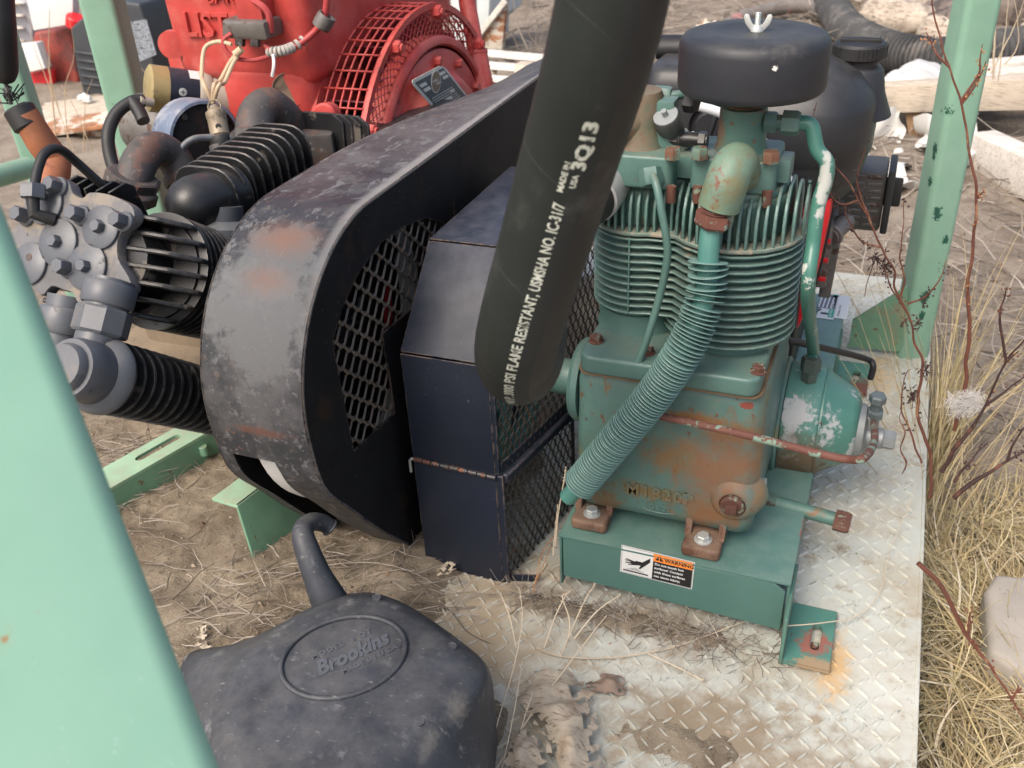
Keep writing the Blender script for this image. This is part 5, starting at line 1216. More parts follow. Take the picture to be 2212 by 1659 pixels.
pc4 = o4 + eu_ * .084 + ev_ * (H4 - .034) + V((.0017, 0, 0))
v, f = lathe([(.0215, 0), (.0215, .0006), (0, .0006)], pc4, (1, 0, 0), 30); obj('logo_rim', v, f, mw, dpz)
v, f = lathe([(.0195, 0), (.0195, .0010), (0, .0010)], pc4, (1, 0, 0), 30); obj('logo_disc', v, f, paint('bronze_logo', (.22, .16, .11), .5, .05, bump=0), dpz)
text_on('TWIN', .0095, pc4 + V((.0011, 0, 0)) - eu_ * .016 + ev_ * .001, eu_, ev_, mw, dpz, 'logo_word', .0001, bold=.0003); text_on('DISC', .0095, pc4 + V((.0011, 0, 0)) - eu_ * .006 - ev_ * .009, eu_, ev_, mw, dpz, 'logo_word', .0001, bold=.0003)
for k in range(7):
    yv = .052 - k * .0070; x = .018 + random.uniform(0, .006)
    while x < W4 - .03:
        wv = random.uniform(.006, .020); D4(x, min(x + wv, W4 - .014), yv, yv + .0022, mw, 'print_line', .0015); x += wv + .003
v, f = lathe([(.0065, 0), (.006, .002), (0, .003)], o4 + eu_ * .008 + ev_ * .030 + V((.001, 0, 0)), (1, 0, 0), 16); obj('rivet', v, f, m_rubber, dpz)
# lever
lv = [dp(1006, -30, 2.12), dp(1010, 10, 2.12), dp(1028, 108, 2.14), dp(1046, 215, 2.16)]
v, f = tube([lv[0], lv[1], lv[2]], [.020, .019, .019], 18); obj('lever', v, f, m_red, en); v, f = tube([lv[2], lv[3]], .025, 10); obj('lever_socket', v, f, m_red, en, 30)
v, f = lathe([(.022, 0), (.026, .002), (.026, .010), (.022, .012)], lv[2], lv[3] - lv[2], 20); obj('lever_collar', v, f, m_red, en)
# lugs, brackets, cable fittings on the near face
g = G(); p = py(388, 92, 1.52); g.add(*lathe([(.026, 0), (.026, .014), (.009, .014)], p - V((.005, .01, 0)), (.3, -1, 0), 20)); g.build('lifting_lug', m_red, en)
v, f = box(-1.40, -1.28, 1.60, 1.70, .40, .62, .02, 3); obj('side_boss', v, f, m_red, en)
p = py(700, 250, 1.45); v, f = lathe([(.022, -.03), (.022, .0), (.018, .004), (.006, .004), (.006, -.002), (0, -.002)], p, (.2, -1, .2), 24); obj('round_boss', v, f, m_red, en)
p = py(625, 195, 1.5); v, f = lathe([(.032, 0), (.030, .004), (.028, -.01), (0, -.012)], p, (.5, -1, .2), 24, True); obj('port_hole', v, f, m_crank, en)
p = py(660, 248, 1.44); v, f = obox(p - V((.03, 0, 0)), p + V((.05, .0, -.006)), .004, .012, .001); obj('grey_strip', v, f, m_steelgrey, en)
p = py(600, 285, 1.46); v, f = box(p.x - .08, p.x + .06, 1.42, 1.60, p.z - .10, p.z + .01, .02, 3); obj('red_sump', v, f, m_red, en)
g = G(); p = py(530, 28, 1.45); v, f = box(p.x - .026, p.x + .026, 1.46, 1.505, p.z - .02, p.z + .045, .004, 2); obj('regulator_bracket', v, f, m_red, en)
p = py(535, 62, 1.45); v, f = box(p.x - .05, p.x + .042, 1.44, 1.50, p.z - .018, p.z + .014, .006, 2); v = displace(v, .006, 40); obj('terminal_block', v, f, m_steelgrey, en)
for dx in (-.02, .012): v, f = hexa(V((p.x + dx, 1.45, p.z - .018)), (0, -.3, -1), .009, .012); obj('terminal_nut', v, f, m_elbow, en, 30)
wires = thing('wire_harness', 'cream and red wires taped together running across the red engine', 'wires', py(520, 110, 1.44))
m_cream = paint('cream_wire', (.50, .38, .25), .6, .1, bump=0)
J = dp(460, 222, 1.62)
for pts in ([py(500, 96, 1.43), py(470, 90, 1.43), py(442, 105, 1.42), py(436, 160, 1.38), J + V((-.01, 0, .03)), J], [py(515, 112, 1.43), py(497, 135, 1.42), py(475, 175, 1.37), J + V((.01, 0, .03)), J], [py(517, 115, 1.43), py(502, 140, 1.41), py(485, 178, 1.37), J + V((.02, 0, .03)), J]):
    v, f = tube(cat(pts, 8), .0036, 8); obj('cream_wire', v, f, m_cream, wires)
v, f = tube([py(508, 118, 1.425), py(522, 106, 1.43)], .007, 10); obj('wire_plug', v, f, m_cream, wires)
redw = paint('painted_wire', (.38, .05, .05), .5, .1, bump=0)
v, f = tube(cat([py(500, 72, 1.44), py(482, 90, 1.43), py(500, 122, 1.43), py(545, 130, 1.44), py(590, 118, 1.46), py(640, 98, 1.48)], 8), .0038, 8); obj('dark_wire', v, f, redw, wires)
v, f = tube(cat([py(572, 98, 1.46), py(600, 115, 1.46), py(640, 100, 1.48), py(680, 68, 1.5), py(700, 40, 1.5), py(706, 0, 1.5), py(702, -20, 1.5)], 8), .006, 10); obj('cable_run', v, f, redw, wires)
tp_ = cat([py(575, 113, 1.46), py(610, 110, 1.46), py(640, 98, 1.48), py(665, 80, 1.5)], 10); m_tape = paint('grey_tape', (.36, .34, .31), .7, .1, bump=.2)
for k in range(3, 29, 2):
    if k > 18 and k % 4 != 1: continue
    i = min(len(tp_) - 2, k); v, f = lathe([(.0070, -.0035), (.0095, -.002), (.0095, .002), (.0070, .0035)], tp_[i], tp_[i + 1] - tp_[i], 12, False); obj('tape_wrap', v, f, m_tape, wires)
p = py(700, 46, 1.49); v, f = lathe([(.016, -.012), (.017, 0), (.016, .012), (.012, .012), (.012, -.012), (.016, -.012)], p, (.5, .2, .7), 18, False); obj('cable_clamp', v, f, m_steelgrey, wires)
v, f = tube(cat([py(540, 0, 1.47), py(560, 8, 1.46), py(580, 30, 1.46), py(585, 70, 1.46)], 6), .006, 8); obj('cable_loop', v, f, redw, wires)
v, f = tube(cat([py(590, 118, 1.44), py(592, 140, 1.43), py(588, 165, 1.43)], 4), .003, 6); obj('loose_tie', v, f, m_white, wires)

# ------------------------------------------------------------------ small engine with black plastic tank behind the green compressor
te = thing('petrol_engine', 'small red engine with big black plastic tank and screw cap behind the green compressor', 'engine', (-.15, 1.6, ZB))
def ell(z, cx, rx, cy, ry, p=2.6, n=40):
    out = []
    for i in range(n):
        a = 2 * math.pi * i / n; c, s_ = math.cos(a), math.sin(a)
        out.append((cx + rx * math.copysign(abs(c) ** (2 / p), c), cy + ry * math.copysign(abs(s_) ** (2 / p), s_), z))
    return out
TC = (-.145, 1.60); rg = []
for z, rx, ry in ((.430, .06, .07), (.432, .085, .10), (.442, .100, .118), (.470, .110, .130), (.500, .1165, .138), (.503, .1165, .138), (.507, .1195, .141), (.545, .1205, .142), (.580, .1195, .140), (.586, .1165, .137), (.600, .112, .130), (.625, .092, .105), (.642, .065, .075), (.650, .03, .03)): rg.append(ell(z, TC[0], rx, TC[1], ry))
v, f = loft(rg); tk = obj('fuel_tank', v, f, m_tanky, te, 60)
p = py(1855, 125, 1.60)
nk = V((p.x, 1.60, 0)); zt_ = p.z
v, f = lathe([(.060, zt_ - .085), (.046, zt_ - .05), (.040, zt_ - .018), (.036, zt_ - .012), (.030, zt_ - .010), (.030, zt_ + .002)], nk, (0, 0, 1), 36); obj('tank_neck', v, f, m_tanky, te, 50)
v, f = lathe([(.036, zt_), (.0395, zt_ + .003), (.0395, zt_ + .020), (.036, zt_ + .024), (.0, zt_ + .026)], nk, (0, 0, 1), 48); cp_ = obj('tank_cap', v, f, m_rubber, te)
for k in range(40):
    if k % 10 > 5: continue
    a = 2 * math.pi * k / 40; e = V((math.cos(a), math.sin(a), 0)); v, f = obox(nk + e * .0395 + V((0, 0, zt_ + .003)), nk + e * .0395 + V((0, 0, zt_ + .021)), .0035, .003, .0006, e); obj('cap_rib', v, f, m_rubber, cp_, 30)
v, f = box(nk.x - .030, nk.x + .030, 1.594, 1.606, zt_ + .023, zt_ + .030, .002, 2); obj('cap_bar', v, f, m_rubber, cp_)
# recessed panel piece left of the tank
P_ = lambda a, b, y=1.50: py(a, b, y)
a_, b_2 = P_(1392, 205), P_(1640, 205)
rg = []
for z, gx in ((.40, .0), (.50, 0), (.605, .0), (.626, .006), (.636, .02)): rg.append([(x, y, z) for x, y in rounded(-.385 + gx, -.215, 1.50 + gx, 1.66 - gx, .03, 4)])
v, f = loft(rg); obj('air_box', v, f, m_tanky, te, 60)
kp = P_(1540, 275, 1.497)
v, f = lathe([(.038, .004), (.034, -.002), (.030, -.003)], kp, (0, -1, 0), 30, False); obj('knob_well', v, f, m_rubber, te)
v, f = lathe([(.028, 0), (.028, .008), (.025, .011), (0, .011)], kp, (0, -1, 0), 30); kn = obj('choke_knob', v, f, m_tanky, te)
v, f = obox(kp + V((-.006, -.012, -.024)), kp + V((.006, -.012, .024)), .005, .006, .001, V((0, 1, 0))); obj('knob_grip', v, f, m_tanky, kn)
lp = P_(1472, 322, 1.4985); pn_ = quad_on(0, .088, -.006, .034, lp, (1, 0, -.05), (.05, 0, 1), paint('panel_black', (.012, .013, .016), .35, 0, bump=0), te, 'printed_panel', -.0004)
text_on('• controllare', .0088, lp + V((.004, -.0006, .020)), (1, 0, -.05), (.05, 0, 1), m_white, te, 'panel_text', .0001); text_on('• check', .0088, lp + V((.004, -.0006, .011)), (1, 0, -.05), (.05, 0, 1), m_white, te, 'panel_text', .0001)
for q in ((0, .05, .0305, .0312), (0, .06, .0068, .0075), (.0, .088, .002, .0026)): quad_on(*q, lp + V((0, -.0006, 0)), (1, 0, -.05), (.05, 0, 1), m_white, te, 'panel_line', -.0002)
p = P_(1455, 108, 1.62); v, f = tube([p + V((-.028, 0, .004)), p + V((.05, .01, .004))], .024, 20, True, .8); obj('air_snorkel', v, f, m_rubber, te)
g = G(); g.add(*box(p.x - .030, p.x - .027, p.y - .001, p.y + .001, p.z - .02, p.z + .026)); v, f = box(p.x - .034, p.x - .030, p.y - .018, p.y + .018, p.z + .002, p.z + .006, .0005, 1); obj('snorkel_rib', v, f, m_tanky, te)
wt = [P_(1478, 222, 1.40), P_(1520, 232, 1.40), P_(1580, 255, 1.41), P_(1640, 300, 1.42), P_(1685, 350, 1.42), P_(1708, 405, 1.42), P_(1718, 440, 1.42)]
v, f = tube(cat(wt, 8), .0075, 12); obj('clear_hose', v, f, paint('white_translucent_tube', (.62, .64, .66), .3, .03, bump=0), te)
# red shroud and black pieces below the tank
pp = [(1738, 418), (1797, 425), (1792, 470), (1768, 580), (1745, 665), (1722, 712), (1702, 726), (1712, 640), (1728, 520)]
pol = [(q.x, q.z) for q in [P_(a, b, 1.50) for a, b in pp]]; v, f = prism(pol, (0, 1.50, 0), (1, 0, 0), (0, 0, 1), -.05, .004, 2); obj('red_shroud', v, f, m_redpaint, te)
v, f = prism([(x + .003, z - .012) for x, z in pol[1:6]] + [(pol[3][0] - .03, pol[3][1])], (0, 1.56, 0), (1, 0, 0), (0, 0, 1), -.2, .006, 2); obj('engine_case', v, f, m_rubber, te)
q = P_(1780, 545, 1.60); v, f = box(q.x - .03, q.x + .012, 1.57, 1.68, q.z - .055, q.z + .06, .006, 2); lvb = obj('louvre_box', v, f, m_steelgrey, te)
for k in range(3): v, f = box(q.x - .004, q.x + .010, 1.567, 1.572, q.z + .03 - k * .035, q.z + .038 - k * .035, .001, 1); obj('red_slot', v, f, m_redpaint, lvb)
v, f = obox(q + V((.016, 0, .05)), q + V((.010, 0, -.085)), .006, .02, .002); obj('grey_bracket', v, f, m_steelgrey, te)
mq = P_(1850, 435, 1.72); v, f = box(mq.x - .055, mq.x + .045, 1.72, 1.82, mq.z - .055, mq.z + .055, .008, 2); mf = obj('muffler_guard', v, f, paint('dark_muffler', (.10, .095, .09), .5, .2, [(40, .6, .66, (.12, .06, .05))], metal=.3, bump=.3), te)
for k in range(8):
    for j in range(3):
        zz2 = mq.z + .044 - k * .0125; xx = mq.x - .047 + j * .030; v, f = box(xx, xx + .026, 1.7175, 1.722, zz2, zz2 + .0055, .001, 1); obj('guard_louvre', v, f, m_steelgrey, mf)
v, f = box(mq.x + .046, mq.x + .058, 1.70, 1.80, mq.z - .05, mq.z + .065, .004, 2); obj('muffler_strap', v, f, m_rubber, te)
v, f = tube([P_(1830, 475, 1.62), P_(1792, 510, 1.58)], .016, 16); obj('exhaust_stub', v, f, m_steelgrey, te); v, f = lathe([(.019, 0), (.021, .002), (.019, .006), (.013, .006), (.013, .0)], P_(1797, 506, 1.585), (-.3, -1, -.2), 20, False); obj('stub_ring', v, f, m_steelgrey, te)
hq = P_(1925, 415, 1.80); v, f = box(hq.x - .012, hq.x + .018, 1.79, 1.80, hq.z - .025, hq.z + .03, .005, 2); obj('pull_handle', v, f, m_rubber, te)
v, f = box(-.34, -.10, 1.48, 1.75, ZB + .001, .41, .01, 2); obj('engine_body', v, f, m_rubber, te)

# ------------------------------------------------------------------ grey plastic can with spout
cn = thing('oil_can', 'dusty grey plastic can with curved spout and oval embossed top', 'can', (-.5, .62, 0))
topx = [(512, 1420), (560, 1378), (620, 1338), (680, 1305), (740, 1284), (800, 1279), (860, 1297), (920, 1331), (985, 1378), (1035, 1418), (1052, 1455), (1030, 1505), (975, 1560), (920, 1630), (880, 1710), (850, 1830), (700, 1880), (560, 1860), (500, 1740), (470, 1620), (465, 1520), (482, 1460)]
botx = [(410, 1410), (500, 1392), (590, 1358), (668, 1318), (738, 1290), (804, 1282), (868, 1302), (930, 1338), (995, 1385), (1048, 1432), (1066, 1490), (1058, 1580), (1046, 1660), (1030, 1760), (1010, 1860), (960, 1960), (760, 2020), (540, 1980), (430, 1850), (395, 1700), (385, 1560), (385, 1470)]
ZT = .172
Tp = [pz(a, b, ZT) for a, b in topx]; Bp = [pz(a, b, .10) for a, b in botx]
Tc = cat(Tp, 4, True); Bc = cat(Bp, 4, True); cenT = sum(Tc, V()) / len(Tc)
def inset(r, d, z): return [V((p.x + (cenT.x - p.x) * d / (p - cenT).length, p.y + (cenT.y - p.y) * d / (p - cenT).length, z)) for p in r]
rings = [[V((p.x, p.y, -.005)) for p in inset(Bc, .006, 0)], [V((p.x, p.y, .02)) for p in Bc], Bc, [a.lerp(b, .25) for a, b in zip(Bc, Tc)], [a.lerp(b, .70) for a, b in zip(Bc, Tc)], [V((a.lerp(b, .93).x, a.lerp(b, .93).y, ZT - .008)) for a, b in zip(Bc, Tc)], inset(Tc, .004, ZT - .001), inset(Tc, .012, ZT + .006), inset(Tc, .024, ZT + .0105), inset(Tc, .040, ZT + .0125), inset(Tc, .08, ZT + .0135)]
v, f = loft(rings); obj('can_body', v, f, m_can, cn, 70)
ZO = ZT + .0140
oa, ob_ = pz(610, 1452, ZO), pz(877, 1382, ZO); oc = (oa + ob_) / 2; om = (ob_ - oa) / 2; on1, on2 = pz(728, 1328 + 8, ZO), pz(752, 1505, ZO)
mn = V((0, 0, 1)).cross(om.normalized()); hw = abs((on1 - on2).dot(mn)) / 2 * .98; oc = (oc + (on1 + on2) / 2) / 2
rgp = [oc + om * math.cos(t) + mn * hw * math.sin(t) for t in [2 * math.pi * i / 72 for i in range(73)]]
v, f = tube(rgp, .0032, 10, False); obj('oval_ridge', v, f, m_can, cn)
eu5 = (pz(862, 1388, ZO) - pz(690, 1470, ZO)).normalized(); ev5 = V((0, 0, 1)).cross(eu5)
q5 = pz(688, 1462, ZO - .0006)
L5 = (pz(845, 1382, ZO) - q5).length
vs, fs = textmesh('Brookins', .030, .0013, bold=.0011, shear=.35, space=.98); mx = max(a.x for a in vs)
obj('embossed_name', [q5 + eu5 * (a.x / mx * L5) + ev5 * a.y + V((0, 0, a.z)) for a in vs], fs, m_canpale, cn, 0)
q6 = q5 + ev5 * .026 + eu5 * .004; vs, fs = textmesh('MODEL  8 QT', .010, .0008, bold=.0003, space=1.25); obj('embossed_text', [q6 + eu5 * a.x + ev5 * a.y + V((0, 0, a.z + .0004)) for a in vs], fs, m_canpale, cn, 0)
q6 = q5 - ev5 * .013 + eu5 * .024; vs, fs = textmesh('MADE IN U.S.A.', .0095, .0008, bold=.0003, space=1.1); obj('embossed_text', [q6 + eu5 * a.x + ev5 * a.y + V((0, 0, a.z + .0004)) for a in vs], fs, m_canpale, cn, 0)
for (a, b) in ((645, 1463), (850, 1300), (1050, 1395), (955, 1548)):
    a, b = {645: (638, 1540), 850: (812, 1292), 1050: (975, 1398), 955: (905, 1560)}[a]
    p = pz(a, b, ZT + .0085); v, f = lathe([(.0068, 0), (.0062, .0016), (.0052, .0006), (0, .0006)], p, (0, 0, 1), 18); obj('moulding_dimple', v, f, m_can, cn)
sp = [dp(735, 1345, 1.215), dp(712, 1300, 1.205), dp(686, 1245, 1.20), dp(666, 1195, 1.20), dp(655, 1160, 1.205), dp(657, 1140, 1.215), dp(675, 1127, 1.23), dp(698, 1130, 1.245), dp(710, 1138, 1.25)]
v, f = tube(cat(sp, 7), [.030, .0235, .0180, .0158, .0142, .0130, .0120, .0116, .0112], 24); obj('spout', v, f, m_can, cn)
v, f = lathe([(.0112, 0), (.0126, .002), (.0112, .004), (.0085, .003), (.0085, -.004)], cat(sp, 7)[-1], (cat(sp, 7)[-1] - cat(sp, 7)[-3]), 20, False); obj('spout_rim', v, f, m_can, cn)

# ------------------------------------------------------------------ things lying about the yard
def boxpx(name, q, th, mat, parent=None, away=(0, 1, 0), bev=.004, seg=2):
    """slab from four surveyed corners, given a thickness away from the viewer"""
    A_ = V(away).normalized() * th; vs = list(q) + [p + A_ for p in q]; v, f = bevel(vs, BF, bev, seg); return obj(name, v, f, mat, parent, 35)
def plank(name, label, p0, p1, wid, hei, mat, group=None):
    v, f = obox(p0, p1, wid, hei, .004, V((0, 0, 1)), 2); o = obj(name, v, f, mat, None, 35); return tag(o, label, 'plank', group)
# stacked crate of timbers and white sheeting at the right
rk = thing('timber_pallet', 'weathered timber skid with a long knotty front beam across white sheeting', 'pallet', py(2050, 240, 4.0))
boxpx('front_beam', [py(1885, 188, 4.0), py(2330, 166, 4.0), py(2330, 236, 4.0), py(1885, 245, 4.0)], .09, m_wood, rk)
for k, (a, b, c, d) in enumerate(((2085, 132, 2330, 108), (2085, 152, 2330, 132), (2085, 176, 2330, 158))):
    boxpx('slat', [py(a, b, 4.75 - k * .22), py(c, d, 4.75 - k * .22), py(c, d + 13, 4.62 - k * .22), py(a, b + 13, 4.62 - k * .22)], .02, m_woodx, rk, (0, .1, -1), .002, 1)
boxpx('foot_block', [py(1955, 243, 4.03), py(1990, 242, 4.03), py(1998, 330, 4.03), py(1968, 330, 4.03)], .12, paint('orange_wood', (.36, .22, .12), .8, .1, bump=.3), rk)
v, f = obox(pz(2115, 322, -.13), pz(2420, 470, -.13), .10, .13, .006, V((0, 0, 1)), 2); tag(obj('timber', v, f, m_woodx, None, 35), 'loose pale squared timber on the mud at the right edge', 'timber')
def sheet(name, label, pts, nu, nv, amp, mat, seed, cat_='plastic sheet'):
    """crumpled sheet stretched over surveyed corner points: pts rows of points"""
    R_ = len(pts); vs = []; rows = [cat(r, max(1, nu // (len(r) - 1))) for r in pts]; m = min(len(r) for r in rows); cols = [cat([r[i] for r in rows], max(1, nv // (R_ - 1))) for i in range(m)]
    n_ = len(cols[0]); g = []
    for c in cols:
        for p in c:
            w_ = 1 - abs(noise.noise(p * 5 + V((seed, 0, 0)))) * 2; d_ = V((noise.noise(p * 9 + V((seed, 3, 0))), noise.noise(p * 7 + V((seed, 9, 2))), noise.noise(p * 11 + V((seed, 5, 4))))) * amp; g.append(p + d_ + V((0, -amp * .9, amp * .4)) * w_)
    fs = [(i * n_ + j, (i + 1) * n_ + j, (i + 1) * n_ + j + 1, i * n_ + j + 1) for i in range(m - 1) for j in range(n_ - 1)]
    th = [p + V((0, .004, -.002)) for p in g]; N_ = len(g); fs2 = fs + [tuple(x + N_ for x in reversed(q)) for q in fs]
    return tag(obj(name, g + th, fs2, mat, None, 60), label, cat_)
sheet('plastic_sheet', 'heap of white sheeting bulging up behind the long beam', [[py(1905, 200, 4.15), py(1960, 200, 4.12), py(2040, 200, 4.12), py(2160, 196, 4.12)], [py(1905, 175, 4.2), py(1960, 150, 4.3), py(2040, 160, 4.3), py(2170, 165, 4.3)], [py(1908, 172, 4.5), py(1985, 136, 4.7), py(2060, 148, 4.7), py(2170, 160, 4.7)]], 40, 30, .03, m_plasticw, 1)
sheet('plastic_sheet', 'grey-white sheeting hanging under the beam beside the black tank', [[py(1862, 240, 4.02), py(1900, 242, 3.98), py(1958, 243, 4.0)], [py(1850, 310, 3.95), py(1890, 330, 3.85), py(1952, 320, 3.9)], [pz(1830, 385, -.16), pz(1890, 392, -.16), pz(1965, 385, -.16)], [pz(1850, 402, -.17), pz(1900, 405, -.18), pz(2000, 398, -.18)]], 30, 40, .05, m_plasticw, 4)
sheet('plastic_sheet', 'white sheeting bundle hanging under the beam behind the right post', [[py(1975, 243, 4.02), py(2040, 242, 3.95), py(2110, 240, 4.0)], [py(1990, 300, 3.92), py(2050, 310, 3.8), py(2112, 290, 3.9)], [pz(2000, 385, -.16), pz(2050, 360, -.14), pz(2090, 330, -.14)], [pz(2000, 392, -.18), pz(2050, 372, -.18), pz(2092, 345, -.18)]], 30, 40, .05, m_plasticw, 8)
# corrugated duct and grey hose
m_duct = paint('dusty_duct', (.055, .055, .055), .8, .2, [(8, .5, .65, (.13, .12, .11))], bump=.4)
cd = cat([pz(1770, -40, -.09), pz(1795, 10, -.09), pz(1830, 62, -.1), pz(1890, 98, -.1), pz(1960, 118, -.1), pz(2040, 124, -.1), pz(2110, 112, -.1), pz(2230, 96, -.1)], 40)
vs, fs = tube(cd, [.085 + (.008 if i % 4 < 2 else -.004) for i in range(len(cd))], 20); tag(obj('corrugated_duct', vs, fs, m_duct, None, 60), 'fat black corrugated duct lying across the far ground behind the tank', 'duct')
ch = cat([pz(1540, 85, -.14), pz(1590, 45, -.14), pz(1660, 22, -.13), pz(1740, 12, -.12), pz(1785, 28, -.12), pz(1825, 75, -.13), pz(1850, 125, -.14)], 12)
v, f = tube(ch, .042, 14); tag(obj('grey_hose', v, f, paint('dirty_hose', (.17, .15, .135), .8, .15, [(5, .58, .62, (.40, .16, .14))], bump=.3), None), 'dirty grey hose with pinkish worn patches arching beyond the air filter', 'hose')
def log(name, label, p0, p1, r, mat, seed, amp=.35, cat_='log'):
    a, b, c = frame_axis(p1 - p0); L_ = (p1 - p0).length; vs = []; nn, mm = 22, 24
    for j in range(mm + 1):
        t = j / mm
        for i in range(nn):
            th = 2 * math.pi * i / nn; rr = r * (1 - .35 * abs(2 * t - 1) ** 3); rr *= 1 + amp * noise.noise(V((math.cos(th) * 1.6, math.sin(th) * 1.6, t * L_ * 3 / r * .12 + seed))) + amp * .5 * noise.noise(V((math.cos(th) * 5, math.sin(th) * 5, t * 6 + seed)))
            vs.append(p0 + c * L_ * t + a * rr * math.cos(th) + b * rr * math.sin(th))
    fs = [(j * nn + i, j * nn + (i + 1) % nn, (j + 1) * nn + (i + 1) % nn, (j + 1) * nn + i) for j in range(mm) for i in range(nn)] + [tuple(reversed(range(nn))), tuple(range(mm * nn, (mm + 1) * nn))]
    return tag(obj(name, vs, fs, mat, None, 60), label, cat_)
m_drift = paint('driftwood', (.42, .36, .29), .9, .2, [(9, .5, .6, (.24, .19, .15), (2, 2, 8)), (14, .62, .66, (.10, .08, .07))], bump=.8)
m_driftd = paint('dark_root', (.16, .13, .11), .9, .3, [(12, .5, .6, (.07, .055, .05))], bump=.8)
for k, (a, b, c, d, r, mt, lb) in enumerate(((1870, 32, 2010, 52, .10, m_drift, 'pale split log just above the corrugated duct'), (1900, 8, 2090, 26, .12, m_drift, 'long pale driftwood log at the top edge right of the grey hose'),
        (1995, 62, 2080, 78, .07, m_drift, 'small pale branch between the duct and the right post'), (2010, 25, 2075, 66, .09, m_driftd, 'dark knotted root stump beside the right post at the top'),
        (2130, 12, 2300, 30, .14, m_driftd, 'dark log in the top right corner'), (2200, 78, 2300, 84, .09, m_drift, 'broken yellowish stump at the right edge'), (1790, -25, 1880, 2, .09, m_drift, 'whitish log end at the top behind the duct'))):
    log('log', lb, pz(a, b, -.13), pz(c, d, -.13), r, mt, k * 7.3)
log('scrap_iron', 'rusty twisted scrap beyond the left side of the air filter', pz(1512, 62, -.15), pz(1548, 80, -.15), .05, m_rusty, 3, .9, 'scrap')
log('scrap_iron', 'rusty scrap lump beyond the right side of the wing nut', pz(1720, 70, -.15), pz(1745, 78, -.15), .045, m_redpaint, 5, .9, 'scrap')
# pale steel box and pallet boards behind the red engine
m_paleblue = paint('pale_blue_steel', (.55, .60, .60), .6, .05, [(30, .68, .71, (.25, .12, .08))], bump=.2)
sb_ = thing('steel_skip', 'white and pale blue steel bin with a rust-streaked sloping side', 'bin', pz(1040, 105, GZ))
Y0 = 4.9
boxpx('front_plate', [py(974, -60, Y0), py(1027, -60, Y0), py(1027, 108, Y0), py(974, 104, Y0)], .5, paint('white_steel', (.52, .56, .56), .6, .04, [(28, .70, .72, (.30, .12, .08))], bump=.15), sb_)
boxpx('side_plate', [py(1030, -60, Y0), py(1060, -60, Y0), py(1055, 48, Y0), py(1030, 70, Y0)], .5, m_paleblue, sb_)
boxpx('sloping_plate', [py(1058, 48, Y0 - .05), py(1094, -4, Y0 - .05), py(1084, 108, Y0 - .05), py(1030, 104, Y0 - .05)], .04, m_rusty, sb_)
v, f = obox(py(1030, 82, Y0 - .07), py(1092, 2, Y0 - .07), .03, .03, .004); obj('edge_angle', v, f, m_woodx, sb_)
pl = thing('white_pallet', 'whitish wooden pallet of stacked boards between the red lever and the hose', 'pallet', py(1100, 170, 3.9))
for k, (a, b, c, d, h_) in enumerate(((985, 100, 1300, 128, 17), (985, 128, 1300, 150, 17), (1000, 158, 1300, 178, 15))):
    yy_ = 4.25 - k * .12; boxpx('board', [py(a, b, yy_), py(c, d, yy_), py(c, d + h_, yy_ - .05), py(a, b + h_, yy_ - .05)], .13, m_woodx, pl, (0, 1, -.25), .004, 1)
for a in (1030, 1110): boxpx('spacer', [py(a, 140, 4.1), py(a + 30, 142, 4.1), py(a + 30, 190, 4.0), py(a, 188, 4.0)], .08, m_wood, pl, (0, 1, 0), .003, 1)
m_siding = paint('grey_panel', (.30, .29, .27), .7, .05, bump=.1)
tag(boxpx('grey_drum', [py(312, -80, 4.4), py(372, -80, 4.4), py(392, 112, 4.4), py(350, 108, 4.4)], .3, m_siding), 'plain grey upright panel left of the red engine', 'panel')
# jerry can at the left, boards, red cans, beam
jc = thing('black_jerry_can', 'black ribbed plastic jerry can with a grey label behind the mint post', 'jerry can', py(240, 205, 3.9))
JY = 3.9; m_jc = paint('black_can_plastic', (.04, .045, .052), .5, .1, bump=.2)
bx = [(152, 60), (175, 40), (235, 32), (258, 2), (300, 8), (318, 60), (336, 160), (330, 195), (282, 212), (180, 205), (165, 150)]
pol = [(q.x, q.z) for q in [py(a, b, JY) for a, b in bx]]; v, f = prism(pol, (0, JY, 0), (1, 0, 0), (0, 0, 1), -.22, .015, 3); obj('can_body', v, f, m_jc, jc)
for k in range(5):
    a, b = py(163 + k * 4, 112 + k * 17, JY - .003), py(205 + k * 4, 118 + k * 17, JY - .003); v, f = obox(a, b, .02, .014, .004); obj('can_rib', v, f, m_jc, jc)
boxpx('can_label', [py(268, 50, JY - .004), py(316, 42, JY - .004), py(338, 118, JY - .004), py(292, 138, JY - .004)], .003, paint('grey_print', (.26, .29, .33), .6, .1, [(60, .52, .56, (.06, .065, .07), (1, 1, 3))], bump=0), jc, (0, 1, 0), .0005, 1)
v, f = cyl(py(165, 36, JY + .08), py(163, 58, JY + .08), .05, 18, .006); obj('red_cap', v, f, m_redpaint, jc)
rc = thing('red_fuel_can', 'faded dark red metal can under white boards at the far left', 'fuel can', py(110, 180, 4.1))
v, f = prism([(q.x, q.z) for q in [py(a, b, 4.1) for a, b in ((72, 70), (150, 60), (160, 120), (172, 210), (160, 240), (60, 225), (62, 155))]], (0, 4.1, 0), (1, 0, 0), (0, 0, 1), -.3, .02, 3); obj('can_body', v, f, paint('faded_red', (.30, .06, .045), .6, .2, [(8, .5, .6, (.16, .05, .045))], bump=.2), rc)
boxpx('lower_panel', [py(62, 160, 4.03), py(112, 150, 4.03), py(118, 228, 4.03), py(70, 232, 4.03)], .03, m_redpaint, rc)
tag(boxpx('white_board', [py(45, -60, 4.0), py(158, -60, 4.0), py(156, 52, 4.0), py(72, 66, 4.0)], .05, m_white), 'large white board at the top left corner', 'board')
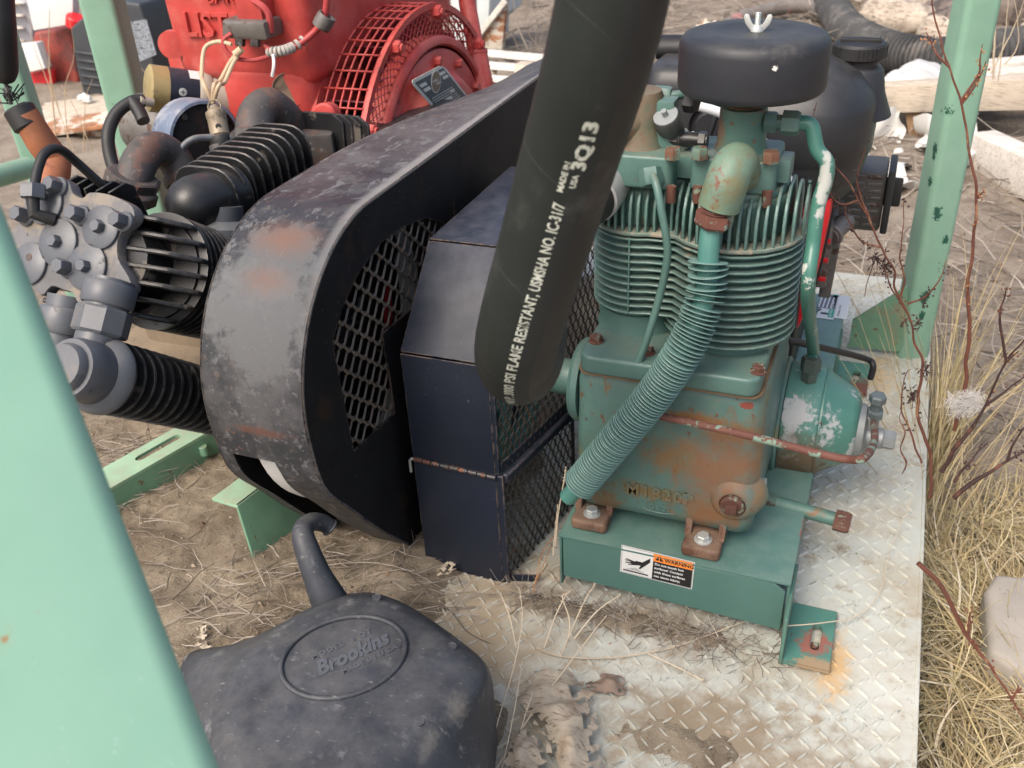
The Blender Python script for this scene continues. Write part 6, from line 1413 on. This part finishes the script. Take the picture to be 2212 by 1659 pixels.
tag(boxpx('white_board', [py(24, 98, 3.97), py(78, 92, 3.97), py(98, 148, 3.97), py(46, 160, 3.97)], .05, m_white), 'smaller white board below the grey louvred crate', 'board')
lc = thing('louvred_crate', 'pale grey louvred plastic crate in the top left corner', 'crate', py(30, 90, 4.3))
boxpx('crate_body', [py(-40, -60, 4.3), py(66, -60, 4.3), py(70, 88, 4.3), py(-20, 96, 4.3)], .3, paint('pale_grey_plastic', (.38, .40, .44), .6, .05, bump=.1), lc)
for k in range(4): boxpx('louvre', [py(-10, 4 + k * 27, 4.28), py(44, 2 + k * 27, 4.28), py(44, 8 + k * 27, 4.24), py(-10, 10 + k * 27, 4.24)], .03, m_woodx, lc, (0, 1, -.3), .003, 1)
tag(boxpx('old_plank', [py(90, 222, 3.7), py(300, 196, 3.85), py(305, 236, 3.55), py(92, 262, 3.4)], .05, m_wood, None, (0, .2, -1)), 'broad grey weathered plank lying on the rusted beam', 'plank')
ib = thing('rusted_beam', 'cream-painted rust-flaking steel beam lying behind the mint posts', 'beam', py(180, 330, 3.2))
boxpx('beam_flange', [py(70, 262, 3.35), py(420, 215, 3.5), py(420, 240, 3.35), py(72, 292, 3.2)], .02, m_rusty, ib, (0, .1, -1), .003, 1)
boxpx('beam_web', [py(75, 290, 3.26), py(420, 244, 3.4), py(420, 300, 3.4), py(80, 352, 3.26)], .02, m_rusty, ib)
boxpx('beam_flange', [py(72, 352, 3.3), py(420, 300, 3.45), py(420, 322, 3.3), py(74, 378, 3.15)], .02, m_rusty, ib, (0, .1, -1), .003, 1)
tag(log('rag', 'scrap of white plastic on the old plank', py(170, 212, 3.66), py(196, 214, 3.66), .02, m_white, 4, .6, 'rag'))
# a stone in the grass
v, f = prism([(q.x, q.y) for q in [pz(a, b, -.09) for a, b in ((2128, 1275), (2150, 1238), (2225, 1240), (2300, 1330), (2290, 1460), (2200, 1450), (2135, 1400))]], (0, 0, -.19), (1, 0, 0), (0, 1, 0), .10, .014, 3)
tag(obj('stone', displace(v, .004, 25), f, paint('smooth_stone', (.34, .31, .27), .85, .08, [(30, .6, .68, (.25, .21, .17))], bump=.5), None, 60), 'smooth grey-beige stone half hidden in the dry grass', 'stone')

# ------------------------------------------------------------------ dry vegetation
def strawmat(name, cols, rough=.75):
    s = N(name); r = s.island(); n = s.n('ShaderNodeValToRGB'); s.t.links.new(r, n.inputs[0]); e = n.color_ramp.elements
    e[0].position = 0; e[0].color = cols[0] + (1,); e[1].position = 1; e[1].color = cols[-1] + (1,)
    for i, c in enumerate(cols[1:-1]): el = e.new((i + 1) / (len(cols) - 1)); el.color = c + (1,)
    c = s.mix(s.math('MULTIPLY', s.step(s.noise(70, 4, .6), .4, .7), .35), n.outputs[0], tuple(x * .6 for x in cols[1]))
    s.set(s.b.inputs['Subsurface Weight'], 0); return s.done(c, rough, 0, .25)
m_straw = strawmat('dry_straw', [(.20, .14, .075), (.50, .40, .22), (.38, .29, .16), (.60, .52, .36), (.44, .36, .19), (.30, .26, .13)])
m_twig = strawmat('grey_twigs', [(.09, .07, .055), (.22, .18, .145), (.38, .34, .29), (.15, .115, .09), (.48, .44, .38)])
m_dock = paint('dock_stem', (.13, .045, .028), .65, .25, [(30, .55, .65, (.30, .16, .09), (3, 3, .5)), (12, .6, .7, (.05, .02, .015))], bump=.3)
m_dockdark = paint('dock_stem_dark', (.045, .022, .02), .65, .25, [(30, .55, .65, (.13, .05, .035))], bump=.3)
m_orangestem = paint('orange_stem', (.34, .17, .08), .65, .2, bump=.2)
def blade(g, p, d, L, w_, curl, seg=6, droop=1.0):
    """one narrow folded grass blade"""
    d = d.normalized(); side = d.cross(V((0, 0, 1))); side = side.normalized() if side.length > .1 else V((1, 0, 0)); side = (side + V((random.uniform(-.6, .6), random.uniform(-.6, .6), random.uniform(-.6, .6)))).normalized()
    n0 = len(g.v); q = V(p); st_ = L / seg; k = V((random.uniform(-1, 1), random.uniform(-1, 1), 0)) * curl
    for i in range(seg + 1):
        ww_ = w_ * (1 - (i / seg) ** 2 * .85); g.v.append(q - side * ww_); g.v.append(q + side * ww_)
        if i < seg: g.f.append((n0 + 2 * i, n0 + 2 * i + 1, n0 + 2 * i + 3, n0 + 2 * i + 2))
        q = q + d * st_; d = (d + k / seg + V((0, 0, -droop / seg))).normalized()
def gh(x, y): return ground_h(x, y)
random.seed(21)
g = G(); g2 = G()
tuss = [(.26, .80, 1, .17), (.22, .95, 1, .15), (.33, .92, 1, .2), (.20, 1.10, .8, .15), (.31, 1.08, 1, .2), (.42, 1.02, 1, .22), (.21, 1.25, .7, .14), (.32, 1.24, 1, .18), (.45, 1.20, 1, .2), (.23, .66, 1, .16), (.36, .74, 1, .2), (.19, .55, 1, .15), (.29, .58, 1, .2), (.36, 1.38, .7, .18), (.50, 1.36, .8, .2), (.17, 1.42, .35, .12), (.55, 1.1, 1, .2), (.46, .86, 1, .2), (.22, 1.40, 1, .14), (.31, 1.34, 1, .18), (.36, 1.50, 1, .2), (.44, 1.45, 1, .2), (.26, 1.56, .8, .16), (.50, 1.58, .7, .2), (.30, 1.18, 1, .18), (.24, 1.30, 1, .16)]
for (x, y, dn, sp) in tuss:
    ang0 = random.uniform(0, 6.28); 
    for k in range(int(560 * dn)):
        a = random.gauss(ang0, 1.3); r_ = abs(random.gauss(0, sp * .45)); X_, Y_ = x + r_ * math.cos(a), y + r_ * math.sin(a)
        if X_ < DX1 + .012: X_ = DX1 + .012 + random.random() * .03
        lift = random.uniform(.15, 1.1); d_ = V((math.cos(a), math.sin(a), lift)); zb = gh(X_, Y_) + random.uniform(-.01, .05)
        tgt = g if random.random() > .06 else g2
        blade(tgt, (X_, Y_, zb), d_, random.uniform(.06, .21), random.uniform(.0005, .0015), 2.2, 7, random.uniform(.6, 2.2))
for (x, y) in ((.155, 1.72), (.165, 1.80), (.150, 1.62), (.17, 1.50), (.2, 1.85)):      # upright tufts by the right post
    for k in range(55):
        X_, Y_ = x + random.gauss(0, .02), y + random.gauss(0, .03); X_ = max(X_, DX1 + .008)
        blade(g, (X_, Y_, gh(X_, Y_)), V((random.gauss(0, .28), random.gauss(0, .28), 1)), random.uniform(.18, .50), random.uniform(.0007, .0018), .5, 8, random.uniform(-.1, .7))
tag(obj('dry_grass', g.v, g.f, m_straw, None, 0), 'mat of dry straw-coloured grass beside the white deck edge', 'grass', kind='stuff')
for k in range(9):       # curled bleached ribbons
    x, y = random.uniform(.17, .4), random.uniform(.7, 1.3); blade(g2, (x, y, gh(x, y) + .06), V((random.uniform(-1, 1), random.uniform(-1, 1), .4)), .14, .0028, 3, 12, .6)
tag(obj('pale_grass_ribbons', g2.v, g2.f, strawmat('bleached_straw', [(.62, .54, .40), (.70, .62, .48), (.55, .46, .32)]), None, 60), 'bleached curled grass ribbons on top of the dry grass', 'grass', kind='stuff')
# litter of fine dead twigs over the far mud and in the soil
g = G()
def twig(g, p, a, L, r_, lift=.15):
    q = [V(p)]; d_ = V((math.cos(a), math.sin(a), random.uniform(-.05, lift)))
    for k in range(3): q.append(q[-1] + d_ * L / 3); d_ = (d_ + V((random.uniform(-.4, .4), random.uniform(-.4, .4), random.uniform(-.25, .15)))).normalized()
    g.add(*tube(q, [r_, r_, r_ * .8, r_ * .5], 3, False))
for k in range(9000):
    y = 1.9 + 6.0 * random.random() ** 1.3; x = random.uniform(-.62 * y - .6, .24 * y + .6)
    if -1.6 < x < .2 and y < 2.3: continue
    if noise.noise(V((x * 1.4, y * 1.4, 0))) + random.uniform(-.3, .45) < 0: continue
    twig(g, (x, y, gh(x, y) + random.uniform(0, .02 + .02 * (y > 4))), random.uniform(0, 6.28), random.uniform(.04, .16) * (1 + .18 * y), random.uniform(.0008, .002) * (1 + .15 * y), .5)
tag(obj('dead_twigs', g.v, g.f, m_twig, None, 0), 'litter of dead grey twigs over the mud behind the machines', 'twigs', kind='stuff')
g = G()
for k in range(5200):
    x = random.uniform(-1.5, -.40); y = random.uniform(.45, 1.3)
    dens = -.015 + 1.2 * math.exp(-((x + .76) / .12) ** 2 - ((y - .77) / .07) ** 2) + .8 * math.exp(-((x + .60) / .14) ** 2 - ((y - .92) / .06) ** 2) + .8 * math.exp(-((x + 1.15) / .12) ** 2 - ((y - 1.0) / .12) ** 2) + .03
    if random.random() > dens * 1.1: continue
    twig(g, (x, y, max(0, soil_h(x, y)) + random.uniform(.0, .014)), random.gauss(.5, .7) + (math.pi if random.random() > .5 else 0), random.uniform(.02, .09), random.uniform(.0004, .0011), .2)
for k in range(420):
    x = random.uniform(-.42, -.03); y = random.gauss(.955, .018); twig(g, (x, y, max(0.001, soil_h(x, y))), random.uniform(0, 6.28), random.uniform(.015, .06), random.uniform(.0003, .0007), .6)
tag(obj('soil_straws', g.v, g.f, m_twig, None, 0), 'tangle of dry root straws scattered on the soil around the can', 'straws', kind='stuff')
g = G()
for k in range(11000):
    if random.random() < .7: x = random.uniform(-1.4, .1); y = random.uniform(.5, 1.5); z = soil_h(x, y); r_ = random.uniform(.0007, .0020) * (1 + (random.random() ** 12) * 2.5)
    else: y = 1.9 + 3.2 * random.random(); x = random.uniform(-.5 * y, .24 * y + .5); z = gh(x, y); r_ = random.uniform(.002, .008)
    if z < -.004 and y < 1.5: continue
    r3 = [r_ * random.uniform(.6, 1.3) for _ in range(6)]
    g.add([V((x + r3[0], y, z)), V((x, y + r3[1], z)), V((x - r3[2], y, z)), V((x, y - r3[3], z)), V((x, y, z + r3[4])), V((x, y, z - r3[5]))], [(0, 1, 4), (1, 2, 4), (2, 3, 4), (3, 0, 4), (1, 0, 5), (2, 1, 5), (3, 2, 5), (0, 3, 5)])
tag(obj('soil_crumbs', g.v, g.f, strawmat('crumbs', [(.30, .22, .14), (.16, .11, .08), (.42, .35, .26), (.10, .075, .055)]), None, 0), 'crumbs and small stones on the soil', 'gravel', kind='stuff')

def weed(name, label, stems, y, r0, mat, seeds=0, seedmat=None, group=None):
    t = thing(name, label, 'weed', py(stems[0][0][0], stems[0][0][1], y), group)
    for pts in stems:
        q = [py(p[0], p[1], y + (p[2] if len(p) > 2 else 0)) for p in pts]; c_ = cat(q, 6)
        c_ = [p + V((noise.noise(p * 40), noise.noise(p * 40 + V((5, 0, 0))), noise.noise(p * 40 + V((0, 5, 0))))) * .0022 for p in c_]
        k = .68 if pts is stems[0] else .42
        v, f = tube(c_, [r0 * k, r0 * k * .85, r0 * k * .5, r0 * k * .3], 7); obj('stem', v, f, mat, t)
        if seeds:
            for _ in range(seeds):
                p = random.choice(c_[len(c_) // 4:]); g = G()
                for _ in range(random.randint(2, 7)):
                    q_ = p + V((random.gauss(0, .0035), random.gauss(0, .0035), random.gauss(0, .0045))); r_ = random.uniform(.0008, .0022)
                    g.add(*lathe([(0, -r_), (r_, 0), (0, r_ * 1.3)], q_, (random.uniform(-1, 1), random.uniform(-1, 1), .5), 5, False))
                tag(g.build('seed_cluster', seedmat or mat, t, 0), kind='stuff')
    return t
def cluster(parent, u_, v_, y, n_, sp, mat):
    g = G(); p = py(u_, v_, y)
    for _ in range(n_):
        q_ = p + V((random.gauss(0, sp), random.gauss(0, sp), random.gauss(0, sp * 1.3))); r_ = random.uniform(.0012, .0034)
        g.add(*lathe([(0, -r_ * 1.2), (r_ * .45, 0), (0, r_ * 1.5)], q_, (random.uniform(-1, 1), random.uniform(-1, 1), random.uniform(-1, 1)), 4, False))
        if random.random() > .6: g.add(*tube([p, q_], .0005, 3, False))
    tag(g.build('seed_cluster', mat, parent, 0), kind='stuff')
wd = weed('dock_weed', 'reddish-brown dead dock stems at the deck edge in front of the right post', [[(2009, 1075), (2009, 983), (1984, 903), (1984, 853), (1994, 786), (1974, 740), (1968, 696), (1941, 650), (1918, 603), (1905, 560)],
    [(1968, 696), (1935, 625), (1930, 585), (1905, 535), (1880, 480), (1855, 432), (1826, 385), (1807, 362), (1780, 330), (1751, 310), (1754, 262), (1763, 222)], [(1945, 640), (1955, 605), (1942, 560), (1950, 500), (1953, 430)], [(1960, 660), (2000, 640), (2030, 600), (2045, 560)],
    [(1990, 1000), (1965, 930), (1947, 880), (1955, 810), (1968, 795)], [(1880, 480), (1862, 430), (1850, 395), (1862, 340), (1868, 318)], [(1855, 432), (1820, 440), (1795, 420), (1790, 385)], [(1905, 535), (1860, 520), (1830, 470), (1826, 440)]], 1.32, .0040, m_dock, 5, m_dockdark)
for (a, b, n_, s_) in ((1912, 575, 60, .006), (1895, 555, 40, .005), (1984, 700, 26, .004), (2000, 800, 40, .005), (1972, 858, 50, .006), (1955, 690, 20, .005), (1995, 655, 16, .003)): cluster(wd, a, b, 1.32, n_, s_, m_dockdark)
v, f = tube(cat(PY([(1950, 880), (1943, 905), (1955, 935), (1945, 970), (1958, 1000), (1948, 1025)], 1.2), 6), [.001, .002, .004, .003, .005, .001], 5, True, .25); obj('withered_leaf', v, f, m_dock, wd)
v, f = tube(cat(PY([(1890, 560), (1880, 590), (1872, 615), (1868, 640)], 1.33), 5), .0016, 5, True, .4); obj('withered_leaf', v, f, m_dock, wd)
weed('dock_weed', 'tall single brown dock stem in front of the right post', [[(2060, 930), (2083, 845), (2088, 786), (2094, 696), (2090, 620), (2098, 560), (2108, 430), (2094, 317), (2074, 217), (2048, 143), (2021, 43), (2011, -30)],
    [(2074, 225), (2110, 180), (2130, 130)], [(2048, 143), (2020, 110), (2000, 70)], [(2074, 217), (2112, 165), (2118, 130), (2125, 95)], [(2108, 428), (2125, 412)]], 1.36, .0046, m_dock, 3, m_orangestem)
weed('dark_weed', 'dark blackish-red branch rising to the right edge by the feather tuft', [[(2035, 1020), (2061, 975), (2101, 920), (2128, 876), (2174, 780), (2230, 715)], [(2128, 876), (2165, 850), (2230, 800)], [(2174, 780), (2160, 700), (2170, 640), (2175, 620)], [(2174, 780), (2200, 760)]], 1.26, .0050, m_dockdark, 3, m_dock)
weed('dark_weed', 'dark leaning branch over the dry grass at the right edge', [[(2060, 1075), (2108, 1036), (2174, 996), (2240, 962)], [(2174, 996), (2190, 960), (2230, 900)], [(2060, 1040), (2092, 1000), (2130, 960)]], 1.12, .0050, m_dockdark, 3)
weed('dock_weed', 'reddish stem crossing the lower grass beside the stone', [[(1985, 1215), (2041, 1279), (2091, 1379), (2141, 1440), (2185, 1510), (2240, 1600)], [(2091, 1379), (2094, 1335), (2100, 1310)], [(2185, 1510), (2200, 1480)]], .95, .0046, m_dock, 3)
weed('thin_weed', 'cluster of thin straw stalks at the top right corner', [[(2145, 170), (2150, 60), (2158, -20)], [(2155, 180), (2172, 60), (2180, -20)], [(2140, 160), (2190, 60), (2215, -10)], [(2168, 140), (2200, 90), (2190, -10)]], 2.6, .0040, strawmat('thin_straw', [(.5, .4, .28), (.6, .5, .36)]), 0)
weed('thin_weed', 'tall thin straw-coloured stalks in front of the red fuel can', [[(125, 330), (112, 200), (105, 100), (108, 20)], [(150, 340), (140, 200), (160, 120), (150, 40)], [(100, 320), (70, 180), (40, 90), (20, 10)], [(160, 330), (120, 220), (80, 120), (60, 40), (30, 0)], [(130, 250), (105, 150), (85, 70)], [(180, 330), (185, 220), (200, 170)], [(90, 300), (60, 220), (50, 160)], [(200, 330), (165, 240), (130, 180)], [(240, 60), (285, 120), (330, 180)], [(240, 120), (252, 60), (262, 30)]], 2.5, .0040, strawmat('thin_straw2', [(.55, .42, .28), (.48, .36, .24)]), 0)
weed('thin_weed', 'brown dead weed stalks between the steel bin and the hose', [[(1140, 105), (1120, 60), (1110, 10), (1100, -20)], [(1155, 105), (1160, 50), (1150, 0)], [(1170, 110), (1140, 60), (1180, 10)], [(1120, 105), (1105, 70), (1092, 50)], [(1165, 110), (1175, 60), (1190, 30)]], 4.0, .0055, m_twig, 0)
# feather tuft
g = G(); p0 = py(2085, 872, 1.3); m_fl = paint('white_down', (.58, .56, .54), .9, .03, bump=0)
for k in range(1100):
    q = p0 + V((random.gauss(0, .008), random.gauss(0, .006), random.gauss(0, .007))) + V((.6, .1, .5)) * random.gauss(0, .009); d_ = (V((random.gauss(0, 1), random.gauss(0, 1), random.gauss(0, 1))).normalized() + V((.9, 0, .5)) * noise.noise(q * 60) * 2).normalized(); g.add(*tube([q, q + d_ * .006, q + d_ * .010 + V((random.gauss(0, .002), 0, random.gauss(0, .002)))], .00022, 3, False))
tag(g.build('feather_tuft', m_fl, None, 0), 'tuft of white fluff caught in the weeds at the deck edge', 'fluff')
# stalks lying on the deck by the can
def straw(name, label, stems, r0, mat, sd=True):
    t = thing(name, label, 'dry stalk', pz(stems[0][0][0], stems[0][0][1], 0))
    for pts in stems:
        c_ = cat([pz(a, b, c) for a, b, c in pts], 6); v, f = tube(c_, [r0, r0 * .8, r0 * .5], 5); obj('stalk', v, f, mat, t)
        if sd:
            g = G()
            for p in c_[len(c_) // 2:]:
                for _ in range(2):
                    d_ = V((random.gauss(0, 1), random.gauss(0, 1), random.gauss(.4, 1))).normalized(); g.add(*tube([p, p + d_ * .0035], [.0007, .0002], 3, False))
            tag(g.build('seed_head', mat, t, 0), kind='stuff')
    return t
m_palestalk = strawmat('pale_stalks', [(.55, .46, .34), (.62, .54, .42), (.48, .38, .26)])
straw('dry_stalk', 'bushy pale stalks standing beside the big dead leaf', [[(1040, 1700, .0), (1075, 1560, .04), (1110, 1440, .08), (1128, 1340, .11), (1122, 1270, .13)], [(1080, 1680, .0), (1110, 1540, .05), (1128, 1430, .07)], [(1000, 1700, .0), (1030, 1600, .04), (1060, 1520, .06)], [(1020, 1690, 0), (1010, 1600, .05), (1002, 1560, .06)], [(1060, 1700, 0), (1050, 1590, .05), (1070, 1500, .08)], [(1095, 1690, 0), (1130, 1560, .03), (1150, 1500, .05)], [(1115, 1400, .06), (1100, 1330, .09), (1080, 1280, .10)]], .0010, m_palestalk)
straw('dry_stalk', 'long thin straw slanting across the dead leaf', [[(1060, 1680, .01), (1150, 1540, .03), (1270, 1380, .05), (1310, 1330, .06)]], .0011, m_palestalk, False)
straw('dry_stalk', 'twiggy reddish stalk lying on the deck before the compressor base', [[(1160, 1400, .004), (1210, 1418, .006), (1300, 1422, .006), (1390, 1412, .006), (1480, 1390, .006), (1640, 1330, .012)], [(1400, 1412, .006), (1460, 1440, .004), (1520, 1470, .003)], [(1210, 1418, .006), (1235, 1360, .03), (1262, 1300, .05), (1285, 1262, .06)], [(1240, 1380, .02), (1290, 1320, .04), (1340, 1285, .05)], [(1225, 1400, .01), (1230, 1340, .04), (1215, 1290, .06), (1232, 1278, .06)], [(1175, 1400, .005), (1200, 1330, .03), (1225, 1280, .05)]], .0012, m_palestalk)
straw('dry_stalk', 'small tawny seed stalk poking up at the foot of the navy guard', [[(1150, 1290, .0), (1160, 1240, .02), (1172, 1195, .04), (1195, 1160, .055)], [(1160, 1250, .01), (1178, 1210, .03), (1190, 1180, .04)], [(1150, 1270, .0), (1185, 1215, .02)]], .0011, m_orangestem)
straw('dry_stalk', 'feathery grey stalk hanging between the guard mesh and the finned tube', [[(1200, 1180, .05), (1206, 1110, .10), (1218, 1040, .15), (1222, 1010, .17)], [(1195, 1200, .03), (1200, 1140, .07), (1205, 1090, .1)]], .0012, m_palestalk)
straw('dry_stalk', 'thin bent straw reaching over the slotted foot to the deck edge', [[(1700, 1352, .05), (1780, 1345, .03), (1850, 1330, .012), (1900, 1280, .012), (1925, 1180, .015), (1960, 1100, .02), (1990, 1010, .03)]], .0009, m_palestalk, False)
straw('dry_stalk', 'long brown root straw lying on the soil above the can', [[(600, 1250, .03), (700, 1222, .035), (800, 1215, .035), (880, 1232, .03), (960, 1275, .012), (1020, 1330, .004)], [(880, 1300, .02), (960, 1310, .01), (1010, 1365, .004), (1060, 1390, .003)]], .0010, m_twig, False)
# the big crumpled dead leaf and a brown one
def leaf(name, label, rows, mat, seed, ridges, lift=.012):
    rows = [cat([pz(a, b, c) for a, b, c in r], 8) for r in rows]; m = min(len(r) for r in rows); cols = [cat([r[i] for r in rows], 10) for i in range(m)]; n_ = len(cols[0]); vs = []
    for i, c in enumerate(cols):
        for j, p in enumerate(c):
            h_ = .0018 * math.sin(j * ridges + 2.5 * noise.noise(V((i * .25, j * .08, seed)))) + .007 * noise.noise(p * 30 + V((seed, 0, 0))) + .004 * noise.noise(p * 80)
            e_ = .008 * noise.noise(V((j * .8, i * 3, seed))) if i in (0, m - 1) else 0
            vs.append(p + V((e_, e_, h_ + lift)))
    fs = [(i * n_ + j, (i + 1) * n_ + j, (i + 1) * n_ + j + 1, i * n_ + j + 1) for i in range(m - 1) for j in range(n_ - 1) if not ((i < 4 or i > m - 6 or j < 3 or j > n_ - 5) and noise.noise(V((i * .37, j * .31, seed + 4))) < -.05)]
    N_ = len(vs); th = [p - V((0, 0, .0008)) for p in vs]; return tag(obj(name, vs + th, fs + [tuple(x + N_ for x in reversed(q)) for q in fs], mat, None, 60), label, 'leaf')
m_leaf = paint('dead_leaf', (.43, .37, .29), .9, .15, [(14, .48, .62, (.28, .22, .16), (1, 1, 1)), (70, .56, .64, (.22, .165, .115), (1, 6, 1)), (40, .66, .7, (.10, .07, .05))], bump=1.0, bscale=160, spec=.2)
leaf('dead_leaf', 'big crumpled beige dead leaf on the deck right of the grey can', [[(1135, 1480, .01), (1180, 1455, .022), (1240, 1462, .012)], [(1118, 1530, .012), (1180, 1520, .03), (1275, 1500, .008)], [(1150, 1570, .012), (1215, 1560, .034), (1285, 1540, .008)], [(1180, 1620, .012), (1230, 1610, .03), (1290, 1600, .008)], [(1200, 1700, .01), (1250, 1700, .03), (1300, 1690, .006)]], m_leaf, 2, .9)
leaf('dead_leaf', 'smaller torn beige leaf at the bottom edge beside the big leaf', [[(1108, 1590, .01), (1130, 1585, .02), (1160, 1600, .01)], [(1095, 1640, .01), (1130, 1640, .025), (1175, 1640, .01)], [(1110, 1720, .01), (1150, 1720, .02), (1200, 1700, .01)]], m_leaf, 6, .9)
leaf('dead_leaf', 'reddish-brown curled leaf just above the big beige leaf', [[(1272, 1478, .004), (1305, 1456, .010), (1345, 1462, .006)], [(1268, 1490, .006), (1310, 1478, .016), (1352, 1484, .004)], [(1290, 1500, .003), (1320, 1498, .010), (1350, 1505, .003)]], paint('brown_leaf', (.20, .145, .11), .85, .2, bump=.7), 9, .3, .003)
leaf('dead_leaf', 'small pale leaf on the soil left of the grey can', [[(430, 1360, .02), (445, 1350, .024)], [(425, 1390, .02), (450, 1385, .024)], [(440, 1420, .02), (462, 1415, .024)]], m_leaf, 3, .2, .005)
leaf('dead_leaf', 'little whitish curled leaf on the soil below the guard box', [[(940, 1240, .012), (950, 1246, .014)], [(955, 1225, .014), (975, 1235, .016)], [(985, 1205, .012), (992, 1212, .014)]], m_palestalk, 5, .2, .002)

# shared groups of look-alike kinds
GR = {'log': 'logs and roots on the far ground', 'plastic_sheet': 'white sheeting around the long beam', 'dead_leaf': 'dead leaves on the deck and soil', 'dock_weed': 'dead weeds along the deck edge', 'dark_weed': 'dead weeds along the deck edge',
      'thin_weed': 'thin dry weeds behind the machines', 'dry_stalk': 'dry stalks lying on the deck and soil', 'white_board': 'white boards at the far left', 'scrap_iron': 'scrap beyond the air filter'}
for o in list(COL.objects):
    b_ = o.name.split('.')[0]
    if o.parent is None and b_ in GR and 'kind' not in o: o['group'] = GR[b_]
